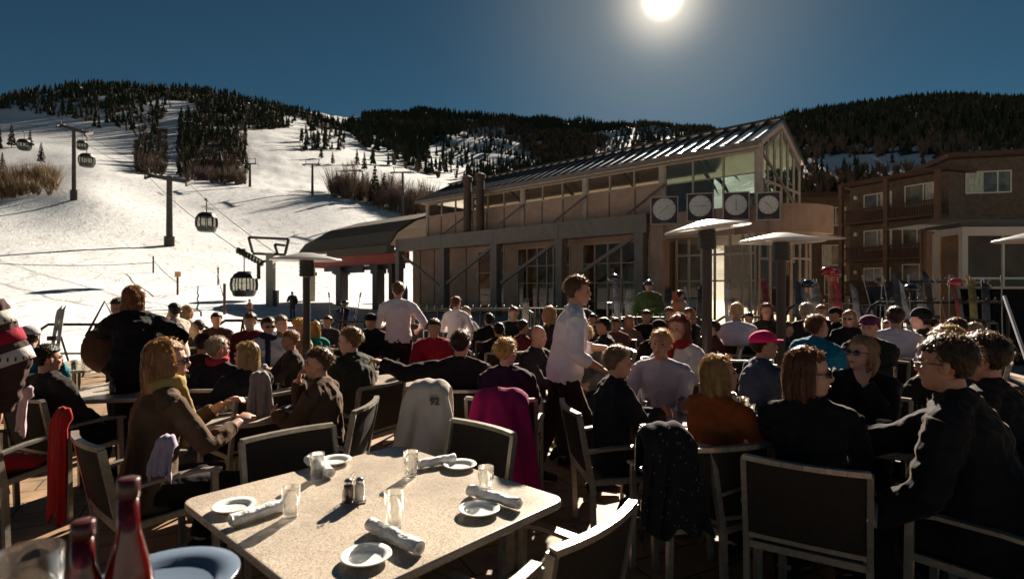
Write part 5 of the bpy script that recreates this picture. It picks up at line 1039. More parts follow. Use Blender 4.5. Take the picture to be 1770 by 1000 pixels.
rope([sp(-20, 52)+u, sp(265, 66)+u*0.8], 'rope sagging across the snow at the left'); rope([sp(265, 66)+u, sp(307, 50)+u*0.7], 'short rope between the slim post and the orange sign post', 0.2); rope([sp(307, 50)+u*0.8, sp(377, 62)+u*0.8, sp(388, 36)+u*0.6], 'rope running from the orange sign to the low cabin', 0.2)

for key, lb, n_ in (('d', 'clear tumblers crowded on the far left table', 3), ('e', 'clear glasses on the small table by the camera', 2), ('f', 'clear glasses by the yellow green salad', 2), ('i', 'clear glasses before the man in the striped tracksuit top', 2), ('j', 'glasses of amber drink behind the walking waiter', 3), ('k', 'glasses on the table beyond the pale sweatshirt', 3), ('l', 'glasses on the table near the white shirt', 2), ('m', 'glasses before the man in the teal jacket', 3), ('n', 'glasses on the table behind the big man', 2), ('o', 'glasses on the table by the snow rail', 2), ('g', 'water tumblers on the shaded table by the orange sweater', 3), ('h', 'small tumblers on the beer table', 2), ('c', 'small tumblers on the left table', 2)):
    gl_ = []
    for q_ in range(n_):
        x, y = T[key]; a_ = q_*2.1+ord(key); g_ = glass(0, 900, random.uniform(0.10, 0.15), 0.035, [WATER, AMBER, None, COLA][(q_+ord(key)) % 4] if key != 'j' else AMBER, lb, group=lb); g_.location = (x+0.26*math.cos(a_), y+0.26*math.sin(a_), 0.752); gl_.append(g_)
    gl_.sort(key=lambda o: o.location.x/o.location.y)
    for o_, w_ in zip(gl_, ('left', 'right') if n_ == 2 else ('leftmost', 'middle', 'rightmost')): o_['label'] = w_+' one of the '+lb
for key, lb in (('d', 'folded white napkin on the far left table'), ('i', 'folded white napkin before the striped tracksuit top'), ('k', 'folded white napkin beyond the pale sweatshirt'), ('m', 'folded white napkin before the teal jacket'), ('g', 'folded white napkin on the shaded table by the orange sweater'), ('b', 'crumpled white napkin on the round table beside the salad'), ('o', 'folded white napkin on the table by the snow rail')):
    x, y = T[key]; mb = MB(); vs = [(-0.09+0.18*i/6, -0.06+0.12*j/5, 0.006+0.022*abs(noise.noise(Vector((i*0.8, j*0.8, ord(key)))))) for i in range(7) for j in range(6)]
    f_ = [(i*6+j, (i+1)*6+j, (i+1)*6+j+1, i*6+j+1) for i in range(6) for j in range(5)]; mb.add(vs+[(a, b, c-0.005) for a, b, c in vs], f_+[tuple(q+42 for q in reversed(f)) for f in f_]); o = mb.build('folded_napkin', LINEN, smooth=True); o.location = (x-0.2, y-0.18, 0.752); o.rotation_euler = (0, 0, ord(key)); tag(o, lb, 'napkin')
# ------------------------------------------------------------------ people
def hand_mb(mb, W, d, palm_n, side, curl=0.5, k=1.0):
    """hand from wrist W along d, palm facing palm_n; thumb on 'side' of the palm"""
    d = d.normalized(); pn = (palm_n-d*palm_n.dot(d)).normalized(); x = d.cross(pn)*side
    pc = W+d*0.045*k; M = Matrix((x, d, pn)).transposed()
    mb.ell(pc, (0.041*k, 0.052*k, 0.016*k), M=M, nu=12, nv=8)
    for i, (off, L) in enumerate(((-0.030, 0.062), (-0.010, 0.075), (0.011, 0.080), (0.031, 0.072))):
        b = W+d*0.078*k+x*off*k; a1 = curl*0.7; a2 = curl*1.6; f = d*math.cos(a1)+pn*math.sin(a1)+x*off*2.0; f2 = d*math.cos(a2)+pn*math.sin(a2)+x*off*1.5
        p1 = b+f.normalized()*L*0.5*k; p2 = p1+f2.normalized()*L*0.5*k; mb.tube([b-d*0.02*k, b, p1, p2], [0.0095*k, 0.0095*k, 0.0088*k, 0.0068*k], 6)
    b = W+d*0.025*k+x*0.03*k; p1 = b+(x*0.8+d*0.7+pn*0.2).normalized()*0.035*k; p2 = p1+(x*0.25+d+pn*0.4*(0.4+curl)).normalized()*0.03*k; mb.tube([b-x*0.01, b, p1, p2], [0.012*k, 0.012*k, 0.0105*k, 0.008*k], 6)
def ik(S, T, a, b, pole):
    v = T-S; L = v.length; L2 = min(L, (a+b)*0.985); v = v/max(L, 1e-6); x = (a*a-b*b+L2*L2)/(2*L2); h = math.sqrt(max(0, a*a-x*x))
    p = (pole-v*pole.dot(v)).normalized(); return S+v*x+p*h, S+v*L2
ARMS = {'lap': (0.10, 0.34, -0.40), 'table': (0.14, 0.44, -0.27), 'clasp': (0.015, 0.36, -0.20), 'mouth': (0.03, 0.20, 0.06), 'chin': (0.05, 0.22, 0.02), 'down': (0.25, 0.06, -0.53), 'hip': (0.26, -0.02, -0.38), 'waist': (0.16, 0.30, -0.28), 'out': (0.58, 0.14, -0.02), 'tray': (0.2, 0.36, -0.12), 'reach': (0.10, 0.55, -0.22), 'forward': (0.02, 0.50, -0.28), 'arm': (0.29, 0.22, -0.36)}
NP = [0]
def person(label, px, ytop, Y, face, sit=True, lean=6, hair='short', hc=(0.06, 0.035, 0.02), top=(0.02, 0.02, 0.02), leg=(0.015, 0.014, 0.018), aL='table', aR='table', yaw=0, pitch=0, skin=0, thick=0.012, hat=None, hatc=(0.1, 0.1, 0.1), glasses=False, female=False, chairlab=None, sleeve=1.0, group=None, scale=None, side=0, collar=None, scarf=None, stripe=None, stride=0, cast=None, sc_=1.0, chair_=True, fat=1.0, cg=None, hairlen=0.28, bands=False, specs=False):
    NP[0] += 1; seed = NP[0]*1.37; near = Y < 6.5; vox = max(0.0065, min(0.016, Y*0.0021))
    k = 1.0*sc_
    ztop = CH+(HY-ytop)/F*Y
    if not sit: k = ztop/1.755 if scale is None else scale
    hz = 0.545 if sit else 0.93*k
    la = R(lean); ly = math.sin(la); lz = math.cos(la)
    hip = Vector((0, 0.0 if not sit else -0.08, hz))
    ax = Vector((side, ly, lz)).normalized()
    sw = (0.172 if female else 0.192)*k; chest = hip+ax*0.36*k; sh = hip+ax*0.485*k; neck = hip+ax*0.545*k
    hd = neck+(ax*0.4+Vector((0, 0.25, 1))).normalized()*0.145*k
    if sit and scale is None:      # slide the seated height to the photographed head height
        cur = hd.z+0.118*k; dz = ztop-cur; dz = max(-0.10, min(0.12, dz)); f = (0.69*k+dz)/(0.69*k); k *= f
        sw = (0.172 if female else 0.192)*k; chest = hip+ax*0.36*k; sh = hip+ax*0.485*k; neck = hip+ax*0.545*k; hd = neck+(ax*0.4+Vector((0, 0.25, 1))).normalized()*0.145*k
    hk = k*1.0
    rz = R(face)-math.atan((px-CX)/F); Rz = Matrix.Rotation(rz, 3, 'Z'); hw_ = Rz @ hd
    root = Vector(((px-CX)/F*Y-hw_.x, Y-hw_.y, 0)) if True else None
    g = group or ('diners seated on the terrace' if sit else 'people standing about the terrace')
    t = thing('person', label, 'person', tuple(root), rz, g)
    SK = SKIN if skin == 0 else SKIN2
    # ---- head frame
    HM = Matrix.Rotation(R(yaw), 3, 'Z') @ Matrix.Rotation(R(-pitch), 3, 'X')
    def h(x, y, z): return hd+HM @ Vector((x*hk, y*hk, z*hk))
    B = MB(); He = lambda c, r: B.ell(h(*c), tuple(q*hk for q in r), M=HM, nu=16, nv=12)
    He((0, -0.012, 0.028), (0.074, 0.094, 0.087)); He((0, 0.018, -0.035), (0.060, 0.070, 0.080)); He((0, 0.040, -0.082), (0.038, 0.040, 0.032)); He((0, 0.075, 0.020), (0.046, 0.016, 0.009))
    B.tube([h(0, 0.080, 0.012), h(0, 0.100, -0.020), h(0, 0.092, -0.036)], [0.008*hk, 0.0125*hk, 0.010*hk], 8); He((0, 0.080, -0.060), (0.022, 0.011, 0.008)); He((0.035, 0.06, -0.025), (0.02, 0.02, 0.02)); He((-0.035, 0.06, -0.025), (0.02, 0.02, 0.02))
    for s in (-1, 1): He((s*0.074, -0.012, -0.008), (0.011, 0.020, 0.030))
    B.tube([neck-ax*0.06*k, neck+ax*0.01*k, hd+HM @ Vector((0, -0.015, -0.06))*hk], [0.062*k, 0.053*k, 0.055*k], 12)
    # ---- torso
    wf = 0.88 if female else 1.0
    def torso(mb, g_, z0=-0.06, top_=True):
        f_ = fat
        pts = [hip+ax*z0*k, hip+ax*0.04*k, hip+ax*0.16*k, chest-ax*0.04*k, chest+ax*0.06*k, sh, neck-ax*0.01*k]
        rs = [(0.165, 0.12), (0.172*f_, 0.125*f_), (0.145*wf*f_, 0.112*f_), (0.165*wf, 0.118), (0.180*wf, 0.118), (0.150*wf, 0.085), (0.058, 0.058)]
        mb.tube(pts, [(a*k+g_, b*k+g_) for a, b in rs], 18, ref=(1, 0, 0))
        for s in (-1, 1): mb.ell(sh+Vector((s*(sw-0.03*k), 0, -0.012)), (0.068*k+g_*0.8, 0.06*k+g_*0.8, 0.058*k+g_*0.7), nu=12, nv=8)
        mb.tube([sh+Vector((-sw*0.8, 0, 0.0)), sh+Vector((0, 0, 0.035*k)), sh+Vector((sw*0.8, 0, 0.0))], [0.052*k+g_*0.7, 0.07*k+g_*0.7, 0.052*k+g_*0.7], 10)
        if female: 
            for s in (-1, 1): mb.ell(chest+Vector((s*0.075*k, 0.085*k, 0.0)), (0.062*k+g_, 0.055*k+g_, 0.06*k+g_), nu=10, nv=8)
    torso(B, 0.0)
    # ---- arms
    arms = []
    for s, an in ((-1, aL), (1, aR)):
        off = Vector(ARMS[an] if isinstance(an, str) else an); S = sh+Vector((s*sw, 0, -0.01*k)); 
        if isinstance(an, str): T_ = sh+Vector((s*off.x if an != 'clasp' else s*off.x, off.y*1.0+0.0, off.z))*1.0 if True else None; T_ = sh+Vector((s*off.x, off.y, off.z))*1.0-Vector((0, 0, 0)); T_ = sh+(Vector((s*off.x, off.y, off.z)))*k
        else: T_ = sh+off*k
        if sit and T_.z < 0.66 and T_.y > 0.1 and not isinstance(an, str): pass
        E_, W_ = ik(S, T_, 0.295*k, 0.265*k, Vector((s*0.75, -0.55, -0.9))); arms.append((s, S, E_, W_))
        B.tube([S, S.lerp(E_, 0.5), E_, E_.lerp(W_, 0.35), W_], [0.050*k, 0.046*k, 0.038*k, 0.038*k, 0.026*k], 12)
        fd = (W_-E_).normalized(); 
        pn = Vector((-s*0.3, 0.0, -1)) if an not in ('mouth', 'chin', 'clasp', 'down', 'hip') else (Vector((-s, 0, 0)) if an in ('down', 'hip', 'clasp') else Vector((0, -1, 0.3)))
        hdv = fd if an not in ('mouth', 'chin') else (hd-W_)
        hand_mb(B, W_, hdv*0.6+fd*0.4, pn, s, 0.55 if an in ('lap', 'table', 'down', 'hip') else 0.9, k)
    # ---- legs
    legs = []
    for s in (-1, 1):
        J = hip+Vector((s*0.095*k, 0, -0.02))
        if sit: K_ = Vector((s*0.14, hip.y+0.43, 0.50)); A_ = Vector((s*0.15, hip.y+0.40+s*0.06, 0.09)); toe = Vector((s*0.17, A_.y+0.19, 0.03))
        else:
            st_ = stride*s; K_ = Vector((s*0.10*k, 0.04+st_*0.22, 0.50*k)); A_ = Vector((s*0.10*k, -0.02+st_*0.36, 0.085*k)); toe = Vector((s*0.13*k, A_.y+0.19*k, 0.03))
        legs.append((s, J, K_, A_, toe)); B.tube([J, J.lerp(K_, 0.5), K_, K_.lerp(A_, 0.35), A_, ], [0.082*k, 0.070*k, 0.055*k, 0.054*k, 0.036*k], 12); B.tube([A_+Vector((0, -0.04, -0.035)), A_+Vector((0, 0.02, -0.03)), toe], [0.034, 0.038, 0.026], 8)
    me_ = remesh(B, vox, 2); B.build('body', SK, t, smooth=True, me=me_)
    # ---- trousers
    if Y < 12 or not sit:
        Tm = MB(); Tm.tube([hip+ax*-0.09*k, hip+ax*0.02*k, hip+ax*0.10*k], [(0.165*k, 0.13*k), (0.182*k, 0.138*k), (0.16*k, 0.125*k)], 16, ref=(1, 0, 0))
        for s, J, K_, A_, toe in legs: Tm.tube([J+Vector((0, 0, 0.02)), J.lerp(K_, 0.5), K_, K_.lerp(A_, 0.5), A_.lerp(K_, 0.06)], [0.102*k, 0.088*k, 0.073*k, 0.068*k, 0.062*k], 12)
        m2 = remesh(Tm, max(0.012, vox*1.3), 1, 0.008, 11, seed); Tm.build('trousers', cloth(leg), t, smooth=True, me=m2)
        for s, J, K_, A_, toe in legs:
            S_ = MB(); S_.tube([A_+Vector((0, -0.055, -0.045)), A_+Vector((0, -0.02, -0.035)), A_.lerp(toe, 0.55)+Vector((0, 0, 0.015)), toe+Vector((0, 0.02, 0.012))], [0.040, 0.050, 0.044, 0.030], 10); S_.build('shoe', cloth((0.02, 0.015, 0.012)), t, smooth=True)
    # ---- jacket / shirt
    Jm = MB(); torso(Jm, thick, -0.10 if sit else -0.05)
    for s, S, E_, W_ in arms:
        we = E_.lerp(W_, sleeve) if sleeve < 1 else W_-(W_-E_).normalized()*0.012; ft = thick*0.9
        if sleeve <= 0.05: Jm.tube([S, S.lerp(E_, 0.8)], [0.058*k+ft, 0.052*k+ft], 12)
        else: Jm.tube([S, S.lerp(E_, 0.5), E_, E_.lerp(we, 0.4), we], [0.054*k+ft, 0.050*k+ft, 0.046*k+ft, 0.043*k+ft, 0.032*k+ft], 12)
    if collar or thick > 0.018: Jm.tube([neck-ax*0.03*k, neck+ax*0.028*k], [0.082*k, 0.068*k], 14)
    m3 = remesh(Jm, vox, 1, min(0.015, 0.003+thick*0.42), 12 if thick < 0.03 else 9, seed+5, (1, 1, 1.3) if thick < 0.03 else (0.6, 0.6, 2.6), ridge=thick < 0.03)
    jm = [cloth(top)]
    jn = 'jacket' if thick > 0.018 else ('shirt' if not female else 'top')
    jo = Jm.build(jn, jm, t, smooth=True, me=m3)
    if stripe:      # pale stripes running along the shoulders and sleeves
        for s, S, E_, W_ in arms:
            Sm = MB(); o_ = Vector((s*0.3, 0, 1)).normalized()*(0.052*k+thick*1.5); pts = [sh+Vector((s*sw*0.35, 0, 0.075*k+thick)), S+o_, S.lerp(E_, 0.5)+Vector((s, 0, 0.2)).normalized()*(0.052*k+thick*1.4), E_+Vector((s, -0.1, 0.1)).normalized()*(0.048*k+thick*1.3)]
            Sm.tube(pts, 0.011, 6); Sm.build('sleeve_stripe', cloth(stripe), t, smooth=True)
    if scarf:
        Sm = MB()
        for q in range(2): Sm.tube([neck+Vector((0.08*k*math.cos(a), 0.078*k*math.sin(a)+0.01, 0.01+0.028*q+0.012*math.sin(2*a+q))) for a in [2*math.pi*i/14 for i in range(15)]], 0.030*k, 8)
        Sm.tube([neck+Vector((0.03, 0.09, 0)), chest+Vector((0.04, 0.15*k, 0.02)), hip+ax*0.2*k+Vector((0.05, 0.15*k, 0))], [0.03, 0.035, 0.03], 8); Sm.build('scarf', cloth(scarf), t, smooth=True, me=remesh(Sm, 0.012, 1, 0.006, 25, seed))
    # ---- hair
    rd = random.Random(int(seed*100)); hm = hairm(hc)
    if hair != 'bald' or True:
        Hm = MB(); cut = 0.040 if hair in ('short', 'curly') else 0.046; th_ = {'short': 0.010, 'bald': 0.001, 'curly': 0.022, 'long': 0.006, 'bob': 0.008}.get(hair, 0.012)
        def fn(p, d):
            q = Vector((p.x, p.y, p.z)); y_, z_ = q.y/hk, q.z/hk
            n_ = noise.noise(Vector((d.x*5+seed, d.y*5, d.z*3)))*0.5+noise.noise(Vector((d.x*16+seed, d.y*16, d.z*7)))*0.35
            q = q*(1+n_*(0.10 if hair != 'curly' else 0.22))
            lowz = -0.055 if hair in ('short', 'curly', 'bun', 'pony') else -0.10
            if y_ > (0.030 if z_ > 0.0 else 0.012) and z_ < cut-0.012+0.02*n_: q = q*0.80
            elif z_ < lowz and y_ > -0.03: q = q*0.8
            elif hair in ('short', 'curly', 'bun', 'pony') and y_ > -0.02 and z_ < -0.02: q = q*0.84
            if hat and z_ > 0.0: q = q*0.88
            if hair == 'bald' and (z_ > 0.055 or y_ > -0.02): q = q*0.86
            return q
        Hm.ell(h(0, -0.016, 0.034), ((0.078+th_)*hk, (0.096+th_)*hk, (0.090+th_)*hk), M=HM, nu=36, nv=26, fn=fn)
        Hm.build('hair', hm, t, smooth=True)
        Ls = {'long': hairlen, 'bob': 0.15, 'pony': 0.05, 'bun': 0.04, 'short': 0.032, 'curly': 0.035, 'bald': 0}[hair]
        if hat and Ls > 0.1: Ls = Ls
        if Ls and Y < 14 and not (hat and Ls < 0.1):
            St = MB(); nS = int((330 if Ls > 0.1 else 230)*(2.2 if Y < 3.5 else 1 if near else 0.5)); down = Vector((0, 0, -1))
            for q in range(nS):
                w_ = rd.uniform(0.002, 0.0045)*(0.7 if Y < 3.5 else 1)*(1.35 if hair == 'curly' else 1)
                if Ls > 0.1:        # long locks lie on the crown and fall close to the head
                    ph = R(90)+R(rd.uniform(72, 288)); rx, ry, rzz = 0.079+th_, 0.098+th_, 0.092+th_; lift = 1+rd.uniform(0.0, 0.04)+(rd.uniform(0, 0.08) if rd.random() < 0.2 else 0); th0 = rd.uniform(0.1, 1.2) if not hat else rd.uniform(1.25, 1.5); pts = []; wob = rd.uniform(-0.16, 0.16)
                    for i in range(5):
                        th = th0+(1.62-th0)*i/4; p_ = ph+wob*i/4; pts.append(Vector((rx*math.sin(th)*math.cos(p_), ry*math.sin(th)*math.sin(p_)-0.016, rzz*math.cos(th)+0.034))*lift)
                    e_ = pts[-1]; fall = Ls*rd.uniform(0.55, 1.05); wx, wy = rd.uniform(-.012, .012), rd.uniform(-.012, .012); out_ = 0.94 if hair == 'bob' else 1.0
                    for i in range(1, 4): u = i/3; pts.append(Vector((e_.x*(1+(out_-1)*u)+wx*math.sin(u*3), e_.y*(1+(out_-1)*u)+wy*math.sin(u*4), e_.z-fall*u)))
                    d = Vector((math.cos(ph), math.sin(ph), 0)); w_ *= 1.5
                else:
                    u, v = rd.random(), rd.random(); th = math.acos(1-1.25*u); ph = 2*math.pi*v; d = Vector((math.sin(th)*math.cos(ph), math.sin(th)*math.sin(ph), math.cos(th)))
                    if d.y > 0.25 and d.z < 0.35: continue
                    p0 = Vector((d.x*(0.076+th_), d.y*(0.094+th_)-0.016, d.z*(0.088+th_)+0.034)); pts = [p0]; cur = p0
                    dirn = d*0.6+Vector((rd.uniform(-.5, .5), rd.uniform(-.9, .3), rd.uniform(-.3, .4))); seg = Ls*rd.uniform(0.5, 1.2)/5
                    for i in range(6):
                        dirn = dirn.normalized(); cur = cur+dirn*seg; pts.append(cur); dirn = dirn*0.7+Vector((0, 0, -0.35))+Vector((rd.uniform(-.4, .4), rd.uniform(-.4, .4), 0))*(1.5 if hair == 'curly' else 0.6)
                sd = Vector((-d.y, d.x, 0)); sd = sd.normalized() if sd.length > 0.05 else Vector((1, 0, 0)); vs = []; nP = len(pts)-1
                for i, c in enumerate(pts): ww = w_*(1-0.7*i/nP); vs += [h(*(c-sd*ww)), h(*(c+sd*ww))]
                St.add(vs, [(2*i, 2*i+1, 2*i+3, 2*i+2) for i in range(nP)])
            if near and hair != 'bald' and not hat:     # loose hairs standing off the crown
                for q in range(110):
                    th = math.acos(1-1.1*rd.random()); ph = 2*math.pi*rd.random(); d = Vector((math.sin(th)*math.cos(ph), math.sin(th)*math.sin(ph), math.cos(th)))
                    if d.y > 0.45 and d.z < 0.5: continue
                    p0 = Vector((d.x*(0.078+th_), d.y*(0.096+th_)-0.016, d.z*(0.090+th_)+0.034)); tg = Vector((rd.uniform(-1, 1), rd.uniform(-1, 1), rd.uniform(-.6, .6))); tg = (tg-d*tg.dot(d)).normalized(); L_ = rd.uniform(0.02, 0.045); sd = d.cross(tg); vs = []
                    for i in range(4): u = i/3; c = p0+tg*L_*u+d*(0.002+rd.uniform(0.008, 0.016)*math.sin(u*2.4)); ww = 0.0011*(1-0.5*u)*(1 if Y < 4 else 1.6); vs += [h(*(c-sd*ww)), h(*(c+sd*ww))]
                    St.add(vs, [(2*i, 2*i+1, 2*i+3, 2*i+2) for i in range(3)])
            St.build('hair_strands', strandm(hc), t)
        if hair in ('long', 'bob'):
            Lm = MB(); L_ = Ls; 
            for s in (-1, 1): Lm.tube([h(s*0.058, -0.03, 0.05 if not hat else 0.0), h(s*0.076, -0.035, -0.02), h(s*0.079, -0.038, -0.02-L_*0.45), h(s*0.066, -0.035 if hair == 'bob' else -0.01, -0.02-L_*0.95)], [(0.02*hk, 0.032*hk), (0.018*hk, 0.036*hk), (0.020*hk, 0.034*hk), (0.010*hk, 0.016*hk)], 10)
            Lm.tube([h(0, -0.085, 0.03 if not hat else 0.0), h(0, -0.098, -0.04), h(0, -0.092, -0.04-L_*0.45), h(0, -0.085, -0.03-L_*0.9)], [(0.06*hk, 0.022*hk), (0.078*hk, 0.03*hk), (0.078*hk, 0.03*hk), (0.05*hk, 0.012*hk)], 12, ref=HM @ Vector((1, 0, 0)))
            Lm.build('hair_length', hm, t, smooth=True, me=remesh(Lm, max(0.007, vox), 1, 0.010, 22, seed, (1.4, 1.4, 0.35)))
        if hair == 'bun': Lm = MB(); Lm.ell(h(0, -0.12, 0.06), (0.04*hk, 0.036*hk, 0.036*hk), nu=16, nv=10, fn=lambda p, d: p*(1+0.25*noise.noise(d*4+Vector((seed, 0, 0))))); Lm.build('hair_bun', hm, t, smooth=True)
        if hair == 'pony': Lm = MB(); Lm.tube([h(0, -0.09, 0.05), h(0, -0.135, 0.04), h(0, -0.15, -0.04), h(0, -0.125, -0.14)], [0.018*hk, 0.028*hk, 0.026*hk, 0.008*hk], 10); Lm.build('ponytail', hm, t, smooth=True, me=remesh(Lm, 0.008, 1, 0.008, 22, seed, (1.4, 1.4, 0.35)))
    # ---- eyes, glasses, hats
    if near or glasses:
        for s in (-1, 1):
            if near: E = MB(); E.ell(h(s*0.029, 0.0715, 0.004), (0.0125*hk, 0.009*hk, 0.0065*hk), M=HM, nu=10, nv=8); E.build('eye', mat('eye', (0.05, 0.03, 0.02), 0.2), t, smooth=True)
        if Y < 5.2:
            E = MB(); E.ell(h(0, 0.0905, -0.0615), (0.021*hk, 0.005*hk, 0.0068*hk), M=HM, nu=12, nv=8); E.build('lips', mat('lips', (0.30, 0.10, 0.08), 0.5), t, smooth=True)
            for s in (-1, 1): E = MB(); E.tube([h(s*0.014, 0.090, 0.022), h(s*0.032, 0.087, 0.027), h(s*0.050, 0.072, 0.020)], [0.0035*hk, 0.0042*hk, 0.002*hk], 6); E.build('eyebrow', hm, t, smooth=True)
    if specs:
        G = MB(); gm = mat('thin_frame', (0.03, 0.025, 0.02), 0.3, 0.5)
        for s in (-1, 1):
            G.tube([h(s*0.032+0.024*math.cos(a), 0.098, 0.0+0.017*math.sin(a)) for a in [2*math.pi*i/14 for i in range(15)]], 0.0016*hk, 5); G.tube([h(s*0.056, 0.096, 0.006), h(s*0.080, 0.05, 0.008), h(s*0.083, -0.01, 0.004)], 0.002*hk, 5)
        G.tube([h(-0.009, 0.102, 0.004), h(0.009, 0.102, 0.004)], 0.002*hk, 5); G.build('eyeglasses', gm, t, smooth=True)
    if glasses:
        G = MB(); gm = mat('dark_lens', (0.008, 0.006, 0.005), 0.08, spec=0.8)
        for s in (-1, 1): G.ell(h(s*0.032, 0.089, 0.002), (0.027*hk, 0.007*hk, 0.019*hk), M=HM, nu=14, nv=8); G.tube([h(s*0.056, 0.086, 0.006), h(s*0.076, 0.05, 0.008), h(s*0.080, -0.01, 0.004)], 0.0028*hk, 5)
        G.tube([h(-0.01, 0.096, 0.006), h(0.01, 0.096, 0.006)], 0.003*hk, 5); G.build('sunglasses', gm, t, smooth=True)
    if hat == 'beanie':
        Q = MB(); Q.ell(h(0, -0.016, 0.050), (0.096*hk, 0.114*hk, 0.108*hk), M=HM, nu=28, nv=18, fn=lambda p, d: Vector((p.x, p.y, max(p.z, -0.03*hk+0.02*hk*(d.y > 0))))*(1+0.03*math.sin(math.atan2(d.y, d.x)*14))); Q.build('knit_hat', cloth(hatc), t, smooth=True)
    if hat == 'cap':
        Q = MB(); Q.ell(h(0, -0.012, 0.052), (0.094*hk, 0.112*hk, 0.082*hk), M=HM, nu=26, nv=16, fn=lambda p, d: Vector((p.x, p.y, max(p.z, -0.012*hk))))
        br = []
        for i in range(9): a = R(-62+124*i/8); br.append((0.086*math.sin(a), 0.075*math.cos(a)+0.005)); 
        bo = [(x*0.95, y+0.075*math.cos(R(-62+124*i/8)*1.2)) for i, (x, y) in enumerate(br)]
        vs = [h(x, y, 0.045) for x, y in br]+[h(x, y, 0.036-abs(x)*0.15) for x, y in bo]; Q.add(vs+[v+Vector((0, 0, 0.004)) for v in vs], [(i, i+1, 10+i, 9+i) for i in range(8)]+[(i+18, 27+i, 28+i, i+19) for i in range(8)]+[(9+i, 10+i, 28+i, 27+i) for i in range(8)]); Q.build('cap', cloth(hatc), t, smooth=True)
    if hat == 'helmet':
        Q = MB(); Q.ell(h(0, -0.012, 0.045), (0.108*hk, 0.128*hk, 0.108*hk), M=HM, nu=24, nv=16, fn=lambda p, d: Vector((p.x, p.y, max(p.z, -0.03*hk)))); Q.build('helmet', mat('helm_%02x' % int(hatc[0]*255), hatc, 0.25, coat=0.7), t, smooth=True)
        Q = MB(); Q.tube([h(-0.10, 0.04, 0.05), h(-0.05, 0.115, 0.055), h(0.05, 0.115, 0.055), h(0.10, 0.04, 0.05)], 0.024*hk, 8); Q.build('goggles', BLACKM, t, smooth=True)
    if sit and chair_:
        cpos = root+Rz @ Vector((0, -0.04, 0)); chair(cpos.x, cpos.y, rz, chairlab or ' '.join(('armchair of the '+label.split(',')[0]).split()[:15]), cg or 'armchairs with diners in them')
    if bands:
        s_, S, E_, W_ = arms[1]
        for u0, c_ in ((0.30, (0.6, 0.55, 0.5)), (0.62, (0.30, 0.01, 0.03)), (0.95, (0.55, 0.5, 0.46))):
            p0 = S.lerp(E_, u0); dd = (E_-S).normalized(); Q = MB(); Q.tube([p0-dd*0.035, p0+dd*0.035], 0.0535*k+thick*1.05, 20); Q.build('printed_band', cloth(c_), t, smooth=True)
            if c_[1] > 0.3:
                for q in range(7): aa = 0.5+q*0.33; Q = MB(); rr_ = 0.0535*k+thick*1.05; Q.box(p0+Vector((math.cos(aa)*rr_, -math.sin(aa)*rr_, 0)), (0.008, 0.008, 0.022)); Q.build('letter', cloth((0.05, 0.03, 0.03)), t)
    return t, dict(root=root, Rz=Rz, sh=sh, hip=hip, hd=hd, k=k, ax=ax, arms=arms, neck=neck, chest=chest)
BLK = (0.010, 0.009, 0.010); DBR = (0.045, 0.028, 0.018); BR = (0.13, 0.07, 0.03); BLO = (0.36, 0.25, 0.13); RED = (0.16, 0.05, 0.02); GRY = (0.30, 0.24, 0.17); GIN = (0.32, 0.15, 0.045); WHT = (0.74, 0.66, 0.66)
pp = person
# left
pp('standing person cut by the left edge, dark jacket with pale printed bands', -128, 388, 2.9, 0, sit=False, top=(0.055, 0.03, 0.028), leg=(0.08, 0.07, 0.06), thick=0.035, aL='down', aR='down', hc=DBR, scale=1.15, fat=1.1, bands=True)
pp('diner in a teal jacket and pale cap, far left', 52, 563, 5.6, -20, top=(0.0, 0.11, 0.15), thick=0.03, hat='cap', hatc=(0.42, 0.38, 0.38), hc=DBR, collar=1)
pp('man in black jacket with dark hair at the left, turned to the right', 84, 594, 4.3, -62, lean=-14, top=(0.022, 0.018, 0.017), thick=0.024, hc=BLK, aL='lap', aR='lap', yaw=-12)
tP, dP = pp('standing woman in black with ginger hair, bending over her table', 229, 488, 5.2, 12, sit=False, lean=12, top=BLK, leg=BLK, thick=0.03, hair='bob', hc=(0.20, 0.085, 0.03), aL='table', aR='hip', pitch=-18, female=True, fat=1.35)
pp('man in a brown jacket half hidden behind the standing ginger haired woman', 204, 512, 6.0, 150, sit=False, lean=10, top=(0.06, 0.035, 0.025), thick=0.03, hc=DBR, aL='waist', aR='waist')
pp('man in a pale sweater with dark hair leaning back at the rail', 300, 534, 7.4, 35, sit=False, lean=5, top=(0.50, 0.42, 0.34), leg=(0.2, 0.2, 0.22), thick=0.02, hc=DBR, aL='down', aR='mouth', scale=0.86)
pp('small person with fair fur hood beside the man in the pale sweater', 325, 540, 8.0, -60, sit=False, top=(0.45, 0.33, 0.2), thick=0.03, hc=BLO, hair='bob', aL='waist', aR='waist', scale=0.83, female=True)
pp('woman with long ginger hair, sunglasses and brown cardigan eating at the round table', 292, 590, 3.3, -72, lean=8, top=(0.085, 0.052, 0.03), leg=BLK, thick=0.014, hair='long', hc=(0.34, 0.17, 0.06), glasses=True, female=True, aL=(-0.06, 0.36, -0.10), aR=(0.16, 0.36, -0.17), yaw=-14, scarf=(0.30, 0.21, 0.07), skin=1, sleeve=0.75)
pp('grey haired man with a red collar behind the round table', 378, 581, 4.85, -35, top=(0.02, 0.015, 0.018), thick=0.026, hc=GRY, scarf=(0.35, 0.02, 0.03), yaw=-30, chairlab='armchair holding the grey haired man with the red collar')
pp('blond woman in a black vest beside the red collared man', 424, 590, 4.5, 28, top=(0.015, 0.013, 0.016), thick=0.024, hair='bob', hc=(0.36, 0.25, 0.11), female=True, yaw=35, skin=1)
pp('distant diner with dark hair at the left rail', 374, 540, 8.7, 180, top=(0.06, 0.03, 0.03), hc=DBR, skin=1)
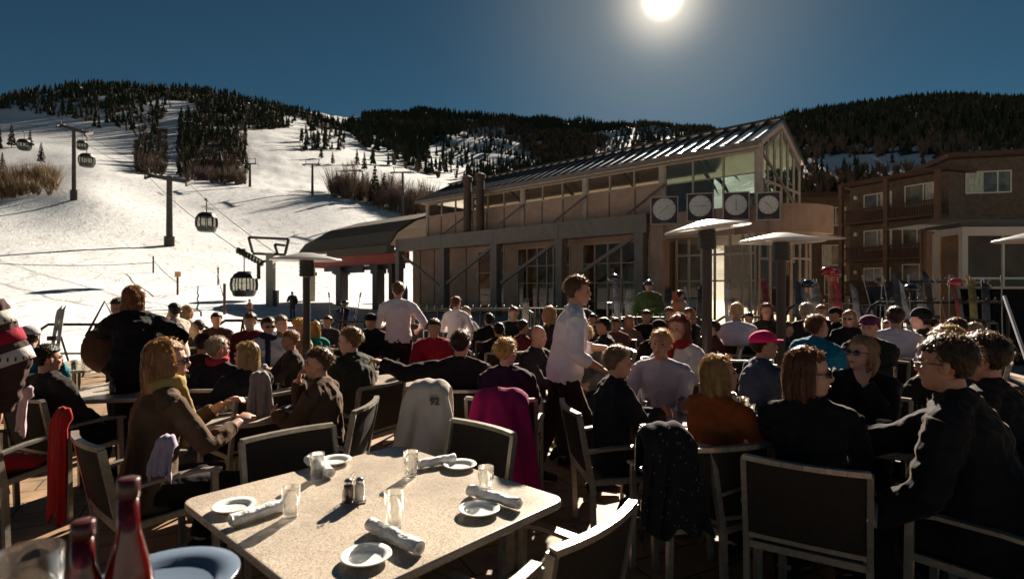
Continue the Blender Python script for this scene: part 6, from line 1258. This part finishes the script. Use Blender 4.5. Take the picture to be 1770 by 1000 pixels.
pp('small distant diner in dark clothes left of the maroon sweater', 343, 556, 8.0, 10, top=(0.04, 0.02, 0.015), hc=DBR)
pp('man in a maroon sweater facing the camera, left of centre', 432, 541, 7.6, 170, top=(0.11, 0.012, 0.016), thick=0.016, hc=BR, skin=1, aL='lap', aR='lap')
pp('person with sunglasses and a white lace top leaning back', 464, 548, 6.9, -165, lean=-4, top=(0.50, 0.50, 0.53), thick=0.015, hc=DBR, glasses=True, scarf=(0.02, 0.02, 0.05), aL='lap', aR='table', skin=1, female=True)
pp('grey haired person in an olive coat behind the lace top', 487, 545, 7.5, -140, top=(0.12, 0.10, 0.05), thick=0.025, hc=(0.22, 0.17, 0.12), skin=1)
pp('blond curly haired woman with a tan coat near the heater pole', 516, 551, 7.3, 120, top=(0.30, 0.17, 0.08), thick=0.03, hair='curly', hc=(0.5, 0.32, 0.12), female=True, skin=1)
pp('diner in a bright teal sweater right behind the heater pole', 543, 560, 7.6, 20, top=(0.0, 0.17, 0.15), thick=0.02, hc=(0.4, 0.25, 0.1), hair='bob', female=True)
pp('man in black standing alone on the snow by the station', 505, 503, 31, 20, sit=False, top=(0.02, 0.018, 0.02), thick=0.03, hc=BLK, aL='waist', aR='down', group='people out on the snow')
pp('small skier in brown standing on the snow left of the lift tower', 431, 517, 30, 60, sit=False, top=(0.12, 0.05, 0.03), thick=0.03, hat='beanie', hatc=(0.1, 0.04, 0.03), aL='waist', aR='down', group='people out on the snow')
pp('woman in a brown striped jacket raising her hands to her mouth', 549, 600, 3.95, 68, lean=5, top=(0.075, 0.045, 0.028), leg=BLK, thick=0.024, hc=(0.07, 0.035, 0.02), aL='clasp', aR='mouth', yaw=22, female=True)
pp('brown haired man in a dark green coat seen from behind', 604, 567, 4.95, 42, lean=10, top=(0.028, 0.028, 0.018), thick=0.028, hc=(0.16, 0.085, 0.035), yaw=25, skin=1, collar=1)
pp('man in dark clothes and cap deep in the shade left of the standing waiter', 641, 542, 7.9, 178, top=(0.012, 0.012, 0.014), thick=0.03, hc=BLK, hat='cap', hatc=(0.01, 0.01, 0.012))
pp('waiter in a white shirt standing with his back turned and arms bent', 688, 485, 8.0, 4, sit=False, top=WHT, collar=1, leg=(0.02, 0.015, 0.014), hc=(0.15, 0.085, 0.04), aL='waist', aR=(0.30, 0.16, -0.36), sleeve=0.6, thick=0.014, fat=1.05, skin=1)
pp('boy in a red jacket with a blue shirt facing the camera', 750, 551, 6.7, 176, top=(0.36, 0.012, 0.03), thick=0.022, hc=DBR, skin=0, scarf=None, aL='lap', aR='table')
pp('waitress in a striped white shirt with red brown hair pinned up', 789, 511, 9.0, -12, sit=False, top=WHT, leg=BLK, hair='bun', hc=(0.17, 0.06, 0.03), female=True, aL='waist', aR='waist', yaw=-25, skin=1)
pp('grey haired man with a pale jumper behind the waitress', 806, 530, 10.2, -140, top=(0.5, 0.46, 0.44), hc=GRY, skin=1, aR='mouth')
pp('person in black with dark hair right of the waitress', 845, 541, 8.9, 10, top=BLK, thick=0.03, hc=BLK)
pp('smiling man in a black tracksuit top with white stripes facing the camera', 888, 531, 9.8, 178, top=(0.012, 0.012, 0.014), hc=(0.14, 0.07, 0.03), stripe=(0.75, 0.7, 0.66), aL='lap', aR='lap', skin=1)
pp('woman with long blond hair partly hidden behind the walking waiter', 947, 531, 8.6, 110, top=(0.04, 0.03, 0.03), hair='long', hc=(0.5, 0.34, 0.15), female=True)
pp('man in a black jacket stretching his left arm along the next chair', 797, 571, 4.75, -6, lean=-2, top=(0.016, 0.010, 0.012), thick=0.03, hc=(0.035, 0.018, 0.012), aL=(-0.72, 0.10, 0.03), aR='table', yaw=-12, fat=1.15)
pp('blond woman with hair pinned up in a dark purple jacket', 876, 584, 4.45, -8, lean=2, top=(0.030, 0.010, 0.028), thick=0.026, hair='bun', hc=(0.42, 0.27, 0.10), female=True, yaw=-35, skin=1)
pp('bald man half hidden left of the walking waiter', 930, 561, 5.6, -120, top=(0.02, 0.012, 0.016), thick=0.024, hair='bald', hc=(0.2, 0.1, 0.06))
tW, dW = pp('waiter in a white shirt and dark trousers walking to the right', 1000, 473, 4.7, -84, sit=False, lean=9, top=WHT, collar=1, leg=(0.022, 0.011, 0.007), hc=(0.10, 0.05, 0.025), aL='waist', aR=(0.20, 0.20, -0.40), sleeve=0.5, thick=0.020, stride=0.7, yaw=4, fat=1.1)
pp('woman with a blond ponytail and grey sweater right of the walking waiter', 1010, 561, 5.9, 165, top=(0.10, 0.09, 0.08), thick=0.02, hair='pony', hc=(0.5, 0.33, 0.12), female=True)
pp('man in a black jacket with folded hands looking to the right', 1070, 597, 3.9, -72, lean=5, top=(0.014, 0.014, 0.017), thick=0.026, hc=(0.17, 0.12, 0.075), aL='clasp', aR='clasp', yaw=0, chair_=True)
pp('man in a pale sweatshirt facing the camera with fair hair', 1142, 571, 4.55, 168, lean=4, top=(0.42, 0.38, 0.42), thick=0.018, hc=(0.36, 0.22, 0.09), aL='lap', aR='table', pitch=-8)
pp('person in a dark red hood and pale sleeves behind the pale sweatshirt', 1172, 547, 5.35, 150, top=(0.42, 0.40, 0.38), thick=0.022, hair='bob', hc=(0.15, 0.04, 0.03), scarf=(0.17, 0.008, 0.010), female=True)
pp('dark haired man in black facing the camera, farther back', 1117, 536, 9.3, 175, top=BLK, thick=0.02, hc=(0.1, 0.05, 0.03), collar=1)
pp('woman with long light brown hair looking left, farther back', 1189, 533, 9.0, 140, top=(0.025, 0.025, 0.02), thick=0.02, hair='long', hc=(0.28, 0.14, 0.06), female=True)
pp('person in dark clothes behind the ponytail woman', 1042, 549, 7.3, 100, top=(0.02, 0.018, 0.02), thick=0.03, hc=BLK)
pp('fair haired person in a white shirt seen from behind near the racks', 1273, 526, 8.4, 5, top=(0.58, 0.52, 0.58), thick=0.016, hair='short', hc=(0.5, 0.36, 0.2), fat=1.2, group='diners seated on the terrace')
pp('woman with long straight brown hair facing the camera near the racks', 1325, 526, 9.0, 176, top=(0.02, 0.012, 0.012), thick=0.02, hair='long', hc=(0.18, 0.09, 0.045), female=True, aL='lap', aR='lap')
pp('grey haired man in a black jacket seen from behind', 1393, 526, 8.4, 12, top=(0.015, 0.014, 0.016), thick=0.028, hc=(0.33, 0.27, 0.2), fat=1.2)
pp('man in a bright teal jacket leaning over his food', 1414, 546, 6.0, -35, lean=16, top=(0.0, 0.10, 0.18), thick=0.03, hc=(0.11, 0.035, 0.02), yaw=-15, pitch=-14, fat=1.15, collar=1)
pp('person in a bright pink cap and denim jacket', 1322, 573, 4.6, -62, lean=8, top=(0.055, 0.065, 0.10), thick=0.026, hat='cap', hatc=(0.72, 0.02, 0.13), hc=DBR, yaw=-10, pitch=-6, hair='short', female=True)
pp('blond woman with sunglasses facing the camera, farther back', 1468, 537, 8.2, 165, top=(0.015, 0.012, 0.012), thick=0.02, hair='bob', hc=(0.36, 0.25, 0.14), glasses=True, female=True, skin=1)
pp('man in a dark red and blue cap behind the blond woman with her hand raised', 1502, 547, 6.1, 160, top=(0.022, 0.02, 0.014), thick=0.024, hat='cap', hatc=(0.10, 0.02, 0.06), hc=DBR)
pp('blond child in an orange sweater seen from behind', 1246, 613, 3.25, -42, lean=6, top=(0.30, 0.060, 0.012), thick=0.018, hair='bob', hc=(0.36, 0.22, 0.08), yaw=-30, skin=1, pitch=-10)
pp('woman with dark red hair and sunglasses in a black coat at the beer table', 1400, 606, 2.9, -4, lean=6, top=(0.011, 0.010, 0.011), leg=BLK, thick=0.016, fat=0.95, hair='long', hc=(0.13, 0.045, 0.022), glasses=True, female=True, yaw=-82, skin=1, hairlen=0.17, collar=1)
pp('blond woman with sunglasses resting her chin on her hand', 1488, 583, 3.95, 172, lean=8, top=(0.014, 0.012, 0.012), thick=0.022, hair='bob', hc=(0.34, 0.23, 0.12), glasses=True, female=True, aL='chin', aR='table', yaw=-28, pitch=-8, skin=1)
pp('dark haired person in a white shirt seen from behind at the right', 1548, 533, 6.9, 0, sit=True, top=(0.62, 0.55, 0.62), thick=0.016, hc=(0.06, 0.025, 0.02))
pp('person in a black knit hat facing left at the right', 1590, 537, 7.2, 75, top=(0.02, 0.018, 0.02), thick=0.03, hat='beanie', hatc=(0.008, 0.008, 0.01), hc=BLK, lean=12, skin=1)
pp('curly haired diner behind the big man', 1634, 568, 4.3, 60, top=BLK, thick=0.03, hair='curly', hc=(0.28, 0.20, 0.10))
pp('big man with glasses in a black coat leaning on the beer table', 1632, 586, 2.72, 80, lean=13, top=(0.010, 0.010, 0.012), leg=BLK, thick=0.034, hc=(0.05, 0.034, 0.02), aL=(-0.20, 0.26, -0.45), aR=(0.10, 0.56, -0.30), fat=1.25, specs=True, collar=1, sc_=1.02, chair_=True)
pp('man with a flushed face behind the big man at the right edge', 1698, 582, 3.15, 72, lean=10, top=(0.012, 0.012, 0.015), thick=0.032, hc=(0.025, 0.018, 0.015), collar=1, fat=1.2)
pp('diner in brown bending forward right of the black knit hat', 1650, 551, 6.4, 90, lean=14, top=(0.04, 0.03, 0.025), thick=0.025, hc=DBR)
# small diners packed farther back
for px, yt, Y, fc, hr, hcl, tp, lb, kw in [
 (1139, 552, 6.9, 10, 'short', BLK, BLK, 'diner in a black cap just left of the dark red hood', dict(hat='cap', hatc=(0.01, 0.01, 0.012))), (1157, 531, 10.4, 200, 'short', BR, (0.05, 0.03, 0.03), 'distant diner left of the long haired woman by the racks', {}), (1294, 539, 9.8, 160, 'short', DBR, (0.10, 0.04, 0.03), 'distant diner whose face shows right of the white shirt near the racks', dict(skin=1)),
 (1420, 528, 9.7, 190, 'short', (0.3, 0.16, 0.08), BLK, 'reddish haired diner behind the grey haired man by the racks', dict(skin=1)), (1443, 532, 9.4, 120, 'short', BLK, BLK, 'black capped diner left of the distant blond woman with sunglasses', dict(hat='cap', hatc=(0.012, 0.012, 0.014))), (1610, 553, 8.4, 60, 'short', DBR, (0.05, 0.04, 0.04), 'distant diner right of the black knit hat', {}),
 (1064, 553, 8.5, 170, 'short', BR, (0.14, 0.06, 0.04), 'distant diner with ruddy face left of the man in black', dict(skin=0)), (862, 556, 7.4, 15, 'short', BLK, BLK, 'dark diner seated just in front of the striped tracksuit top', dict(thick=0.03)), (1088, 545, 9.2, 200, 'bob', (0.35, 0.2, 0.09), (0.22, 0.12, 0.08), 'distant fair haired diner among the group behind the waiter', dict(female=True)),
 (1232, 560, 7.8, 90, 'short', DBR, (0.10, 0.02, 0.02), 'diner half hidden by the glaring heater pole', {}), (1360, 556, 7.6, -80, 'short', BR, (0.03, 0.03, 0.04), 'diner half hidden by the right heater pole', {}), (1682, 556, 7.2, 80, 'short', GRY, BLK, 'grey haired diner left of the blue bag', {}), (660, 556, 9.4, 190, 'bob', BR, (0.12, 0.03, 0.03), 'distant diner just left of the standing waiter', dict(female=True)),
 (712, 548, 10.3, 170, 'short', BR, (0.1, 0.08, 0.07), 'distant diner between the waiter and the waitress', dict(skin=1)), (1024, 541, 9.9, 150, 'short', BLK, (0.02, 0.02, 0.025), 'distant dark haired diner right of the walking waiter', {}), (905, 553, 8.0, -60, 'short', DBR, (0.16, 0.02, 0.03), 'diner in dark red right of the striped tracksuit top', {}), (566, 556, 9.2, 160, 'short', DBR, (0.04, 0.03, 0.03), 'distant diner by the rail right of the heater pole', {}), (1535, 560, 8.0, 150, 'bob', (0.3, 0.17, 0.08), (0.1, 0.02, 0.03), 'distant diner left of the white shirt at the right', dict(female=True)), (352, 590, 5.6, -30, 'short', DBR, (0.03, 0.012, 0.015), 'dark haired diner left of the red collared man', {}), (500, 586, 6.0, 100, 'short', (0.25, 0.14, 0.06), (0.05, 0.04, 0.03), 'diner facing left beyond the woman in the striped jacket', {})]:
    pp(lb, px, yt, Y, fc, hair=hr, hc=hcl, top=tp, **kw)
# people by the hall
pp('skier in a green jacket and helmet standing before the hall', 1121, 484, 13.2, 170, sit=False, top=(0.05, 0.085, 0.03), leg=(0.05, 0.03, 0.02), thick=0.04, hat='helmet', hatc=(0.12, 0.12, 0.13), aL='waist', aR='down', group='skiers in front of the hall')
pp('skier in pale clothes bending beside the racks left of the glaring heater pole', 1176, 497, 13.5, -50, sit=False, lean=25, top=(0.35, 0.25, 0.22), leg=(0.04, 0.04, 0.05), thick=0.03, hc=DBR, aL='waist', aR='waist', group='skiers in front of the hall')
pp('skier in a red jacket behind the glaring heater pole', 1213, 494, 14.5, 100, sit=False, top=(0.25, 0.015, 0.015), thick=0.03, hat='helmet', hatc=(0.06, 0.06, 0.07), aL='waist', aR='down', group='skiers in front of the hall')
pp('small person in cream coat by the right bay window', 1384, 486, 14.2, 120, sit=False, top=(0.42, 0.36, 0.28), leg=(0.35, 0.3, 0.24), thick=0.03, hc=GRY, aL='down', aR='down', group='skiers in front of the hall')
pp('dark skier standing far by the timber shelter', 1522, 478, 17, 150, sit=False, top=(0.05, 0.045, 0.045), thick=0.03, hat='helmet', hatc=(0.3, 0.28, 0.26), aL='waist', aR='down', group='skiers in front of the hall')
pp('skier in black with dark goggles crouching near the station', 596, 517, 14, -30, sit=False, lean=20, top=BLK, thick=0.035, hat='helmet', hatc=(0.02, 0.02, 0.02), aL='waist', aR='waist', group='skiers in front of the hall')
# extra empty chairs
for px, Y, rz, lb in [(8, 3.85, -6, 'dark sling armchair at the left edge with a red cloth on its seat'), (540, 6.3, 160, 'tan armchair at the small table left of the heater pole'),
   (1274, 6.6, 2, 'armchair with square pale frame behind the child in orange'), (1212, 6.9, -60, 'armchair with bright frame left of the glaring heater pole'), (1196, 3.2, 12, 'armchair with a spotted black down coat, right of the dark aisle')]:
    chair((px-CX)/F*Y, Y, R(rz), lb, 'empty armchairs about the terrace')
# ---- jackets draped over chair backs
def drape(name, label, px0, px1, ytop, ybot, Y, rz, c, folds=7, thick=0.03, sleeves=True, flare=1.2, cat='jacket', text=None, lean=0.06, bs=None):
    cx = ((px0+px1)/2-CX)/F*Y; W = (px1-px0)/F*Y; zt = CH+(HY-ytop)/F*Y; zb = CH+(HY-ybot)/F*Y; t = thing(name, label, cat, (cx, Y, 0), R(rz), 'jackets hung over chair backs')
    mb = MB(); N = 34; Mz = 22; vs = []
    for i in range(N+1):
        u = -1+2*i/N
        for j in range(Mz+1):
            v = j/Mz; ww = W/2*(0.78+(flare-0.78)*v**0.8); sag = 0.05*(abs(u)**5)+0.004*math.sin(u*9)
            z = zt-sag-(zt-zb)*v*(1-0.06*math.sin(u*7+1)); nf = noise.noise(Vector((u*1.3, v*0.8, px0*0.1))); y = -0.05-lean*v-0.026*math.sin(u*folds*1.3+0.8*v+5*nf)*min(1, v*1.6)-0.014*math.sin(u*folds*3.1+2+2*v+9*nf)*v+(0.07*(1-v*14) if v < 0.07 else 0)
            y -= 0.015*noise.noise(Vector((u*3, v*4, folds))); vs.append((u*ww, y, z))
    fs = [(i*(Mz+1)+j, (i+1)*(Mz+1)+j, (i+1)*(Mz+1)+j+1, i*(Mz+1)+j+1) for i in range(N) for j in range(Mz)]
    # front flap going over the top rail
    n0 = len(vs); small = W < 0.24
    if small: vs = [(x, y*0.45, z) for x, y, z in vs]
    for i in range(N+1 if not small else 0):
        u = -1+2*i/N
        for j in range(6): v = j/5; p = vs[i*(Mz+1)]; vs.append((p[0], p[1]+0.02+0.07*math.sin(v*1.5), p[2]-0.22*v*v))
    if not small: fs += [(n0+i*6+j, n0+i*6+j+1, n0+(i+1)*6+j+1, n0+(i+1)*6+j) for i in range(N) for j in range(5)]+[(i*(Mz+1), n0+i*6, n0+(i+1)*6, (i+1)*(Mz+1)) for i in range(N)]
    mb.add(vs, fs); o = mb.build('cloth', cloth(c, 0.4), t, smooth=True); md = o.modifiers.new('s', 'SOLIDIFY'); md.thickness = thick*0.4; md.offset = 0
    if sleeves:
        for s in (-1, 1):
            sm = MB(); x0 = s*W*0.40; sm.tube([(x0, -0.04, zt-0.02), (x0+s*0.06, -0.10, zt-0.14), (x0+s*0.12, -0.13, zt-(zt-zb)*0.55), (x0+s*0.09, -0.12, zb+0.06)], [0.045, 0.062, 0.055, 0.045], 12)
            sm.build('sleeve', cloth(c, 0.4), t, smooth=True, me=remesh(sm, 0.012, 1, 0.012, 14, px0+s))
    if bs:
        for k in range(46):
            d_ = MB(); 
        dd = MB(); rr2 = random.Random(3)
        for k in range(60): u = rr2.uniform(-1, 1); v = rr2.uniform(0.02, 1); p = vs[int((u+1)/2*N)*(Mz+1)+int(v*Mz)]; dd.ell((p[0], p[1]-thick*0.4, p[2]), (0.006, 0.003, 0.006), nu=6, nv=4)
        tag(dd.build('spots', mat('silver_spots', bs, 0.4, 0.3), t), kind='stuff')
    if text:
        cu = bpy.data.curves.new('t', 'FONT'); cu.body = text; cu.size = 0.062; cu.extrude = 0.002; cu.offset = 0.0035; ob = bpy.data.objects.new('t', cu); col.objects.link(ob); dg = bpy.context.evaluated_depsgraph_get(); me_ = bpy.data.meshes.new_from_object(ob.evaluated_get(dg)); bpy.data.objects.remove(ob)
        me_.transform(Matrix.Translation((W*0.14, -0.115, zt-0.135)) @ Matrix.Rotation(R(90), 4, 'X')); MB().build('number', BLACKM, t, me=me_)
    return t
drape('draped_jacket', 'white jacket with a black number hung over a chair back', 698, 786, 657, 795, 3.75, -12, (0.50, 0.43, 0.38), text='92', lean=0.07, sleeves=False, flare=1.5, folds=4)
drape('draped_jacket', 'magenta jacket hung over the chair of the blond woman in purple', 808, 924, 672, 835, 3.95, -8, (0.30, 0.008, 0.09), folds=4, sleeves=False, flare=1.25)
drape('draped_jacket', 'spotted black down coat hung over an armchair in the shade', 1098, 1204, 735, 905, 2.84, 10, (0.012, 0.011, 0.014), folds=6, thick=0.06, bs=(0.05, 0.045, 0.05), sleeves=False)
drape('draped_jacket', 'grey jacket hung over the chair of the blond woman in the vest', 430, 468, 642, 720, 4.15, 30, (0.20, 0.18, 0.18), sleeves=False)
drape('draped_jacket', 'pale lilac jacket hanging over the chair of the man in black at the left', 28, 76, 668, 740, 3.5, -40, (0.42, 0.32, 0.34), sleeves=False)
drape('draped_cloth', 'lilac cloth hanging below the arm of the ginger haired woman', 268, 312, 752, 815, 2.95, -12, (0.33, 0.28, 0.36), sleeves=False, cat='cloth')
drape('draped_cloth', 'bright red jacket hanging between the two left armchairs', 74, 146, 704, 890, 3.1, -30, (0.36, 0.010, 0.010), folds=3, flare=1.0, cat='jacket', sleeves=False)
mb = MB(); mb.ell((0, 0, 0), (0.2, 0.18, 0.05), nu=20, nv=10, fn=lambda p, d: p*(1+0.25*noise.noise(d*2.5))); o = mb.build('red_cloth', cloth((0.40, 0.012, 0.015)), smooth=True); o.location = ((14-CX)/F*3.85, 3.85, 0.48); tag(o, 'red cloth lying on the seat of the armchair at the left edge', 'cloth')
# shoulder bag of the woman in black
p = P(175, 605, 5.1); t = thing('shoulder_bag', 'brown shoulder bag hanging at the left of the woman in black', 'bag', tuple(p), 0.3); mb = MB(); mb.ell((0, 0, 0), (0.16, 0.09, 0.2), nu=18, nv=12, fn=lambda q, d: q*(1+0.12*noise.noise(d*3))); mb.build('pouch', cloth((0.07, 0.035, 0.02)), t, smooth=True); mb = MB(); mb.tube([(-0.12, 0, 0.13), (0.02, 0.02, 0.45), (0.14, 0.05, 0.16)], 0.012, 6); mb.build('strap', BLACKM, t)
